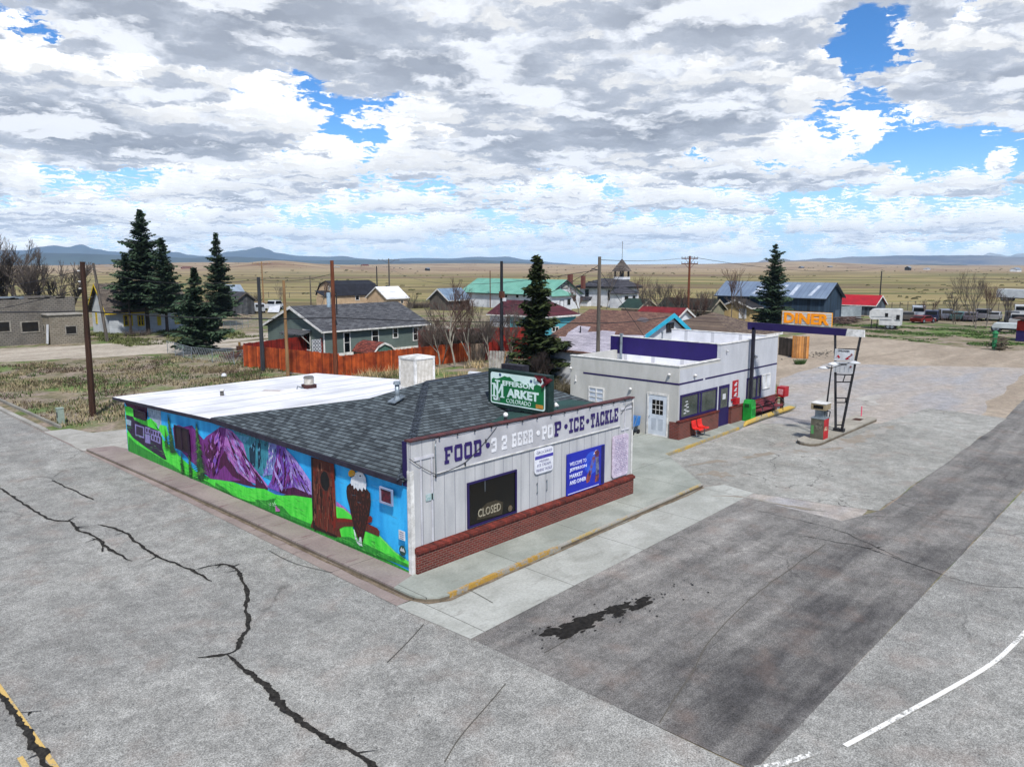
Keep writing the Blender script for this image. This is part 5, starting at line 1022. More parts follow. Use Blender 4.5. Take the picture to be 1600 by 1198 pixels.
# red wall signs and drink machine panel
rs_ = thing('wall_sign', (25.7, DY - .05, 1.3), 'narrow red and white vertical sign on the diner wall right of the purple door', 'sign')
RED = mat('sign_red', 'a01420', '8a1018', 3, .5); MB().box(25.42, DY - .06, 1.42, 26.05, DY - .02, 2.34).build('board', RED, rs_)
for k, z in enumerate((2.08, 1.78, 1.50)): MB().extr([(25.55, DY - .066, z), (25.8, DY - .066, z + .16), (25.92, DY - .066, z + .13), (25.8, DY - .066, z + .02), (25.9, DY - .066, z - .04), (25.62, DY - .066, z - .04)], (0, .005, 0)).build('mark', WHITE, rs_)
tag(MB().box(25.5, DY - .22, 1.02, 25.98, DY - .03, 1.36).box(25.30, DY - .10, 1.25, 25.5, DY - .03, 1.35).build('post_box', RED, origin=(25.7, DY - .1, 1.02)), 'small red box fixed below the narrow red sign on the diner wall', 'box')
px_ = thing('red_dispenser', (31.5, 3.3, .3), 'square red box on a stand at the right corner of the diner', 'box')
MB().box(31.0, 2.95, .85, 31.75, 3.5, 1.55).build('cabinet', RED, px_); MB().box(30.992, 3.05, 1.0, 30.999, 3.4, 1.4).build('front_panel', mat('panel_pink', 'c8a0a4', 'a86068', 6), px_)
MB().tube([(31.7, 3.4, 1.5), (32.1, 3.5, 1.35), (32.2, 3.4, .9), (31.95, 3.3, .7)], .025, 5).build('hose', RED, px_); MB().box(31.2, 3.2, -.02, 31.3, 3.3, .85).box(31.5, 3.2, -.02, 31.6, 3.3, .85).build('stand', RUST, px_)
# bench
bx0, bx1 = 27.55, 30.45; by = 2.98
bn = thing('park_bench', ((bx0 + bx1) / 2, by, 0), 'long maroon slatted bench with black hoop armrests against the diner wall', 'bench')
BM = mat('bench_maroon', '6a2c34', '4e2028', 3, .6, pat=('planks', .09, .12, '2c1216')); BMs = mat('bench_slats', '74323a', '54242c', 3, .6)
mb = MB()
for k in range(4): mb.box(bx0, by - .26 + k * .12, .42, bx1, by - .16 + k * .12, .455)
mb.build('seat', BMs, bn); mb = MB()
for k in range(3): mb.extr([(bx0, by + .24 + k * .02, .54 + k * .13), (bx0, by + .27 + k * .02, .54 + k * .13), (bx0, by + .29 + k * .02, .64 + k * .13), (bx0, by + .26 + k * .02, .64 + k * .13)], (bx1 - bx0, 0, 0))
mb.build('backrest', BMs, bn)
for x in (bx0 + .05, (bx0 + bx1) / 2, bx1 - .05):
    MB().tube([(x, by - .26, 0), (x, by - .26, .42), (x, by + .22, .42), (x, by + .3, 0)], .028, 6).build('leg', BLACK, bn)
    MB().tube([(x, by - .28, .42)] + [Vector((x, by - .02 + .30 * cos(t), .45 + .36 * sin(t))) for t in [pi - k * pi / 8 for k in range(9)]] + [(x, by + .28, .42)], .034, 6).build('armrest', BLACK, bn)
# green litter bin
gb = thing('litter_bin', (26.65, 3.05, 0), 'bright green hooded litter bin between the bench and the purple door', 'bin')
GRN = mat('bin_green', '1c8a34', '146c28', 2, .5, .08)
MB().extr([(26.4, 2.8, 0), (26.95, 2.8, 0), (26.95, 2.8, 1.0), (26.85, 2.8, 1.18), (26.5, 2.8, 1.18), (26.4, 2.8, 1.0)], (0, .48, 0)).build('body', GRN, gb)
MB().box(26.38, 2.92, .8, 26.399, 3.18, .98).build('flap', mat('bin_dark', '0e4a1c', '0a3814'), gb); MB().box(26.43, 2.78, .04, 26.92, 2.799, .82).build('door_panel', mat('bin_light', '2aa044', '1c8a34'), gb)
for k in range(4): MB().box(26.5 + k * .1, 2.772, .3, 26.54 + k * .1, 2.781, .7).build('slot', mat('bin_dark', '0e4a1c'), gb)
# joined red plastic seats
def shellseat(par, x, y, m, s=1.0, face=-1):
    prof = [(-.22, .40), (-.20, .44), (0, .42), (.16, .44), (.22, .52), (.27, .84), (.25, .85), (.19, .54), (.14, .47), (0, .45), (-.2, .47)]
    MB().extr([(x - .22 * s, y + p * s, .0 + z * s) for p, z in prof], (.44 * s, 0, 0)).build('seat', m, par)
rc = thing('red_chairs', (21.6, 2.95, 0), 'joined bright red plastic seats on a metal frame under the diner window', 'chairs')
RP = mat('red_plastic', 'd0281c', 'b01c14', 2, .4, .04)
for k in range(2): shellseat(rc, 20.95 + k * .55, 2.98, RP, 1.0)
MB().tube([(20.7, 2.95, .38), (21.8, 2.95, .38)], .03, 6).build('beam', STEEL, rc)
for x in (20.85, 21.65): MB().tube([(x, 2.98, .38), (x, 2.98, .06)], .025, 6).tube([(x, 2.65, .03), (x, 3.25, .03)], .025, 6).build('leg', STEEL, rc)
# blue push cart by the side wall
bc = thing('blue_cart', (19.3, 5.95, 0), 'blue plastic tub cart on small black wheels beside the white door', 'cart')
BLU = mat('blue_plastic', '3a78b8', '2c62a0', 2, .4, .05)
MB().extr([(19.05, 5.6, .45), (19.65, 5.6, .45), (19.72, 5.6, .92), (18.98, 5.6, .92)], (0, .75, 0)).build('tub', BLU, bc)
MB().tube([(19.0, 5.6, .2), (19.35, 5.55, .98), (19.35, 6.4, .98), (19.0, 6.38, .2)], .02, 6).build('frame', STEEL, bc)
MB().tube([(19.1, 5.6, .12), (19.1, 6.4, .12)], .02, 6).tube([(19.6, 5.6, .12), (19.6, 6.4, .12)], .02, 6).build('axle', BLACK, bc)
for x in (19.1, 19.6):
    for y in (5.62, 6.32): MB().tube([(x, y, .12), (x, y + .05, .12)], .12, 12).build('wheel', RUBBER, bc)

# ================================================================== PUMP ISLAND, CANOPY FRAME, PRICE SIGN
IX = 27.02
isl = []
for k in range(9): t = radians(90 + 180 * k / 8); isl.append((24.15 + .72 * cos(t), -1.48 + .58 * sin(t)))
isl += [(32.0, -2.06), (32.25, -1.9), (32.25, -.95), (32.0, -.88)]
o = MB().extr([(x, y, -.14) for x, y in isl], (0, 0, .19)).build('pump_island', concrete('island_concrete', '9a968c', '7e7a70', 2.4, 0), origin=(28, -1.4, -.13)); tag(o, 'long raised concrete island with a rounded end under the fuel pump', 'island')
tag(MB().box(30.6, -1.62, .035, 31.3, -1.15, .05).build('hatch_plate', RUST, origin=(31, -1.4, .04)), 'rusty square hatch plate at the far end of the concrete island', 'hatch')
tag(MB().tube([(32.05, -1.2, .03), (32.05, -1.2, .62)], .03, 6).build('pink_stake', mat('pink_paint', 'd8506c', 'c84060'), origin=(32.05, -1.2, .03)), 'thin pink marker stake at the far end of the concrete island', 'stake')
pm = thing('fuel_pump', (24.75, -1.6, .03), 'old fuel pump with olive front, red side panels and white top', 'fuel pump')
MB().box(24.42, -2.02, .03, 25.35, -1.25, 1.12).build('body', mat('pump_olive', '5c5a4e', '47463c', 2, .6), pm)
MB().box(24.50, -2.04, .05, 25.33, -2.019, 1.15).build('red_panel', mat('pump_red', 'b01c24', '8c141c', 2, .5), pm); MB().box(24.52, -1.25, .05, 25.33, -1.231, 1.15).build('red_panel', MATS['pump_red'], pm)
MB().box(24.415, -1.45, .3, 24.421, -1.28, .75).build('green_sticker', mat('sticker_green', '3c8a4c', '5c7a50'), pm)
MB().box(24.40, -2.05, 1.12, 25.38, -1.22, 1.17).build('shelf', STEEL, pm); MB().box(24.412, -1.95, .55, 24.42, -1.55, .95).build('dial_plate', mat('dial_plate', '6e6b60', '3e3c36', 9), pm); MB().box(24.6, -2.046, .5, 25.1, -2.039, .7).build('label_plate', mat('label_cream', 'b8a88c', '8a4a3c', 9), pm); MB().box(24.392, -1.95, 1.67, 24.399, -1.35, 1.85).build('counter_window', BG, pm)
MB().box(24.62, -1.9, 1.17, 24.72, -1.4, 1.62).box(25.1, -1.9, 1.17, 25.2, -1.4, 1.62).build('upright', STEEL, pm); MB().box(24.72, -1.75, 1.2, 25.1, -1.5, 1.5).build('meter_unit', mat('meter_grey', '5c6468', '2e3436', 7), pm)
MB().box(24.40, -2.08, 1.60, 25.40, -1.2, 1.92).build('head', mat('pump_head', '7c6e54', '8c8068', 3), pm); MB().box(24.38, -2.10, 1.92, 25.42, -1.18, 1.96).build('lid', WTRIM, pm)
MB().tube([(25.32, -1.9, 1.5), (25.75, -1.95, 1.4), (25.95, -1.8, .8), (25.75, -1.7, .4), (25.45, -1.7, .7)], .03, 6).build('hose', RUBBER, pm); MB().box(25.36, -1.75, .8, 25.46, -1.55, 1.05).build('nozzle', BLACK, pm)
# double headed lamp pole, behind the pump
lp = thing('lamp_pole', (26.1, -1.25, .03), 'slender black lamp post with two white saucer heads beside the pump', 'street lamp')
tl = ox(1299, 575, 26.1)
MB().tube([(26.1, -1.45, .03), (26.1, -1.42, 1.4)], [.10, .09], 8).build('base', BLACK, lp); MB().tube([(26.1, -1.44, 1.4), (26.1, tl[0], tl[1])], [.05, .035], 8).build('pole', BLACK, lp)
for (a, b), k in ((ox(1287, 575, 26.0), 0), (ox(1301, 569, 26.05), 1), (ox(1339, 566, 26.4), 2)):
    m_ = MB(); c = Vector((26.05, a, b))
    m_.tube([c + UP * .10, c + UP * .05, c, c - UP * .03], [.05, .2, .30 if k != 1 else .24, .22], 14); hd = m_.build('lamp_head', WHITE, lp, smooth=True)
    MB().tube([c + UP * .08, Vector((26.1, tl[0], tl[1]))], .02, 5).build('arm', BLACK, lp)
# canopy frame in the plane x = 27.4
def P4(px, py): y, z = ox(px, py, IX); return Vector((IX, y, z))
cf = thing('canopy_frame', (IX, 0, 0), 'purple and white steel beam spanning from the diner front to slanted black posts', 'frame')
A_, B_ = P4(1168, 503), P4(1350, 516); A2, B2 = P4(1168, 514.5), P4(1350, 527)
def on(a, b, t): return a.lerp(b, t)
MB().extr([A_, on(A_, B_, .868), on(A2, B2, .855), A2], (.16, 0, 0)).build('beam', PURPLE, cf); MB().extr([on(A_, B_, .868), B_, B2, on(A2, B2, .855)], (.159, 0, 0)).build('beam_end', WTRIM, cf)
pt = P4(1170, 511); MB().box(IX + .0, min(pt.y, 3.2) - .08, -.01, IX + .16, min(pt.y, 3.2) + .08, pt.z).build('post', mat('post_navy', '15151f', '1e1e2c', 4, .5), cf)
for (a, b), (c, d), r in (((1305, 671), (1304, 520), .07), ((1314, 672), (1344, 524), .07)):
    p, q = P4(a, b), P4(c, d); p.z = .04; p.x += .08; q.x += .08; MB().tube([p, q], [r, r * .9], 4).build('post', BLACK, cf); MB().box(p.x - .12, p.y - .14, .03, p.x + .12, p.y + .1, .22).build('foot', BLACK, cf)
br_ = [((1304, 622), (1322, 622)), ((1304, 629), (1320, 629)), ((1321, 622), (1320, 629)), ((1304, 597), (1327, 597)), ((1304, 585), (1332, 586)), ((1320, 585), (1316, 597)), ((1303, 664), (1318, 664)), ((1308, 545), (1342, 546))]
for p, q in br_: a, b = P4(*p), P4(*q); a.x += .08; b.x += .08; MB().tube([a, b], .03, 4).build('brace', BLACK, cf)
# price board: two white panels
pb2 = thing('fuel_price_sign', (IX, -1.6, 3), 'two stacked white fuel price panels hung between the slanted black posts', 'sign')
def panel(pts, m, name, dx=0, par=pb2, th=.05): return MB().extr([P4(*p) + Vector((dx, 0, 0)) for p in pts], (th, 0, 0)).build(name, m, par)
px_.scale = (.8, .9, .85); p1 = panel([(1305, 545), (1335, 547), (1334, 564), (1303.5, 563)], WHITE, 'panel', -.02); pm.scale = (.70, .82, .95); p2_ = panel([(1303, 564.5), (1334, 565), (1332, 583.5), (1301.5, 581)], WHITE, 'panel', -.02)
DRK = mat('numeral_dark', '3a3a40', '2c2c30'); a = P4(1310, 549); b = P4(1328, 547)
text('UNLEADED', abs(a.y - b.y), .09, DRK, p1, (IX - .026, a.y, a.z), 'x', .02)
a = P4(1311, 569.5); b = P4(1324, 569.5); text('DIESEL', abs(a.y - b.y), .08, DRK, p2_, (IX - .026, a.y, a.z), 'x', .02)
MB().extr([P4(*p) + Vector((-.03, 0, 0)) for p in [(1321, 560), (1329, 555), (1329.5, 557), (1325, 560), (1329, 561), (1322, 562)]], (.008, 0, 0)).build('red_mark', RED, p1)
MB().extr([P4(*p) + Vector((-.03, 0, 0)) for p in [(1306, 559), (1310, 554), (1313, 558), (1311, 560), (1309, 557)]], (.008, 0, 0)).build('red_mark', RED, p1)
for q, par in ((P4(1331, 554), p1), (P4(1329.5, 573), p2_)): MB().tube([q + Vector((-.034, 0, 0)), q + Vector((-.02, 0, 0))], .055, 8).build('round_mark', mat('mark_brown', '8a5a5c', '6a4448'), par)
mb = MB()
for k in range(4): a, b = P4(1306 + k * 7, 572), P4(1305.5 + k * 7, 581); mb.tube([a + Vector((-.028, 0, 0)), b + Vector((-.028, 0, 0))], .008, 4)
mb.build('rails', STEEL, p2_)
# DINER roof sign on the beam
ds = thing('diner_sign', (IX, 2.4, 5), 'orange DINER letters on a white slatted board above the purple beam', 'sign')
c1, c2, c3, c4_ = P4(1222, 485.5), P4(1301, 489), P4(1300, 511), P4(1221, 506)
ORG = mat('sign_orange', 'e29c1c', 'd48c14', 3, .5, .05)
MB().extr([c1, c2, c3, c4_], (.05, 0, 0)).build('frame', ORG, ds)
mb = MB(); n = 9
for k in range(n):
    t = (k + .28) / n; t2 = (k + .86) / n; a, b = c1.lerp(c4_, t), c2.lerp(c3, t); c, d = c1.lerp(c4_, t2), c2.lerp(c3, t2)
    mb.extr([a.lerp(b, .012) + Vector((-.02, 0, 0)), a.lerp(b, .985) + Vector((-.02, 0, 0)), c.lerp(d, .985) + Vector((-.02, 0, 0)), c.lerp(d, .012) + Vector((-.02, 0, 0))], (.02, 0, 0))
mb.build('slats', mat('slat_white', 'c9d4d8', 'a8bcc8', 2, .5), ds)
w_ = (c1 - c2).length; h_ = (c1 - c4_).length; ob = text('DINER', w_ * .9, h_ * .80, mat('letter_orange', 'ee9210', 'e0860c', 3, .5, .04), ds, (IX - .035, c4_.y - w_ * .05, c4_.z + h_ * .10), 'x', .045, .012)
sh_ = (c3.z - c4_.z) / (c3.y - c4_.y)
for v in ob.data.vertices: v.co.z += (v.co.y - (c4_.y - wloc(ds).y)) * sh_

# ================================================================== HOUSES AND SHEDS
def hole(par, side, plane, pts, frame, gm=GLASS, fw=.08, name='window', mull=0, cross=0):
    "window or door given by two opposite corners seen in the plane of a wall"
    if side == 'y':
        (a, z0), (b, z1) = oy(*pts[0], plane), oy(*pts[1], plane)
    else: (a, z0), (b, z1) = ox(*pts[0], plane), ox(*pts[1], plane)
    a, b = sorted((a, b)); z0, z1 = sorted((z0, z1)); z0 = max(z0, .05)
    m_ = [a + (b - a) * (k + 1) / (mull + 1) for k in range(mull)]; c_ = [z0 + (z1 - z0) * (k + 1) / (cross + 1) for k in range(cross)]
    return (window_y if side == 'y' else window_x)(par, a, b, z0, z1, plane - .004, frame, fw, gm, mull=m_, name=name, cross=c_)
def house(name, label, cat, C, ze, Lx, Ly, axis, ridge, wm, rm, ov=.35, tm=None, zb=-.25, gablem=None, hip=0, clip=0, th=.12, group=None, offr=.5):
    """C near corner on the ground, walls run +x and +y; axis = direction of the ridge; ridge = height; hip = inset of a hipped end"""
    x0, y0 = C; x1, y1 = x0 + Lx, y0 + Ly; g = thing(name, (x0 + Lx / 2, y0 + Ly / 2, 0), label, cat, group)
    w = MB(); tm = tm or WTRIM
    if axis == 'y':
        xm = x0 + Lx * offr
        if hip: w.box(x0, y0, zb, x1, y1, ze)
        else: w.extr([(x0, y0, zb), (x1, y0, zb), (x1, y0, ze), (xm, y0, ridge - .06), (x0, y0, ze)], (0, Ly, 0))
    else:
        ym = y0 + Ly * offr
        if hip: w.box(x0, y0, zb, x1, y1, ze)
        else: w.extr([(x0, y0, zb), (x0, y1, zb), (x0, y1, ze), (x0, ym, ridge - .06), (x0, y0, ze)], (Lx, 0, 0))
    w.build('wall', wm, g)
    r = MB()
    if hip:
        a = ze - .02; X0, X1, Y0, Y1 = x0 - ov, x1 + ov, y0 - ov, y1 + ov
        if axis == 'x': q0, q1 = (x0 + hip, y0 + Ly / 2, ridge), (max(x1 - hip, x0 + hip + .05), y0 + Ly / 2, ridge)
        else: q0, q1 = (x0 + Lx / 2, y0 + hip, ridge), (x0 + Lx / 2, max(y1 - hip, y0 + hip + .05), ridge)
        A, B, Cc, D = (X0, Y0, a), (X1, Y0, a), (X1, Y1, a), (X0, Y1, a)
        if axis == 'x': fs = [[A, B, q1, q0], [B, Cc, q1], [Cc, D, q0, q1], [D, A, q0]]
        else: fs = [[A, B, q0], [B, Cc, q1, q0], [Cc, D, q1], [D, A, q0, q1]]
        for f in fs: r.extr(f, (0, 0, th))
        rf = r.build('roof', rm, g)
        MB().box(X0 - .02, Y0 - .02, a - .14, X1 + .02, Y0 + .02, a + th * .6).box(X0 - .02, Y0 + .02, a - .14, X0 + .02, Y1, a + th * .6).build('fascia', tm, rf)
        return g, rf
    if axis == 'y':
        s0 = (ridge - ze) / (xm - x0); s1 = (ridge - ze) / (x1 - xm); e0 = (x0 - ov, ze - ov * s0); e1 = (x1 + ov, ze - ov * s1); m_ = (xm, ridge); f3 = lambda p, y: (p[0], y, p[1]); a0 = y0 - ov; al = Ly + 2 * ov; vec = (0, al, 0)
        sec = [e0, m_, e1, (e1[0], e1[1] + th), (m_[0], m_[1] + th), (e0[0], e0[1] + th)]
        r.extr([f3(p, a0) for p in sec], vec); rf = r.build('roof', rm, g)
        t = MB(); d = .16
        t.extr([f3(p, a0 - .03) for p in [(e0[0], e0[1] - d * .5), (m_[0], m_[1] - d), (m_[0], m_[1] + th + .01), (e0[0], e0[1] + th + .01)]], (0, .03, 0)); t.extr([f3(p, a0 - .03) for p in [(m_[0], m_[1] - d), (e1[0], e1[1] - d * .5), (e1[0], e1[1] + th + .01), (m_[0], m_[1] + th + .01)]], (0, .03, 0))
        t.box(e0[0] - .03, a0, e0[1] - .05, e0[0], a0 + al, e0[1] + th * .8); t.build('bargeboard', tm, rf)
    else:
        s0 = (ridge - ze) / (ym - y0); s1 = (ridge - ze) / (y1 - ym); e0 = (y0 - ov, ze - ov * s0); e1 = (y1 + ov, ze - ov * s1); m_ = (ym, ridge); f3 = lambda p, x: (x, p[0], p[1]); a0 = x0 - ov; al = Lx + 2 * ov
        sec = [e0, m_, e1, (e1[0], e1[1] + th), (m_[0], m_[1] + th), (e0[0], e0[1] + th)]
        r.extr([f3(p, a0) for p in sec], (al, 0, 0)); rf = r.build('roof', rm, g)
        t = MB(); d = .16
        t.extr([f3(p, a0 - .03) for p in [(e0[0], e0[1] - d * .5), (m_[0], m_[1] - d), (m_[0], m_[1] + th + .01), (e0[0], e0[1] + th + .01)]], (.03, 0, 0)); t.extr([f3(p, a0 - .03) for p in [(m_[0], m_[1] - d), (e1[0], e1[1] - d * .5), (e1[0], e1[1] + th + .01), (m_[0], m_[1] + th + .01)]], (.03, 0, 0))
        t.box(a0, e0[0] - .03, e0[1] - .05, a0 + al, e0[0], e0[1] + th * .8); t.build('bargeboard', tm, rf)
    return g, rf
def dims(Cb, eL=None, eR=None, eC=None, apex=None, ax='y'):
    x, y = gz(*Cb); ze = oy(*eC, y)[1] if eC else None
    Lx = oy(*eR, y)[0] - x if eR else None; Ly = ox(*eL, x)[0] - y if eL else None
    rz = (oy(*apex, y) if ax == 'y' else ox(*apex, x)) if apex else None
    return (x, y), ze, Lx, Ly, rz
def shing(key, c, a, d, l, ax, rh=.09, tw=.5): return mat(key, c, a, .8, grain=.25, pat=('shingle', ax, rh, tw, d, l), bump=.3)
GL2 = glass('window_dark', '14181c', .15)
# grey-green house behind the orange fence
GH = mat('siding_greygreen', '5f6c68', '535f5c', .8, grain=.08, pat=('siding', .2, .1, '39423f')); GHR = shing('roof_grey', '4a4c50', '3a3b3f', '34353a', '64666a', 'x', .08, .45)
C, ze, Lx, Ly, rz = dims((507, 556), (418, 507), (655, 505), (507, 516), (458, 480), 'x'); GC = C
g, rf = house('grey_house', 'grey green house with shingle roof and white trim behind the orange fence', 'house', C, ze, 12.6, Ly, 'x', rz[1], GH, GHR, .45)
for p, q in [((536, 519), (548, 552)), ((580, 515), (592, 535)), ((613, 512), (622, 528)), ((644.5, 511), (653.5, 532))]: hole(g, 'y', C[1], (p, q), WTRIM, GL2, .1, cross=1)
hole(g, 'x', C[0], ((453, 528), (463, 540)), WTRIM, GL2, .08); hole(g, 'x', C[0], ((473, 514), (486, 548)), WTRIM, GL2, .1, name='door')
a, b = ox(453, 516, C[0]), ox(487, 513, C[0]); MB().extr([(C[0], a[0], a[1] + .1), (C[0] - 1.2, a[0], a[1] - .25), (C[0] - 1.2, b[0], a[1] - .25), (C[0], b[0], a[1] + .1)], (0, 0, .1)).build('porch_roof', GHR, g)
pc = MB()
for yy in (b[0] + .1, a[0] - .1): pc.tube([(C[0] - .1, yy, .9), (C[0] - 1.1, yy, a[1] - .28)], .045, 4)
pc.build('porch_brace', WTRIM, g)
MB().box(C[0] - .02, C[1] - .02, -.2, C[0] + .09, C[1] + .09, ze).build('downpipe', WTRIM, g)
MB().box(C[0] + 4.3, C[1] + 1.8, ze + .5, C[0] + 4.7, C[1] + 2.2, ze + .72).box(C[0] + 9.3, C[1] + 2.6, ze + .85, C[0] + 9.7, C[1] + 3.0, ze + 1.05).build('roof_vents', STEEL, rf)
MB().box(C[0] - .06, C[1] - .05, -.2, C[0] + 12.6, C[1] - .01, .12).build('foundation', WTRIM, g)
# barn shaped garden shed
(x, y) = gz(584, 560); gl, gr = oy(584, 554, y), oy(617, 551, y); ga = oy(600, 536.5, y); yl = ox(551, 556, x)
Lx = gr[0] - x; g = thing('garden_shed', (x + Lx / 2, y + 1.5, 0), 'small barn shaped shed with red shingle roof and green gable behind the orange fence', 'shed'); zt = ga[1]; ze = zt - .95
gp = [(x, ze), (x + Lx * .2, zt - .3), (x + Lx / 2, zt), (x + Lx * .8, zt - .3), (x + Lx, ze)]
MB().extr([(x, y, -.2), (x + Lx, y, -.2)] + [(a, y, b) for a, b in reversed(gp)], (0, 3.2, 0)).build('wall', mat('shed_green', '4a6a60', '3f5c54', 1, pat=('boards', .3, .1, '2f4540')), g)
ro = [(a + (-.12 if i == 0 else .12 if i == 4 else 0), b + .02) for i, (a, b) in enumerate(gp)]
rf = MB().extr([(a, y - .1, b) for a, b in ro] + [(a, y - .1, b + .1) for a, b in reversed(ro)], (0, 3.4, 0)).build('roof', shing('roof_red', '7a3a30', '5a2a26', '4a2420', '8e4a3c', 'y', .1, .3), g)
MB().extr([(a, y - .13, b - .1) for a, b in ro] + [(a, y - .13, b + .1) for a, b in reversed(ro)], (0, .03, 0)).build('bargeboard', WTRIM, rf)
# white house with yellow trim
WSID = mat('siding_white', 'b9bfc4', 'a2a8ae', 1, grain=.07, pat=('siding', .22, .08, '7a8088')); YT = mat('yellow_trim', 'c8ae1c', 'b09818', 3, .6)
C, ze, Lx, Ly, rz = dims((172, 521), (143, 481), (290, 482), (172, 484), (158, 452), 'x')
g, rf = house('white_cottage', 'white cottage with bright yellow window trim behind the two tallest spruces', 'house', C, ze, Lx, Ly, 'x', ze + 3.1, WSID, shing('roof_taupe', '5c544e', '4c4440', '3e3834', '6e665e', 'x', .1, .5), .5, YT)
for p, q in [((192, 492), (208, 509)), ((214, 492), (226, 509)), ((245, 492), (252, 508)), ((272, 490), (282, 506))]: hole(g, 'y', C[1], (p, q), YT, GL2, .14, mull=1, cross=1)
hole(g, 'x', C[0], ((149, 488), (153, 506)), YT, GL2, .16); hole(g, 'x', C[0], ((161, 487), (165, 508)), YT, GL2, .12, name='door'); hole(g, 'x', C[0], ((154, 463), (159, 475)), YT, GL2, .14)
MB().box(C[0] + 8, C[1] + 4, ze + 2.0, C[0] + 8.6, C[1] + 4.6, ze + 3.9).build('chimney', BRICK, g)
# concrete block ruin with annex
BLK = mat('concrete_block', '6e6a64', '524e4a', .7, grain=.2, pat=('brick', .42, .21, '504d48', '767169'), bump=.2); BLK2 = mat('concrete_block_warm', '827c70', '6a6458', .8, grain=.18, pat=('brick', .42, .21, '625c52', '8a8376'), bump=.2)
x, y = gz(65, 535); xr = oy(119, 500, y)[0]; zt = oy(60, 467, y)[1]
bl = thing('block_building', (x - 6, y + 4, 0), 'long low grey concrete block building with dark empty windows at the left edge', 'building')
MB().box(x - 22, y, -.3, xr, y + 9, zt).build('wall', BLK, bl); MB().box(x - 22, y + .3, zt, xr - .3, y + 8.7, zt + .06).build('roof', mat('roof_debris', '3e3a36', '57524c', 2), bl)
mb = MB(); rnd = random.Random(9)
for k in range(26): a = rnd.uniform(x - 12, xr); mb.box(a, y, zt, a + rnd.uniform(.5, 2), y + .25, zt + rnd.uniform(.05, .25))
mb.build('parapet_rubble', BLK, bl); MB().box(x - 4.2, y + .4, zt + .05, x - 1.2, y + 1.6, zt + .3).build('roof_sheet', STEEL, bl)
VOID = mat('dark_opening', '0d0c0d', '18140f', 2, .6)
for p, q in [((-30, 503), (18, 519)), ((31, 502), (63, 519))]: hole(bl, 'y', y, (p, q), mat('concrete_trim', '8a867e', '6a665e'), VOID, .14)
hole(bl, 'y', y, ((-110, 503), (-50, 520)), MATS['concrete_trim'], VOID, .14)
xa, ya = gz(80, 537); xb = oy(132, 530, ya)[0]; za = oy(100, 492, ya)[1]
an = thing('block_annex', (xa + 2, ya + 1, 0), 'small block annex with one dark window and a white leaning board', 'building')
MB().box(xa, ya, -.3, xb, y - .02, za).build('wall', BLK2, an); MB().box(xa - .15, ya - .15, za, xb + .1, y - .03, za + .12).build('roof', mat('annex_roof', '97948e', '7a7770'), an)
hole(an, 'y', ya, ((101, 509), (121, 522)), MATS['concrete_trim'], VOID, .10); hole(an, 'x', xa, ((67, 507), (71, 521)), MATS['concrete_trim'], VOID, .1, name='door')
MB().extr([(xa - .25, ya + .1, 0), (xa - .25, ya + .7, 0), (xa - .05, ya + .7, 2.1), (xa - .05, ya + .1, 2.1)], (-.06, 0, 0)).build('leaning_board', WHITE, an)
# weathered plank shed + metal roof shed behind
C, ze, Lx, Ly, rz = dims((372, 491), (356, 468), (397, 467), (372, 468), (383, 457), 'y')
g, rf = house('plank_shed', 'weathered grey plank shed with a low gable beside the middle spruce', 'shed', C, ze, Lx, 5, 'y', rz[1], mat('weathered_planks', '4c4e50', '34363a', 1.5, grain=.2, pat=('planks', .25, .15, '1f2022')), mat('shed_roof_dark', '3c3c40', '2a2a2e', 1), .35, GREYWOOD)
x, y = gz(362, 484); g, rf = house('metal_shed', 'pale metal roofed shed just behind the weathered plank shed', 'shed', (x, y), 3.2, 2.6, 3.4, 'x', 4.6, GREYWOOD, mat('roof_palemetal', '8a98a8', '76828e', 1, .5, metal=.2), .3)
# white pickup and tent near that shed are built further down
# gambrel house
(x, y) = gz(527, 477); ze = oy(560, 460, y)[1]; xr = oy(591, 460, y)[0]; zr = oy(560, 441.5, y)[1] + .3; D_ = 7.5; Lx = xr - x
g = thing('gambrel_house', (x + Lx / 2, y + 3, 0), 'cream house with black barn style roof standing beyond the grey house', 'house')
gp = [(y, ze), (y + 1.3, ze + (zr - ze) * .72), (y + D_ / 2, zr), (y + D_ - 1.3, ze + (zr - ze) * .72), (y + D_, ze)]
CRE = mat('cream_wall', 'b39c80', '9c876e', 1); MB().extr([(x, y, -.2), (x, y + D_, -.2)] + [(x, a, b) for a, b in reversed(gp)], (Lx, 0, 0)).build('wall', CRE, g)
rf = MB().extr([(x - .3, a, b) for a, b in [(gp[0][0] - .3, gp[0][1] - .2)] + gp[1:4] + [(gp[4][0] + .3, gp[4][1] - .2)]] + [(x - .3, a, b + .15) for a, b in reversed([(gp[0][0] - .3, gp[0][1] - .2)] + gp[1:4] + [(gp[4][0] + .3, gp[4][1] - .2)])], (Lx + .6, 0, 0)).build('roof', mat('roof_black', '15171f', '1f222c', 1, grain=.2), g)
for p, q in [((555, 461.5), (561.5, 469)), ((574, 461), (579, 467))]: hole(g, 'y', y, (p, q), WTRIM, GL2, .1)
hole(g, 'x', x, ((519, 466), (524, 470)), WTRIM, GL2, .1); hole(g, 'x', x, ((513, 447), (516, 453)), WTRIM, GL2, .12)
MB().extr([(x - 3.2, y - .2, ze - .25), (x - .1, y - .2, ze - .25), (x - .1, y + 3.4, ze + .8), (x - 3.2, y + 3.4, ze + .8)], (0, 0, .12)).build('porch_roof', MATS['roof_black'], g); MB().box(x - 3.0, y, -.2, x - .02, y + 3.2, ze - .3).build('lean_to', CRE, g)
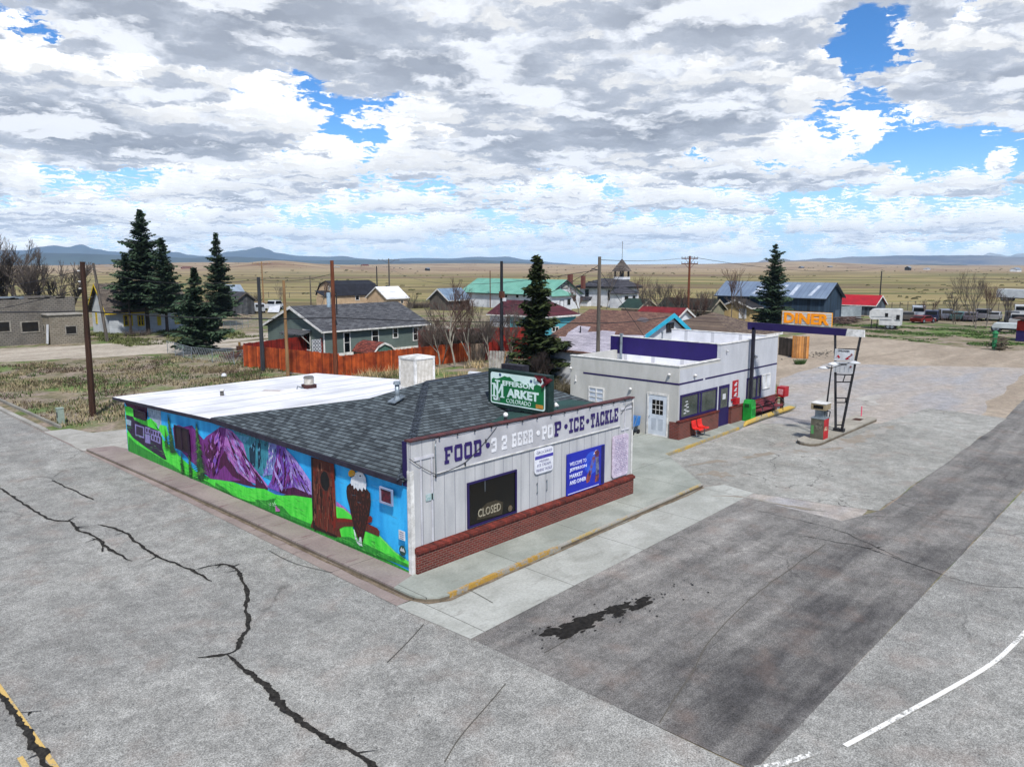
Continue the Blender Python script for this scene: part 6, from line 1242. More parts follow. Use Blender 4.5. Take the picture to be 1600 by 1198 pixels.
# white roofed garage
C, ze, Lx, Ly, rz = dims((605, 478), (594, 463), (637, 465), (605, 466), (598, 452.5), 'x')
g, rf = house('white_garage', 'low garage with a clean white roof right of the cream house', 'garage', C, ze, Lx, 7, 'x', ze + 2.2, CRE, MEMB, .3)
hole(g, 'y', C[1], ((626, 469), (630, 474)), WTRIM, GL2, .06)
# green roofed hall
GRF = mat('roof_mint', '6a9c8c', '5a8a7c', .6, .6, grain=.05, pat=('roofribs', 'y', .6, '3c7a66')); WALLW = mat('wall_white', 'c8ccd2', 'b0b4bb', .8)
C, ze, Lx, Ly, rz = dims((856, 484), (757, 459), (906.5, 458), (856, 460), (882.5, 438), 'y')
g, rf = house('green_roofed_hall', 'large white hall with mint green metal roof and rounded gable', 'hall', C, ze, Lx, 24, 'y', rz[1], WALLW, GRF, .5, mat('trim_dark', '1a1c20', '26282e'), offr=.52)
for p, q in [((806, 460), (811, 466)), ((789, 460), (793, 466))]: hole(g, 'x', C[0], (p, q), WTRIM, GL2, .1)
hole(g, 'y', C[1], ((895.5, 461), (899.5, 470)), MATS['trim_dark'], GL2, .1); hole(g, 'y', C[1], ((877, 443), (888, 451)), MATS['trim_dark'], mat('vent_grey2', 'a4a4a0', '8c8c88'), .12, name='gable_vent')
yy = C[1] - 2.6; px0 = oy(862, 470, yy)[0]; px1 = oy(893, 470, yy)[0]; MB().box(px0, yy, -.2, px1, C[1] - .01, 2.7).build('porch', WALLW, g)
MB().extr([(px0 - .5, yy - .5, 2.65), (px1 + .5, yy - .5, 2.65), (px1 - .6, C[1] - .02, 3.9), (px0 + .6, C[1] - .02, 3.9)], (0, 0, .1)).build('porch_roof', GRF, g)
hole(g, 'y', yy, ((874.5, 469), (881, 483)), MATS['trim_dark'], WALLW, .12, name='door'); hole(g, 'y', yy, ((886.5, 467), (891, 476)), MATS['trim_dark'], GL2, .1)
def chimney(px, py0, py1, w, par_label, refy): 
    x, z = oy(px, py0, refy); x, z2 = oy(px, py1, refy); g = tag(MB().box(x - w, refy - w, min(z, z2), x + w, refy + w, max(z, z2)).box(x - w - .08, refy - w - .08, max(z, z2) - .15, x + w + .08, refy + w + .08, max(z, z2) + .02).build('chimney', BRICK, origin=(x, refy, z)), par_label, 'chimney'); return g
x_, z_ = oy(891, 430, C[1] + 9); ch = MB().box(x_ - .45, C[1] + 8.6, 3.5, x_ + .45, C[1] + 9.4, z_ + .2).build('chimney', BRICK, rf)
# church-like schoolhouse with belfry
CHW = mat('church_white', 'cdd0d6', 'b4b7be', .9, pat=('siding', .3, .06, '80848e')); CHR = shing('church_roof', '3e3e46', '2e2e36', '26262e', '52525a', 'y', .2, .6); DT = MATS['trim_dark']
C, ze, Lx, Ly, rz = dims((965, 479), (906, 449), (994, 448), (965, 449), (960, 437), 'x'); CC = C
g = thing('church', (C[0] + 3, C[1] + 6, 0), 'white wooden church with open belfry, pointed roof and thin mast', 'church'); Lx = 7.5; zr = oy(970, 436, C[1] + 3)[1]
MB().box(C[0], C[1], -.3, C[0] + Lx, C[1] + Ly, ze).build('wall', CHW, g)
X0, X1, Y0, Y1 = C[0] - .6, C[0] + Lx + .6, C[1] - .6, C[1] + Ly + .6; q0 = (C[0] + Lx / 2, C[1] + 1.6, zr); q1 = (C[0] + Lx / 2, C[1] + Ly - 3.0, zr)
r = MB()
for f in [[(X0, Y0, ze), (X1, Y0, ze), q0], [(X1, Y0, ze), (X1, Y1, ze), q1, q0], [(X1, Y1, ze), (X0, Y1, ze), q1], [(X0, Y1, ze), (X0, Y0, ze), q0, q1]]: r.extr(f, (0, 0, .15))
rf = r.build('roof', CHR, g); MB().box(X0 - .03, Y0 - .03, ze - .3, X0, Y1, ze + .08).box(X0, Y0 - .03, ze - .3, X1, Y0, ze + .08).build('eaves', DT, rf)
for p, q in [((914.5, 452), (920, 463)), ((934, 453), (938, 468)), ((950, 453), (955.5, 469))]: hole(g, 'x', C[0], (p, q), DT, GL2, .16)
MB().box(C[0] - .06, C[1] - .05, -.3, C[0] + .2, C[1] + .15, ze - .3).build('corner_post', DT, g)
# entrance block in front + side porch
yy = C[1] - 3.0; ex0 = oy(972, 470, yy)[0]; ex1 = oy(996, 470, yy)[0]; ez = oy(985, 459, yy)[1]
MB().box(ex0, yy, -.3, ex1, C[1] - .02, ez).build('entrance', CHW, g); rr_ = MB()
for f in [[(ex0 - .4, yy - .4, ez), (ex1 + .4, yy - .4, ez), ((ex0 + ex1) / 2, yy + 1.6, ez + 1.3)], [(ex0 - .4, yy - .4, ez), ((ex0 + ex1) / 2, yy + 1.6, ez + 1.3), ((ex0 + ex1) / 2, C[1], ez + 1.3), (ex0 - .4, C[1], ez)], [(ex1 + .4, yy - .4, ez), (ex1 + .4, C[1], ez), ((ex0 + ex1) / 2, C[1], ez + 1.3), ((ex0 + ex1) / 2, yy + 1.6, ez + 1.3)]]: rr_.extr(f, (0, 0, .12))
rr_.build('entrance_roof', CHR, g)
for p, q in [((976, 462.5), (981.5, 468.5)), ((988.5, 462), (992.5, 468))]: hole(g, 'y', yy, (p, q), DT, GL2, .12)
# belfry
ty = C[1] + 1.2; tw = 2.3; tx0 = oy(971.5, 430, ty + 1.15)[0] - 1.15; tx1 = tx0 + tw; z1 = oy(970, 437, ty)[1]; z2 = oy(970, 433, ty)[1]; z3 = oy(970, 424, ty)[1]; z4 = oy(971, 404, ty + tw / 2)[1]; z5 = oy(972, 377, ty + tw / 2)[1]
tb_ = MB().box(tx0, ty, ze, tx1, ty + tw, z1).build('tower_base', CHR, g); MB().box(tx0 - .1, ty - .1, z1, tx1 + .1, ty + tw + .1, z2).build('belfry_parapet', CHW, g)
bp_ = MB()
for a in (tx0, tx1 - .3):
    for b in (ty, ty + tw - .3): bp_.box(a, b, z2, a + .3, b + .3, z3)
bp_.build('belfry_posts', DT, g); MB().tube([(tx0 + tw / 2, ty + tw / 2, z2), (tx0 + tw / 2, ty + tw / 2, z2 + .5), (tx0 + tw / 2, ty + tw / 2, z2 + .8)], [.42, .32, .08], 10).build('bell', mat('bell', '1c1c20', '2a2624', 3, .5, metal=.5), g)
sr = MB(); c = (tx0 + tw / 2, ty + tw / 2, z4); k = .35; cor = [(tx0 - k, ty - k, z3), (tx1 + k, ty - k, z3), (tx1 + k, ty + tw + k, z3), (tx0 - k, ty + tw + k, z3)]
for i in range(4): sr.face([cor[i], cor[(i + 1) % 4], c])
sr.face(cor); sr.build('spire', shing('spire_shingle', '6a625e', '544e4c', '46403e', '7c7470', 'x', .25, .4), g); MB().tube([c, (c[0], c[1], z5)], .05, 5).build('mast', GREYWOOD, g)
a = ox(909, 470, C[0] - 1.5); sp_ = MB().box(C[0] - 1.2, a[0] - 1.3, -.3, C[0] - .02, a[0] + 1.0, 1.0).build('side_porch', CHW, g); MB().extr([(C[0] - 1.5, a[0] - 1.6, 1.0), (C[0] - .02, a[0] - 1.6, 1.7), (C[0] - .02, a[0] + 1.3, 1.7), (C[0] - 1.5, a[0] + 1.3, 1.0)], (0, 0, .12)).build('porch_roof', CHR, sp_)
x_, z_ = oy(911, 431, C[1] + Ly - 2); MB().box(x_ - .35, C[1] + Ly - 2.4, 3.5, x_ + .35, C[1] + Ly - 1.7, z_).build('chimney', BRICK, rf)
# maroon roofed houses behind the spruce by the sign
TEAL = mat('teal_wall', '4f9aa8', '438894', 1); MAR = shing('roof_maroon', '4e1e28', '3c1820', '30141c', '5c2832', 'y', .15, .5)
C = gz(852, 523); g, rf = house('teal_house', 'teal walled house with dark maroon hip roof right of the central spruce', 'house', C, 2.2, 6.0, 6.0, 'y', 4.2, TEAL, MAR, .4, hip=2.9); hole(g, 'y', C[1], ((862, 511), (873, 518)), WTRIM, GL2, .1, mull=1)
C = gz(818, 512); g, rf = house('maroon_house', 'house with broad maroon roof left of the central spruce', 'house', C, 1.7, 6.5, 6.5, 'y', 3.4, WALLW, MAR, .4)
# brown roofed house with the cyan gable
BR = shing('roof_brownred', '705448', '5e3c36', '543c36', '7c6052', 'y', .055, .3)
C = (30.35, 14.82); g = thing('cyan_gable_house', (35, 19, 0), 'house with patched brown red shingle roof and bright cyan gable trim', 'house')
xr_, zr_ = oy(1048, 492, C[1]); xe, ze_ = oy(1071, 513, C[1]); xb, zb_2 = oy(1014, 527, C[1]); yl = ox(880, 548, C[0])[0] + 2.6; ze0 = oy(963, 555, C[1])[1]
MB().extr([(C[0], C[1], -.2), (xe - .2, C[1], -.2), (xe - .2, C[1], ze_ - .1), (xr_, C[1], zr_ - .1), (C[0], C[1], ze0)], (0, yl - C[1], 0)).build('wall', WALLW, g)
sl = (zr_ - ze0) / (xr_ - C[0]); th = .14; X0 = C[0] - .3
MB().extr([(X0, C[1] - .3, ze0 - .3 * sl), (xr_, C[1] - .3, zr_), (xe + .3, C[1] - .3, ze_ - .2), (xe + .3, C[1] - .3, ze_ - .2 + th), (xr_, C[1] - .3, zr_ + th), (X0, C[1] - .3, ze0 - .3 * sl + th)], (0, yl - C[1] + .6, 0)).build('roof', BR, g)
CY = mat('cyan_trim', '2aa4c4', '2292b0', 2, .6)
def slz(x): return ze0 + (x - C[0]) * sl
MB().extr([(x, C[1] - .34, z) for x, z in [(X0 + 1.6, slz(X0 + 1.6) - .16), (xr_, zr_ - .2), (xe + .3, ze_ - .42), (xe + .3, ze_ - .2 + th), (xr_, zr_ + th + .01), (X0 + 1.6, slz(X0 + 1.6) + th)]], (0, .04, 0)).build('bargeboard', CY, g)
hole(g, 'y', C[1], ((1041, 505), (1052, 518)), mat('dk_frame', '2c2c34'), GL2, .1, mull=1)
# bare underlay where shingles have been stripped from the lower slope
nrm = Vector((-sl, 0, 1)); 
def onr(px, py): return hit(px, py, (C[0], C[1], ze0 + th + .012), nrm)
def patch(pts, m, k): mb = MB(); mb.face([onr(*p) + UP * .004 * k for p in pts]); o = mb.build('bare_patch', m, g, recalc=False); return o
UND = mat('roof_underlay', 'aaa6b0', '96929c', .8, grain=.15, pat=('shingle', 'y', .06, .8, '8a8692', 'b6b2be'))
patch([(874, 526), (884, 526), (888, 519), (904, 509), (923, 510.5), (918, 518.5), (935, 518), (942, 516), (962, 518), (960, 523), (1010, 524), (996, 532), (964, 555), (920, 550), (872, 545)], UND, 0)
rnd = random.Random(12)
for k, (px, py, w, h) in enumerate([(1005, 500, 10, 4)]): patch([(px - w, py), (px - w * .4, py - h), (px + w * .5, py - h * .8), (px + w, py + h * .2), (px + w * .3, py + h), (px - w * .6, py + h * .6)], mat('moss_dark', '4c4a50', '5e5456', 5), 3 + k)
v = onr(907, 520); MB().tube([v, v + UP * .5], .05, 6).build('vent_pipe', BLACK, g)
MB().box(xr_ - 2.5, C[1] - .05, 2.1, xr_ - 2.4, C[1] - .01, 3.0).build('mast', STEEL, g) if 0 else None
# hip roofed brown house behind the diner
C = gz(1146, 531, 2.5); g, rf = house('hip_roof_house', 'house with a brown pyramid shingle roof directly behind the diner', 'house', (C[0] + .5, C[1] + .5), 2.5, 8.4, 8.0, 'x', oy(1146, 487, C[1] + 4.5)[1], WALLW, shing('roof_brown', '6c5c50', '584a42', '463a36', '78695a', 'x', .07, .3), .5, hip=4.1)
# red strip of roof beyond the cyan gable
C = gz(1052, 520); g, rf = house('red_roof_house', 'house showing only a thin dark red roof behind the cyan gable', 'house', (C[0], C[1]), 1.6, 5.0, 6, 'y', 2.95, WALLW, mat('roof_darkred', '6a1a20', '521418', 1), .4)
# small houses further off
C, ze, Lx, Ly, rz = dims((997, 491), None, (1030, 480), (997, 481), (1018, 467.5), 'y')
g, rf = house('beige_house', 'small beige gabled house with dark green roof in front of the church', 'house', C, ze, 5.6, 3.6, 'y', rz[1], mat('beige_wall', 'a08c7e', '8a786c', 1), mat('roof_darkgreen', '1f352e', '182a26', 1), .4, mat('trim_beige', '9c9484'))
C, ze, Lx, Ly, rz = dims((1108, 508), None, (1132, 484), (1108, 484), (1121, 468.5), 'y')
g, rf = house('olive_house', 'narrow pale gabled house with near black roof left of the blue barn', 'house', C, ze, Lx, 8.5, 'y', rz[1], mat('olive_wall', '8c8a76', '757362', 1, pat=('boards', .3, .1, '55533f')), mat('roof_blackgreen', '22261f', '191c18', 1), .35, mat('trim_beige'  , '9c9484'))
hole(g, 'x', C[0], ((1089, 489), (1097, 506)), GREYWOOD, GL2, .1, name='door')
C = gz(1176, 502); g, rf = house('cream_shed', 'cream shed with wide white door under the right hand spruce', 'shed', (C[0] - 1.0, C[1]), 2.2, 5.5, 4.6, 'x', 3.2, mat('shed_cream', 'b09a6c', '98855e', 1), mat('roof_charcoal', '2a2a2e', '1e1e22', 1), .5)
hole(g, 'x', C[0] - 1.0, ((1155, 482), (1166, 498)), WTRIM, WHITE, .08, name='door')
# long blue barn
BB = mat('barn_blue', '1f3040', '283a4a', .6, grain=.1, pat=('planks', .4, .1, '131f2a')); BR2 = mat('roof_zinc', '76869a', '64748a', .35, .5, grain=.08, metal=.2, pat=('roofribs', 'y', .7, '4a5868'))
C, ze, Lx, Ly, rz = dims((1286, 506), (1121, 459), (1316, 463), (1286, 465.5), (1304, 443), 'y')
g, rf = house('blue_barn', 'very long dark blue barn with weathered zinc roof', 'barn', C, ze, Lx, Ly, 'y', rz[1], BB, BR2, .4, mat('barn_trim', '1a242e'))
PT = mat('roof_patch_pale', 'b0b8c4', '8f9aaa', 1.5, .6); sl = (rz[1] - ze) / (Lx / 2); nr = Vector((-sl, 0, 1)); pp = Vector((C[0], C[1], ze + .125))
for pts in [((1262, 462), (1268, 462), (1284, 446), (1279, 446)), ((1232, 461), (1239, 461), (1252, 445), (1246, 445)), ((1174, 459), (1182, 459), (1196, 447), (1188, 447)), ((1219, 454), (1224, 454), (1233, 445), (1228, 445))]:
    mb = MB(); mb.face([hit(*p, pp, nr) for p in pts]); mb.build('pale_sheet', PT, rf, recalc=False)
hole(g, 'y', C[1], ((1304, 484), (1311, 499)), mat('barn_frame', '3a4a5a'), mat('barn_door', '4a5a6a', '3c4c5c'), .1, name='door')
C = gz(1240, 503); g, rf = house('low_shed', 'low shed with a pale rusty roof peeping over the DINER sign', 'shed', (C[0], C[1]), 1.9, 3.5, 9, 'y', 2.5, GREYWOOD, mat('roof_palerust', '8c7c7a', '6c7a80', 1.5), .3)
C, ze, Lx, Ly, rz = dims((1366, 492), (1326, 476), (1377, 480), (1366, 477), (1371, 464), 'y')
g, rf = house('red_roof_shed', 'grey shed with vivid red metal roof right of the blue barn', 'shed', C, ze, 5.5, 9.5, 'y', ze + 1.5, mat('shed_grey', '47505a', '3a424a', 1, pat=('planks', .4, .1, '23282e')), mat('roof_vividred', '9c1420', '84101c', .8, .5), .3)
# bluish roofed cottage in the trees
C = gz(707, 484); g, rf = house('blue_roof_house', 'cottage with pale blue grey roof hidden behind bare trees', 'house', (C[0] - 1, C[1]), 2.0, 5.5, 5.5, 'x', 3.9, GREYWOOD, mat('roof_blue', '6c7f92', '54667a', 1.0), .4)
# far barns on the plain
def farbarn(px, py, w, h, d, wm, rm, name, label): x, y = gz(px, py, 0); return house(name, label, 'barn', (x, y), h, w, d, 'x', h * 1.6, wm, rm, .5)
RB = mat('barn_red', '7c3424', '6a2a1e', 1); p = polar(az_of(567), 1330, 0); g, rf = house('hill_barn', 'red ranch house on top of a low hill far across the plain', 'house', (p.x, p.y), 5.5, 12, 6, 'x', 7.6, RB, mat('barn_roof_brown', '5a2c22', '4a241c', 1), .8, zb=-2)
for px, R, w, h, m_, l in [(1253, 1500, 20, 4, BB, 'small dark ranch building far out beyond the blue barn'), (1422, 1100, 13, 6, VOID, 'lone black shed far away on the open plain'), (1297, 1700, 30, 4, VOID, 'farthest dark ranch sheds right of the DINER sign on the plain'), (1450, 1300, 26, 2.5, WALLW, 'tiny white building on the far plain right of the tall black pole'),
                       (165, 1500, 40, 5, WALLW, 'long pale building on the far plain behind the leaning grey pole'), (285, 1100, 22, 5, RB, 'reddish farmstead on the far plain between the spruces'), (1590, 900, 40, 5, WALLW, 'far off pale ranch roofs at the right edge of the plain'), (668, 1100, 8, 3, VOID, 'tiny dark hut on the plain above the bare aspens')]:
    p = polar(az_of(px), R, 0); house('far_building', l, 'building', (p.x, p.y), h * .65, w * .55, 6, 'x', h * .95, m_, BR2 if m_ != RB else MATS['barn_roof_brown'], .4, zb=-4)

# ================================================================== FENCES
FO = mat('fence_orange', 'a84c20', '762e16', 1.2, .75, grain=.2, pat=('planks', .14, .09, '3a140c')); FR = mat('fence_red', '7c1e14', '541410', 1.2, .75, grain=.2, pat=('planks', .14, .09, '2a0c0a')); FG = mat('fence_weathered', '7e6e60', '5e5248', 1.2, grain=.25, pat=('planks', .14, .12, '2e2822')); FT = mat('fence_tan', 'a8743c', '8a5a2c', 1.2, .75, grain=.25, pat=('planks', .12, .12, '4c2c14'))
def fence(name, label, pts, h, m, post=2.4, hs=None, th=.04):
    g = thing(name, (*pts[0], 0), label, 'fence'); rnd = random.Random(len(label))
    for i in range(len(pts) - 1):
        a = Vector((*pts[i], 0)); b = Vector((*pts[i + 1], 0)); d = b - a; L = d.length; u = d / L; nr = Vector((-u.y, u.x, 0)) * th; mb = MB(); n = max(1, int(L / .145))
        for k in range(n):
            p = a + u * (L * k / n); q = a + u * (L * (k + .93) / n); hh = (h if not hs else hs[0] + (hs[1] - hs[0]) * k / n) + rnd.uniform(-.03, .03); z0 = -.18
            mb.extr([p + UP * z0, q + UP * z0, q + UP * hh, p + UP * hh], nr * (1 + rnd.uniform(-.2, .2)))
        mb.build('board_panel', m, g); k = int(L / post) + 1
        for j in range(k + 1):
            p = a + u * (L * j / k) + nr * 2.2; MB().box(p.x - .05, p.y - .05, -.2, p.x + .05, p.y + .05, h + .02).build('post', m, g)
    return g
f0, f1, f2, f3 = gz(381, 570), gz(528, 587), gz(650, 571), gz(735, 561)
fence('cedar_fence', 'bright orange stained board fence running in front of the grey house', [f0, f1], 1.72, FO)
fence('cedar_fence', 'orange red board fence continuing right behind the roof cooler', [f1, f2, f3], 1.55, FO)
fence('cedar_fence', 'dark red inner board fence at the left end of the grey house', [gz(384, 566), (gz(487, 551)[0], gz(487, 551)[1]), (GC[0] - .1, GC[1] + .3)], 1.7, FR)
fence('plank_fence', 'weathered brown board fence section behind the bare aspens', [f3, gz(757, 560)], 1.4, FG)
fence('red_fence', 'deep red board fence reaching from the aspens to the central spruce', [gz(757, 560), gz(800, 556), gz(838, 560)], 1.5, FR)
fence('red_fence', 'red board fence further back between the maroon roofs and aspens', [gz(655, 545), gz(730, 542), gz(850, 536)], 1.9, FR)
fence('brown_fence', 'brown board fence between the central spruce and the diner', [gz(866, 592), gz(898, 592)], 1.5, mat('fence_brown', '6a4430', '4c3024', 1.2, grain=.2, pat=('planks', .14, .12, '24140e')))
fence('tan_gate', 'tan cedar gate panel standing in the gravel right of the diner', [gz(1238, 557), gz(1262, 558)], 1.95, FT)
fence('dark_fence', 'old grey brown board fence left of the tan cedar gate', [gz(1216, 552), gz(1237, 555)], 1.6, mat('fence_dark', '4a423c', '332d29', 1.2, grain=.25, pat=('planks', .16, .15, '1a1614')))
fence('metal_sheet_fence', 'pale corrugated metal sheet fence between blue barn and red roofed shed', [gz(1311, 497), gz(1345, 497)], 1.9, mat('sheet_pale', '98a2a8', '7a848a', 1, .5, pat=('corr', .2, .4, '5a646a')))
def chain(name, label, pts, h, step=2.0, n_w=6, r=.03):
    g = thing(name, (*pts[0], 0), label, 'fence'); w = MB()
    for i in range(len(pts) - 1):
        a = Vector((*pts[i], 0)); b = Vector((*pts[i + 1], 0)); L = (b - a).length; k = max(1, int(L / step))
        for j in range(k + (i == len(pts) - 2)): p = a.lerp(b, j / k); MB().tube([p + UP * -.2, p + UP * h], r, 5).build('post', STEEL if 'chain' in name else GREYWOOD, g)
        for q in range(n_w): z = h * (q + .7) / n_w; w.tube([a + UP * z, b + UP * z], .008 if q < n_w - 1 else .02, 3)
        if 'chain' in name:
            kk = int(L / .35)
            for j in range(kk): w.tube([a.lerp(b, j / kk), a.lerp(b, min(1, (j + 2) / kk)) + UP * h], .005, 3).tube([a.lerp(b, j / kk) + UP * h, a.lerp(b, min(1, (j + 2) / kk))], .005, 3)
    w.build('mesh_wire', STEEL, g)
chain('chainlink_fence', 'low chain link fence in the grass below the small spruce', [gz(262, 550), gz(300, 561), gz(366, 568), gz(381, 566)], 1.15)
chain('wire_fence', 'wire and post fence along the back of the scrap yard', [gz(1322, 494), gz(1380, 487), gz(1430, 483), gz(1560, 485), gz(1640, 488)], 1.6, 3.2, 4, .06)
chain('wire_fence', 'rail and post fence crossing the pasture behind the pale garage', [gz(640, 470), gz(520, 466), gz(420, 464), gz(330, 465)], 1.3, 6, 3, .07)
chain('chainlink_fence', 'thin wire fence in the grass left of the plank shed and the road', [gz(350, 518), gz(388, 510), gz(418, 509)], 1.2)

# ================================================================== POLES AND WIRES
def pole(px, py, top, r, m, label, arm=None, lean=0, name='utility_pole', grp=None):
    x, y = gz(px, py); z = zup(px, py, top); g = thing(name, (x, y, 0), label, 'utility pole', grp)
    tp = Vector((x, y, 0)) + RT * lean + UP * z
    MB().tube([(x, y, -.3), tp], [r * 1.15, r * .8], 8).build('pole', m, g)
    if arm:
        for k in range(arm[1]):
            zc = z - .35 - k * .7; c = Vector((x, y, 0)) + RT * lean * zc / z + UP * zc; d = (RT * cos(arm[2]) + FW * sin(arm[2])); w = arm[0]
            MB().tube([c - d * w, c + d * w], .06, 4).build('crossarm', m, g); ins = MB()
            for q in (-1, -.6, -.25, .25, .6, 1): ins.tube([c + d * w * q * .95, c + d * w * q * .95 + UP * .28], .05, 5)
            ins.build('insulators', STEEL, g); MB().tube([c - d * w * .6, c - UP * .7], .025, 4).tube([c + d * w * .6, c - UP * .7], .025, 4).build('brace', m, g)
    return g, tp
pA, tA = pole(145, 646, 409, .17, DARKWOOD, 'thick dark brown pole standing at the edge of the vacant lot', lean=.15)
for k, zz in enumerate((8.3, 7.7, 7.3)): MB().tube([Vector(pA.location) + UP * zz - FW * .22 - RT * .05, Vector(pA.location) + UP * zz - FW * .22 + RT * .08], .035, 5).build('bolt', WTRIM, pA)
pB, tB = pole(168, 532, 411, .17, GREYWOOD, 'grey pole leaning left in front of the white cottage', lean=-.9)
pC, tC = pole(411, 577, 433, .17, mat('pole_slate', '34383e', '24282c', 1.5, grain=.3, stretch=(6, 6, .5)), 'slate dark pole at the left corner of the orange fence')
pD, tD = pole(450, 588, 438, .13, TANWOOD, 'slim pale tan pole against the orange fence')
pE, tE = pole(525, 588, 407, .17, REDWOODP, 'reddish brown pole in front of the grey house')
MB().tube([tE - UP * .5, tE - UP * .5 + RT * .6], .03, 5).build('bracket', STEEL, pE)
v = Vector(pE.location) + UP * 6.0; v2 = v - RT * .35
MB().tube([v2 + UP * -.6, v2 + UP * .5], .16, 10).build('transformer', mat('transformer_grey', '8fa4b4', '76899a', 3, .5), pE); MB().tube([v + RT * .25 - UP * 1.2, v + RT * .25 + UP * .6], .05, 6).tube([v + RT * .2 - UP * 2, v + RT * .1 - UP * 1.6], .1, 6).build('riser', BLACK, pE)
pF, tF = pole(784, 560, 408, .16, mat('pole_blackblue', '26282e', '1a1c22', 1.5, grain=.2, stretch=(6, 6, .5)), 'dark pole between the bare aspens and the central spruce')
MB().box(pF.location.x - .25, pF.location.y - .2, 5.6, pF.location.x + .2, pF.location.y + .1, 6.2).build('meter_box', RUST, pF); MB().box(pF.location.x - .1, pF.location.y - .35, 5.3, pF.location.x + .25, pF.location.y - .2, 5.6).build('tag', WHITE, pF)
pG, tG = pole(933, 627, 401, .125, GREYWOOD, 'tall thick grey pole rising behind the left end of the diner')
pH, tH = pole(1074, 512, 400, .17, REDWOODP, 'reddish pole with a double crossarm left of the blue barn', (1.15, 2, .1))
pI, tI = pole(609, 475, 404, .17, GREYWOOD, 'pole with wide crossarm behind the white roofed garage', (2.3, 1, .1))
pJ, tJ = pole(590, 476, 416, .14, BLACK, 'thin black pole left of the white roofed garage')
pK, tK = pole(412, 477, 409, .15, TANWOOD, 'distant tan pole with crossarm right of the middle spruce', (2.0, 1, .1))
pL, tL = pole(486, 476, 431, .13, GREYWOOD, 'distant plain pole between tan and brown near poles')
pM, tM = pole(1373, 488, 424, .12, BLACK, 'tall thin black pole at the red roofed shed')
pN, tN = pole(766, 480, 423, .1, RUST, 'thin rusty pole in front of the mint green roof')
def wire(a, b, sag, r, label, name='overhead_cable', at=None):
    tag(MB().tube(span(a, b, sag, 16), r, 4).build(name, BLACK, origin=Vector(a).lerp(Vector(b), .5)), label, 'cable')
def onpole(g, py, px=None):
    "point at row py on a pole"
    l = Vector(g.location); d = (l - CAM).dot(FW)
    for z in [k * .05 for k in range(220)]:
        v = l + UP * z - CAM; dd = v.dot(FW) * cos(PITCH) - v.z * sin(PITCH); u = v.dot(FW) * sin(PITCH) + v.z * cos(PITCH)
        if 599 - 1190 * u / dd <= py: return l + UP * z
    return l + UP * 5
k0 = CAM + ray(-260, 480) * 42; a1, a2, a3, a4, a5 = onpole(pA, 487), onpole(pE, 496), onpole(pF, 503), onpole(pG, 506), None
wire(k0, a1, .15, .035, 'thick black telephone cable entering from the left edge'); wire(a1, a2, .25, .035, 'thick black telephone cable from the dark pole to the reddish brown pole'); wire(a2, a3, .1, .035, 'thick black telephone cable passing in front of the grey house roof')
wire(a3, a4, .03, .03, 'thick black telephone cable behind the green sign'); e5 = P4(1168, 510) + Vector((0, 1.0, .0)); wire(a4, (e5.x + 3, e5.y + 6, 5.3), .1, .025, 'thin black cable over the diner roof towards the beam')
k1 = CAM + ray(-260, 468) * 46
for dz, l in ((8.3, 'highest'), (7.7, 'middle'), (7.3, 'lowest')): wire(k1 + UP * (dz - 8.3) * 1.6, Vector(pA.location) + UP * dz, .5, .018, l + ' of the three thin wires left of the dark brown pole')
wire(tA - UP * .3, tB - UP * .6, .2, .018, 'thin wire from the dark pole top to the leaning grey pole'); wire(tB - UP * .8, tC - UP * .2, .8, .018, 'thin wire sweeping across the two tallest spruces')
wire(tC - UP * .2, tE - UP * 1.0, .3, .018, 'thin wire between the slate pole and the reddish brown pole'); wire(tG - UP * .5, tF - UP * 4.2, .5, .02, 'slack service wire slanting left from the tall grey pole'); wire(tG - UP * .8, tI - UP * 2.0, 2.0, .02, 'long service wire from the grey pole past the mint roof')
wire(tG - UP * .2, tH - UP * .1, .25, .018, 'thin wire from the tall grey pole to the crossarm pole'); wire(tH - UP * .1, tM + UP * .5 + RT * 30 + FW * 60, 1.5, .03, 'thin wire from the crossarm pole off towards the right')
q = Vector(pG.location); MB().tube([q + UP * 7.5, q + UP * 7.6 - RT * .7], .03, 5).tube([q + UP * 8.3 - RT * .0, q + UP * 8.4 - RT * .5], .03, 5).build('bracket', BLACK, pG)
wire(q + UP * 8.3, q + RT * 4.4 + UP * 2.2 + FW * 1, .0, .015, 'guy wire running down right of the tall grey pole')

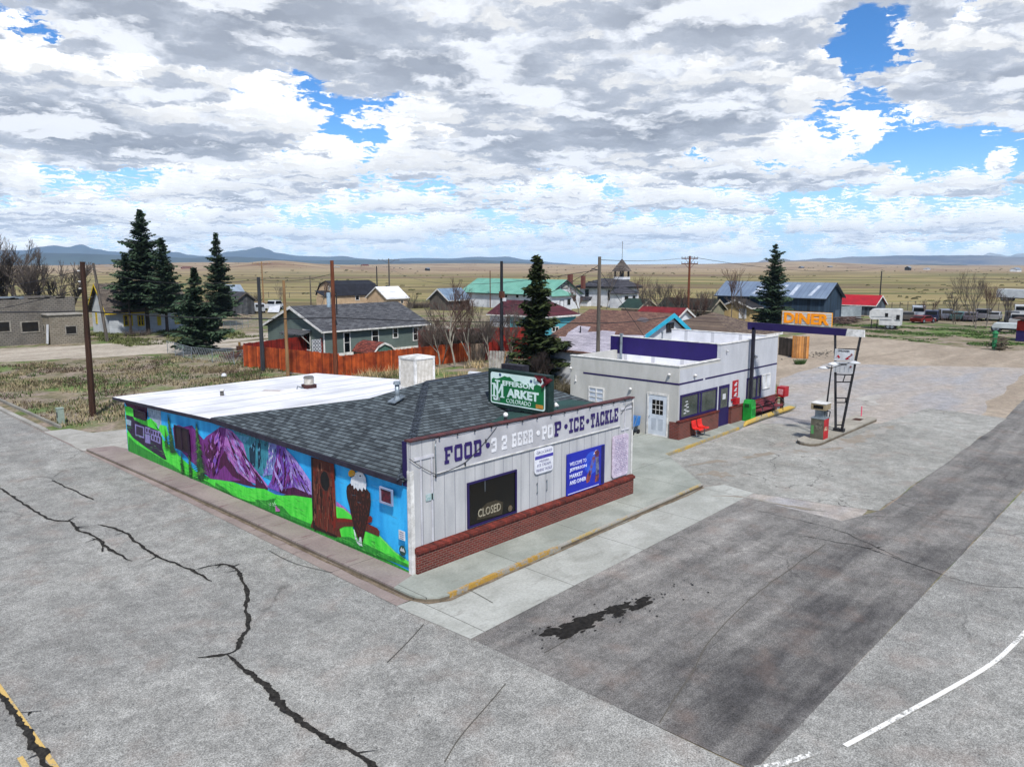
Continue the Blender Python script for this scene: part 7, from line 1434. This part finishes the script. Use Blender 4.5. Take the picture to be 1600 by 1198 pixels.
# ================================================================== TREES
NEED = mat('spruce_needles', '455a42', '26352a', 1.2, .9, grain=.45, gsc=7, spec=.15, bump=0); NEED2 = mat('spruce_needles_olive', '46522e', '26301c', .8, .9, grain=.45, gsc=7, spec=.15, bump=0)
BARK = mat('bark_dark', '3a322c', '241f1b', 3, grain=.25); BARKG = mat('bark_grey', '6c665e', '4c4741', 3, grain=.25); BARKP = mat('bark_pale', '8f8c82', '6a675e', 3, grain=.25); TWIG = mat('twigs_grey', '5c544e', '453e3a', 4, grain=.2, bump=0); TWIGR = mat('twigs_reddish', '5a4640', '463630', 4, grain=.2, bump=0)
def spruce(px, py, top, hw, label, m, seed, low=.1, dens=1.0, wild=0, extra=None):
    x, y = gz(px, py); H = zup(px, py, top); R = 1.32 * hw * sqrt((x - CAM.x) ** 2 + (y - CAM.y) ** 2) / 1204
    g = thing('spruce_tree', (x, y, 0), label, 'spruce'); rnd = random.Random(seed); O = Vector((x, y, 0)); mb = MB(); bt = MB()
    bt.tube([O + UP * -.2, O + UP * H * .5, O + UP * H], [H * .018, H * .011, .02], 7)
    nb = int(H * 30 * dens); asym = rnd.random() * 6
    for k in range(nb):
        t = rnd.random() ** 1.15; h = low + (1 - low) * t; prof = (1 - t) ** .72 * (.35 + .65 * min(1, t * 6 + .5))
        a = rnd.random() * 2 * pi; whorl = .80 + .20 * sin(h * H * 5.2 + seed) + .16 * sin(a * 2 + asym + h * 5) + .45 * mnoise.noise(Vector((cos(a) * 1.3, sin(a) * 1.3, h * H * .55 + seed)))
        L = max(.18, R * prof * whorl * rnd.uniform(.62, 1.1 + wild)); d = Vector((cos(a), sin(a), 0)); up = .28 * t - .30 * (1 - t)
        p0 = O + UP * h * H; n = max(2, int(L / .28)); pts = []
        for q in range(n + 1):
            s_ = q / n; pts.append(p0 + d * L * s_ + UP * (L * up * s_ + L * .16 * s_ * s_))
        bt.tube([pts[0], pts[-1]], [.02 + L * .012, .008], 3, cap=False)
        side = d.cross(UP)
        for q in range(n):
            s_ = (q + .6) / n; c = pts[q].lerp(pts[q + 1], .5); w = (.16 + .42 * (L / max(R, .1)) * (1 - abs(s_ - .45))) * min(1.3, R * .42)
            for sd in (-1, 1):
                for rep_ in range(2):
                    tip = c + side * sd * w * rnd.uniform(.6, 1.1) + d * w * rnd.uniform(.1, .6) - UP * w * rnd.uniform(.05, .55); b = d * rnd.uniform(.10, .2) + UP * rnd.uniform(-.05, .05)
                    mb.face([c - b, tip - b * .35 + UP * rnd.uniform(-.05, .03), tip + b * .45, c + b * 1.1])
            if rnd.random() < .6: mb.face([c + d * .12, c - d * .12, c - UP * w * rnd.uniform(.4, .9) + side * rnd.uniform(-.1, .1)])
        e = pts[-1]; mb.face([e - side * .12 - d * .15, e + d * .28 + UP * .02, e + side * .12 - d * .15])
    for k in range(10): a = rnd.random() * 6.3; c = O + UP * (H * (.93 + .07 * rnd.random())); mb.face([c, c + Vector((cos(a), sin(a), .6)) * .28, c + UP * .1])
    bt.build('trunk', BARK, g, recalc=False); mb.build('crown', m, g, recalc=False); return g
spruce(232, 520, 328, 40, 'tallest spruce with broad dark crown in front of the white cottage', NEED, 1, .24, 1.25, .05)
spruce(262, 524, 372, 27, 'narrower spruce merging with the right side of the tallest spruce', NEED, 2, .26, 1.0)
spruce(205, 523, 395, 20, 'smaller spruce merging with the left side of the tallest spruce', NEED, 7, .46, .8)
spruce(311, 549, 419, 35, 'short spreading spruce beside the dirt road and chain link fence', NEED, 3, .03, 1.5)
spruce(345, 507, 364, 25, 'slender middle spruce left of the plank shed', NEED, 4, .12, 1.15)
spruce(838, 594, 399, 43, 'olive tinged central spruce right behind the green sign', NEED2, 5, .04, 1.7, .12)
spruce(1205, 512, 382, 31, 'dark spruce in front of the blue barn with a bare leader', NEED, 6, .03, 1.2, .1)
def bare(px, py, top, label, seed, bark, twig, spread=.5, stems=1, depth=6, thick=.03, cat='tree', name='bare_tree', split=3, crown0=.3):
    x, y = gz(px, py); H = zup(px, py, top); g = thing(name, (x, y, 0), label, cat); rnd = random.Random(seed); tr = MB(); tw = MB(); O = Vector((x, y, -.1))
    def grow(p, d, L, r, lev):
        n = 3; pts = [p]; dd = d.copy()
        for k in range(n): dd = (dd + Vector((rnd.uniform(-1, 1), rnd.uniform(-1, 1), rnd.uniform(-.3, .6))) * .13).normalized(); pts.append(pts[-1] + dd * L / n)
        (tr if lev < 2 else tw).tube(pts, [r * (1 - .12 * k) for k in range(n + 1)], 6 if lev < 2 else (4 if lev < 4 else 3), cap=False)
        if lev >= depth: return
        for k in range(split if lev > 0 else split + 1):
            i = rnd.choice([1, 2, 3, 3]); a = rnd.random() * 2 * pi; s_ = spread * rnd.uniform(.6, 1.25); v = Vector((cos(a), sin(a), 0))
            nd = (dd + v * s_ + UP * .18).normalized(); grow(pts[i] if k else pts[3], nd if k else (dd + v * s_ * .35).normalized(), L * rnd.uniform(.58, .82), r * (.62 if k else .72), lev + 1)
    for s_ in range(stems):
        a = rnd.random() * 6.3; off = Vector((cos(a), sin(a), 0)) * (.25 * (stems > 1) * rnd.random() * 2); hh = H * rnd.uniform(.8, 1.0) if s_ else H
        d = (UP + Vector((rnd.uniform(-1, 1), rnd.uniform(-1, 1), 0)) * (.12 if stems == 1 else .3)).normalized(); grow(O + off, d, hh * crown0, hh * thick, 0)
    # settle to the measured height
    zm = max((v[2] for v in tw.v), default=H); k = H / max(zm, .1)
    for m_ in (tr, tw): m_.v = [(O.x + (v[0] - O.x) * (k * .5 + .5), O.y + (v[1] - O.y) * (k * .5 + .5), v[2] * k) for v in m_.v]
    tr.build('trunk', bark, g, recalc=False); tw.build('crown', twig, g, recalc=False); return g
for k, (px, py, top, l) in enumerate([(-30, 525, 362, 'leafless big tree at the left edge behind the block building'), (25, 520, 364, 'second leafless tree from the left edge rising behind the block building'), (72, 522, 372, 'third leafless tree from the left edge behind the block building'), (100, 518, 405, 'low leafless tree at the right end of the block building')]):
    bare(px, py, top, l, 20 + k, BARKG, TWIG, .60, 2, 7 if k < 3 else 6, .017, crown0=.235)
for k, (px, py, top, l, m_, tg) in enumerate([(687, 572, 470, 'leftmost pale bare aspen behind the roof cooler', BARKP, TWIG), (711, 571, 431, 'tallest bare aspen behind the roof cooler', BARKP, TWIGR), (733, 570, 447, 'bare aspen just right of the tallest aspen', BARKP, TWIGR), (764, 567, 470, 'bare aspen close to the left side of the dark pole', BARKP, TWIG), (697, 566, 500, 'low bare thicket tree between the two left aspens', BARKG, TWIG), (748, 564, 492, 'low bare thicket tree in front of the red fence', BARKG, TWIG), (668, 566, 505, 'low bare shrub tree at the right corner of the grey house', BARKG, TWIGR), (800, 560, 470, 'thin bare tree right of the dark pole', BARKG, TWIG)]):
    bare(px, py, top, l, 40 + k, m_, tg, .42, 1 if k < 4 else 3, 6, .013 if k < 4 else .010, crown0=.34 if k < 4 else .25)
for k, (px, py, top, l) in enumerate([(640, 492, 455, 'small bare tree left of the dark hedge beyond the grey house'), (905, 492, 446, 'low bare tree between the mint roofed hall and the church'), (1020, 503, 440, 'bare tree over the beige house roof'), (1085, 515, 452, 'bare tree overlapping the near black roof'), (1165, 510, 446, 'bare tree beside the cream shed'), (1450, 500, 462, 'spindly bare tree rising between the scrap cars'), (1572, 506, 455, 'bare tree near the right end of the scrap yard'), (330, 500, 452, 'faint bare tree between the two right spruces')]):
    bare(px, py, top, l, 120 + k, BARKG, TWIGR if k % 2 else TWIG, .42, 2, 6 if k in (2, 3) else 5, .011, crown0=.27)
for k, (px, py, top, l) in enumerate([(1040, 505, 432, 'bare tree between the beige house and the crossarm pole'), (1062, 510, 445, 'bare tree just left of the crossarm pole'), (1098, 508, 450, 'twiggy bare tree right of the crossarm pole'), (1143, 503, 417, 'tall bare tree in front of the left end of the blue barn'), (1526, 512, 418, 'tall bare tree on the right over the scrap yard'), (1542, 512, 436, 'shorter bare tree beside the tall one over the scrap yard'), (1490, 505, 452, 'thin bare tree among the scrap cars'), (502, 480, 438, 'small bare tree beyond the grey house roof'), (440, 482, 440, 'faint bare tree behind the pale tan pole'), (1003, 480, 428, 'thin bare tree at the right side of the church') , (948, 482, 408, 'thin leafless tree in front of the church wall')]):
    bare(px, py, top, l, 60 + k, BARKG, TWIGR if k % 2 else TWIG, .40, 1 if k in (3, 7, 8, 10) else 2, 5 if k not in (0, 1, 2, 4, 5) else 6, .012 if k not in (4, 5, 9, 10) else .0075, crown0=.30)
bare(852, 603, 545, 'gnarled bare shrub beside the central spruce and the green sign', 88, BARK, mat('twigs_dark', '352c2a', '241e1c', 4), .8, 3, 6, .022, 'shrub', 'bare_shrub', crown0=.25)
# clumps of low scrub
def scrub(px, py, w, h, label, m, seed, n=260):
    x, y = gz(px, py); R = w * sqrt((x - CAM.x) ** 2 + (y - CAM.y) ** 2) / 1204 / 2; g = MB(); rnd = random.Random(seed)
    for k in range(n):
        a = rnd.random() * 6.3; r = R * sqrt(rnd.random()) * .6; p = Vector((x + r * cos(a) * 1.0, y + r * sin(a) * .5, -.15)); d = Vector((cos(a) * rnd.uniform(.2, .9), sin(a) * .5, 1)).normalized(); L = h * rnd.uniform(.5, 1)
        q = p + d * L; s_ = Vector((rnd.uniform(-1, 1), rnd.uniform(-1, 1), 0)).normalized() * .015 * (1 + h * .3); g.face([p - s_, p + s_, q])
        for j in range(3): c = p.lerp(q, rnd.uniform(.3, 1)); v = Vector((rnd.uniform(-1, 1), rnd.uniform(-1, 1), rnd.uniform(0, .8))) * L * .3; g.face([c - s_ * .7, c + s_ * .7, c + v])
    return tag(g.build('scrub_bush', m, origin=(x, y, 0), recalc=False), label, 'bush')
scrub(215, 523, 60, 1.1, 'dark low scrub under the tallest spruce', TWIG, 1); scrub(880, 620, 60, 1.6, 'dry brush between the shop roof and the diner wall', mat('dry_brush', '6a6250', '48432f', 3), 2, 500); scrub(655, 480, 70, 1.8, 'dark scrubby hedge right of the pale garage', TWIG, 3, 700)
scrub(185, 470, 90, 3.5, 'dark thicket on the plain behind the leaning grey pole', BARK, 4, 500); scrub(385, 470, 80, 2.5, 'dark thicket behind the plank shed on the plain', BARK, 5, 500); scrub(1250, 566, 40, .5, 'low green weeds at the foot of the tan gate', mat('weed_green', '3f5a26', '2c4420', 3), 6, 400); scrub(715, 556, 170, 3.4, 'tangled undergrowth between the bare aspens', TWIG, 7, 3200); scrub(1500, 498, 160, 1.8, 'brown thicket along the scrap yard fence', TWIGR, 8, 900)

# ================================================================== GRASS (nobody could count it)
def grass(name, rects, n, m, h0, h1, seed, w=.03, clump=5):
    rnd = random.Random(seed); mb = MB(); tot = sum((r[2] - r[0]) * (r[3] - r[1]) for r in rects)
    for x0, y0, x1, y1 in rects:
        for k in range(int(n * (x1 - x0) * (y1 - y0) / tot)):
            x, y = rnd.uniform(x0, x1), rnd.uniform(y0, y1)
            if mnoise.noise(Vector((x * .22, y * .22, seed))) + .35 * mnoise.noise(Vector((x * .9, y * .9, seed))) < .06: continue
            if -.4 < x < 3.4 and 21 < y < 29.5: continue
            for j in range(clump):
                a = rnd.random() * 6.3; L = rnd.uniform(h0, h1); p = Vector((x + rnd.gauss(0, .12), y + rnd.gauss(0, .12), -.16)); t = Vector((cos(a) * L * .7, sin(a) * L * .7, L)); s_ = Vector((-sin(a), cos(a), 0)) * w * rnd.uniform(.7, 1.4)
                mb.face([p - s_, p + s_, p + t])
    o = mb.build(name, m, recalc=False); return stuff(o)
LOT = [(-.2, 29.2, 24, 59), (3.2, 22.4, 20, 29.2), (11.6, 13, 28, 22), (12, 22, 27, 46), (14, 10.8, 30, 14.2), (-.5, 45, 8, 62)]
grass('dry_grass', LOT, 11000, mat('straw', '8f8468', '6c634a', .6, grain=.3, gsc=3, bump=0), .10, .30, 3)
grass('green_weeds', LOT, 7000, mat('weeds', '4a5c2c', '3a4826', .5, grain=.3, gsc=3, bump=0), .08, .26, 11)
grass('brown_weeds', LOT, 9000, mat('weeds_brown', '5a4c3c', '463a30', .5, grain=.3, gsc=3, bump=0), .08, .24, 17)
grass('tall_straw', [(12, 24, 28, 36), (30, 30, 36, 44)], 1500, mat('straw_pale', 'b4a078', '94805c', .6, grain=.2, bump=0), .4, .9, 23, .02, 6)
o = grass('yard_grass', [(85, 12, 108, 27), (82, -10, 112, 12)], 12000, mat('yard_green', '46602a', '344a22', .3, grain=.3, gsc=2, bump=0), .05, .18, 29, .06)
o = grass('verge_grass', [(-30, 84, 24, 94), (18, 70, 34, 90)], 9000, mat('verge', '5c6236', '4a5030', .3, grain=.3, gsc=2, bump=0), .15, .4, 31, .05)

rnd = random.Random(77); mb = MB()
for k in range(2000):
    R = 150 * math.exp(rnd.random() * 2.6); a = rnd.uniform(-.68, .68)
    if mnoise.noise(Vector((a * 9, R * .004, 3))) < .12 and rnd.random() < .9: continue
    p = polar(a, R, 0); t = min(1, max(0, (R - 250) / 600)); z = -.15
    if R > 250:
        z += t * (mnoise.noise(Vector((R * .0012, a * 7, .3))) * 2.0 + mnoise.noise(Vector((R * .004, a * 22, 2.3))) * .7)
        for px_h, RR, w, dr, h in HILLS: ha = az_of(px_h); z += h * math.exp(-((a - ha) / abs(az_of(px_h + w) - ha)) ** 2 - ((R - RR) / dr) ** 2)
    s_ = rnd.uniform(.2, .55) * (1 + R / 1200); w1 = s_ * rnd.uniform(1, 3)
    for q in range(3): c = Vector((p.x, p.y, z - .1)) + RT * rnd.uniform(-w1, w1) * .6 + FW * rnd.uniform(-.5, .5); mb.face([c - RT * w1 * .5, c + RT * w1 * .5, c + RT * w1 * .25 + UP * s_ + FW * .3, c - RT * w1 * .3 + UP * s_ * .8 - FW * .3])
stuff(mb.build('sagebrush', mat('sage', '5a5a3c', '44402e', .02, 1, bump=0), recalc=False))

# ================================================================== VEHICLES, TRAILERS, YARD THINGS
def wheel(par, x, y, r, w=.22, local=True):
    o = MB().tube([(x, y - w / 2, r), (x, y + w / 2, r)], r, 14).build('wheel', RUBBER, par, local=True); MB().tube([(x, y - w / 2 - .01, r), (x, y + w / 2 + .01, r)], r * .55, 10).build('rim', STEEL, o, local=True)
PROF = {'suv': ([(-2.3, .35), (2.3, .35), (2.35, .8), (1.3, 1.0), (.75, 1.68), (-2.1, 1.7), (-2.35, 1.0)], [(.72, 1.6), (1.15, 1.08), (-2.05, 1.08), (-1.95, 1.6)]),
        'sedan': ([(-2.3, .3), (2.3, .3), (2.35, .75), (1.2, .92), (.55, 1.38), (-1.0, 1.4), (-1.7, .98), (-2.35, .9)], [(.5, 1.32), (1.0, .96), (-1.55, .98), (-.98, 1.33)]),
        'pickup': ([(-2.7, .45), (2.6, .45), (2.65, .95), (1.6, 1.1), (1.05, 1.78), (-.5, 1.8), (-.7, 1.12), (-2.7, 1.1)], [(1.0, 1.7), (1.4, 1.16), (-.6, 1.16), (-.48, 1.7)]),
        'van': ([(-2.5, .4), (2.4, .4), (2.5, 1.0), (2.0, 1.2), (1.5, 2.1), (-2.5, 2.15)], [(1.45, 2.0), (1.85, 1.3), (-2.2, 1.3), (-2.2, 1.95)])}
CG = glass('car_glass', '0c0f12', .35); CG.node_tree.nodes['Principled BSDF'].inputs['Specular IOR Level'].default_value = .15
def car(px, py, rz, kind, colr, label, grp='vehicles in the scrap yard', name=None, s=1.0):
    x, y = gz(px, py); g = thing(name or ('old_' + kind), (x, y, -.12), label, {'suv': 'car', 'sedan': 'car', 'pickup': 'pickup', 'van': 'van'}[kind], grp, rz)
    body, win = PROF[kind]; m = mat('paint_' + colr, colr, tuple(c * .8 for c in lin(colr)), 2, .35, .06); W = .9
    MB().extr([(a * s, -W, b * s) for a, b in body], (0, 2 * W, 0)).build('body', m, g, local=True)
    for sy in (-1, 1): MB().extr([(a * s, sy * W + (0 if sy < 0 else -.012), b * s) for a, b in win], (0, sy * .018 + (.0 if sy < 0 else .008), 0)).build('side_window', CG, g, local=True)
    a, b = win[0], win[1]; MB().extr([((a[0] + .05) * s, -W * .86, a[1] * s), ((b[0] + .05) * s, -W * .86, b[1] * s), ((b[0] + .05) * s, W * .86, b[1] * s), ((a[0] + .05) * s, W * .86, a[1] * s)], (.06, 0, .04)).build('windscreen', CG, g, local=True)
    q0, q1 = win[3], win[2]; MB().extr([((q0[0] - .16) * s, -W * .84, q0[1] * s - .04), ((q1[0] - .22) * s, -W * .84, q1[1] * s + .04), ((q1[0] - .22) * s, W * .84, q1[1] * s + .04), ((q0[0] - .16) * s, W * .84, q0[1] * s - .04)], (-.14, 0, .02)).build('rear_window', CG, g, local=True)
    for sx in (-1.45, 1.45):
        for sy in (-.82, .82): wheel(g, sx * s, sy, .34)
    for sy in (-.65, .65): MB().box(2.3 * s, sy - .14, .6, 2.38 * s, sy + .14, .75).build('headlight', BULB, g, local=True)
    return g
car(1434, 497, .3, 'van', 'a8b0bc', 'pale grey van with dark windows behind the white camper'); car(1456, 500, .2, 'suv', '2a3048', 'dark blue car right beside the pale grey van'); car(1476, 498, .4, 'suv', '6a7080', 'grey blue wagon third from the camper in the scrap yard'); car(1442, 503, -.3, 'sedan', '6c1c1c', 'small red car in front of the pale grey van', s=.8)
car(1497, 499, .1, 'sedan', '4a6a6c', 'faded teal sedan in the middle of the scrap yard'); car(1517, 500, .15, 'sedan', '5a5660', 'dull purple grey sedan under the tall bare tree'); car(1535, 499, .0, 'pickup', '6a6a70', 'grey pickup just right of the tall bare tree'); car(1553, 499, .1, 'sedan', '8a8c90', 'silver sedan near the right end of the scrap yard'); car(1580, 502, .2, 'suv', '3c3e44', 'charcoal wagon above the pop-up trailer'); car(1594, 495, .2, 'van', 'b4b8bc', 'white van at the right edge behind the scrap yard')
car(1415, 499, .5, 'sedan', '54504c', 'dull brown car next to the right end of the camper'); car(1590, 508, .1, 'pickup', '9a9c9e', 'pale pickup at the right edge above the pop-up trailer')
car(428, 483, .4, 'pickup', 'b8bcc0', 'white pickup truck beyond the slate pole', None, 'white_pickup'); car(404, 487, 1.2, 'suv', '9aa0a6', 'pale parked car by the plank shed', None, 'parked_car')
# fifth-wheel camper
def camper():
    x, y = gz(1357, 512); x2, y2 = gz(1406, 514); d = Vector((x2 - x, y2 - y, 0)); L = d.length; g = thing('camper_trailer', (x, y, -.12), 'white fifth wheel camper with raised front parked on the grass', 'camper', None, atan2(d.y, d.x))
    CW = mat('camper_white', 'c2c4c4', 'aaacac', 1.5, .5, .05); zt = zup(1385, 515, 482.5)
    MB().extr([(0, 0, 1.6), (.25, 0, 1.3), (L * .32, 0, 1.3), (L * .32, 0, .55), (L, 0, .55), (L, 0, zt - .1), (L - .3, 0, zt), (.3, 0, zt - .1), (0, 0, zt - .4)], (0, 2.4, 0)).build('body', CW, g, local=True)
    MB().box(L * .34, -.012, 1.2, L * .99, -.002, 1.32).box(.2, -.012, 1.62, L * .9, -.002, 1.68).build('stripe', mat('camper_stripe', '6a7278', '545c62'), g, local=True)
    for a, b, c, e in ((L * .50, L * .60, 1.7, 2.2), (L * .86, L * .97, 1.35, 2.0), (L * .72, L * .80, .75, 2.1)): MB().box(a, -.02, c, b, -.003, e).build('window' if c > 1 else 'door', GL2 if c > 1 else CW, g, local=True)
    for a in (L * .62, L * .75): wheel(g, a, .15, .36); wheel(g, a, 2.2, .36)
    MB().box(L * .06, .3, 0, L * .09, .4, 1.4).box(L * .24, .3, 0, L * .27, .4, 1.4).build('landing_leg', BLACK, g, local=True); MB().tube([(0.1, 1.2, zt - .2), (L * .9, 1.2, zt + .05)], .02, 4).build('awning_rail', STEEL, g, local=True)
camper()
def boxtrailer(px, py, px2, py2, top, label, name, m, w=2.4, base=.9):
    x, y = gz(px, py); x2, y2 = gz(px2, py2); d = Vector((x2 - x, y2 - y, 0)); L = d.length; g = thing(name, (x, y, -.12), label, 'trailer', None, atan2(d.y, d.x)); zt = zup(px, py, top)
    MB().extr([(0, 0, base), (L, 0, base), (L, 0, zt - .15), (L - .1, 0, zt), (.25, 0, zt), (0, 0, zt - .35)], (0, w, 0)).build('body', m, g, local=True)
    for a in (L * .12, L * .2): wheel(g, a, .2, .48, .3); wheel(g, a, w - .2, .48, .3)
    MB().box(L * .75, .4, 0, L * .77, .5, base).box(L * .05, .3, base - .25, L * .95, w - .3, base - .02).build('chassis', BLACK, g, local=True); return g
boxtrailer(1556, 469, 1640, 473, 450.5, 'long white semi trailer alone on the plain at the right edge', 'semi_trailer', mat('trailer_white', 'dce2e8', 'c8ced6', .8, .5))
boxtrailer(1549, 517, 1590, 519, 503, 'folded white pop-up camper trailer on the green grass', 'popup_trailer', mat('popup_white', 'bcc4c6', 'a2aaac', 1, .5), 2.0, .55)
# red and purple hut at the right edge
x, y = gz(1622, 533); g = thing('small_hut', (x, y, 0), 'little red and purple hut cut by the right edge of the grass', 'hut')
MB().box(x, y, 1.1, x + 2.6, y + 2.2, 2.2).build('wall', mat('hut_red', 'a8281c', '8c2018', 2), g); MB().box(x + .003, y + .003, -.2, x + 2.597, y + 2.197, 1.1).build('lower_wall', PURPLE, g); MB().extr([(x - .6, y - .5, 2.2), (x + 3, y - .5, 2.2), (x + 3, y + 2.6, 2.45), (x - .6, y + 2.6, 2.45)], (0, 0, .1)).build('roof', DARKWOOD, g)
# junk, wood piles, odd metalwork
def pile(px, py, n, w, h, label, ms, seed, name='wood_pile', cat='pile', ln=(1, 3), rr=.08):
    x, y = gz(px, py); rnd = random.Random(seed); mb = MB()
    for k in range(n):
        a = rnd.uniform(-.6, .6) + (0 if rnd.random() < .7 else 1.2); L = rnd.uniform(*ln); c = Vector((x + rnd.gauss(0, w * .3), y + rnd.gauss(0, w * .12), -.1 + rnd.random() * h)); d = (RT * cos(a) + FW * sin(a) + UP * rnd.uniform(-.15, .15)) * L / 2; mb.tube([c - d, c + d], rnd.uniform(rr * .5, rr), 4)
    return tag(mb.build(name, ms, origin=(x, y, 0)), label, cat)
pile(1322, 504, 70, 6, .9, 'heap of old boards and scrap in front of the metal sheet fence', mat('pile_wood', '5c4a44', '3c3230', 4), 1)
pile(1563, 545, 40, 2.5, 1.3, 'tangle of posts and rusty metal at the right edge of the gravel', mat('pile_dark', '3c3630', '58503f', 4), 2, 'scrap_heap', 'heap', (.5, 1.6), .07)
tag(MB().tube([(*gz(1553, 545), 0), (*gz(1553, 545), 1.4)], .22, 8).ball((*gz(1553, 545), 1.6), .3, 8).build('green_post', mat('green_paint', '2c7a4c', '246040'), origin=(*gz(1553, 545), 0)), 'green painted post beside the scrap heap on the right', 'post')
pile(368, 557, 26, 1.6, .5, 'rusty farm machine parts in the yard left of the orange fence', RUST, 3, 'farm_scrap', 'scrap', (.6, 1.6), .06)
pile(375, 497, 14, 2.6, .6, 'low pile of stuff beside the plank shed', mat('pile_pale', '8c8074', '6a6056', 4), 5)
x, y = gz(375, 553); g = thing('iron_stove', (x, y, 0), 'rusty iron stove like object in the yard left of the orange fence', 'stove'); MB().box(x - .25, y - .2, .3, x + .25, y + .2, .8).build('body', RUST, g); MB().tube([(x, y, .8), (x, y, 1.15)], .12, 8).build('cap', mat('brass_cap', '7c5c2c', '5c4422', 4), g)
l_ = MB()
for q in (-.2, .18): l_.box(x + q, y - .15, -.15, x + q + .04, y + .15, .3)
l_.build('legs', BLACK, g)
a = gz(262, 480); tag(MB().extr([(*gz(418, 488), 0), (*gz(436, 488), 0), (*gz(440, 480), 1.1), (*gz(424, 480), 1.1)], (0, 0, .08)).build('tarpaulin', WHITE, origin=(*gz(425, 486), 0)), 'large white sheet leaning in the yard behind the grey house', 'tarpaulin')
# white lattice panel on the deck of the grey house
x, y = gz(489, 560); zt = zup(489, 560, 531); g = thing('lattice_panel', (x, y, 0), 'white ornamental lattice panel above the orange fence', 'panel'); L = .95
mb = MB()
for q in range(3):
    for w_ in range(4):
        c = Vector((x + .16 + q * .31, y, zt - .18 - w_ * .34)); mb.tube([c + Vector((cos(t), 0, sin(t))) * .14 for t in [k * pi / 5 for k in range(11)]], .022, 4)
mb.build('scrollwork', mat('lattice_grey', '5c6066', '48494e'), g); MB().box(x - .02, y + .03, zt - 1.42, x + .96, y + .05, zt).build('backing', WHITE, g)
# grey pallet leaning behind the shop roof
x, y = gz(780, 592); z = zup(780, 592, 549); g = thing('leaning_pallet', (x, y, 0), 'grey weathered board panel leaning behind the shop roof', 'panel')
for k in range(8): p = Vector((x, y, 0)) + RT * (-.85 + k * .23); MB().extr([p + UP * -.1, p + RT * .2 + UP * -.1, p + RT * (.32) + FW * .5 + UP * z * (1 - .01 * k), p + RT * .12 + FW * .5 + UP * z], -FW * .04).build('board', mat('pallet_grey', '8e8c88', '6a6864', 2, grain=.2), g)
p = Vector((x, y, 0)) + RT * .15 - FW * .12; MB().tube([p - UP * .1, p + RT * .38 + FW * .5 + UP * z], .06, 4).build('brace', TANWOOD, g)
# utility box by the kerb
x, y = gz(95, 657); g = thing('utility_box', (x, y, -.1), 'small pale green utility box in the weeds at the kerb', 'utility box'); MB().box(x - .16, y - .16, -.15, x + .16, y + .16, .68).build('cabinet', mat('box_sage', '8c9a90', '78867c', 3, .6), g); MB().box(x - .18, y - .18, .68, x + .18, y + .18, .74).build('lid', mat('box_sage'  , '8c9a90'), g); MB().box(x - .175, y - .08, .2, x - .161, y + .08, .5).build('label_plate', BLACK, g)
tag(MB().ball((*gz(350, 587), 0), .22, 8).build('white_bag', WHITE, origin=(*gz(370, 583), 0)), 'scrap of white litter in the grass left of the roof', 'litter')
# rock / brick rubble by the gate
x, y = gz(1272, 552); rnd = random.Random(5); mb = MB()
for k in range(60): mb.ball((x + rnd.gauss(0, 1.6), y + rnd.gauss(0, .6), -.12), rnd.uniform(.04, .14), 6, .6)
stuff(mb.build('rubble', mat('rubble_grey', '6c665e', '4a4640', 5), recalc=False))

# ================================================================== the air: far hills fade to blue
hz = bpy.data.materials.new('air'); hz.use_nodes = True; hz.node_tree.nodes.clear(); N = NT(hz.node_tree)
pv = N.add('ShaderNodeVolumePrincipled'); pv.inputs['Color'].default_value = (.56, .77, 1, 1); pv.inputs['Density'].default_value = .000078; pv.inputs['Anisotropy'].default_value = 0
N.l.new(pv.outputs[0], N.add('ShaderNodeOutputMaterial').inputs['Volume'])
stuff(MB().box(-10200, -10200, -12, 10200, 10200, 420).build('haze', hz))
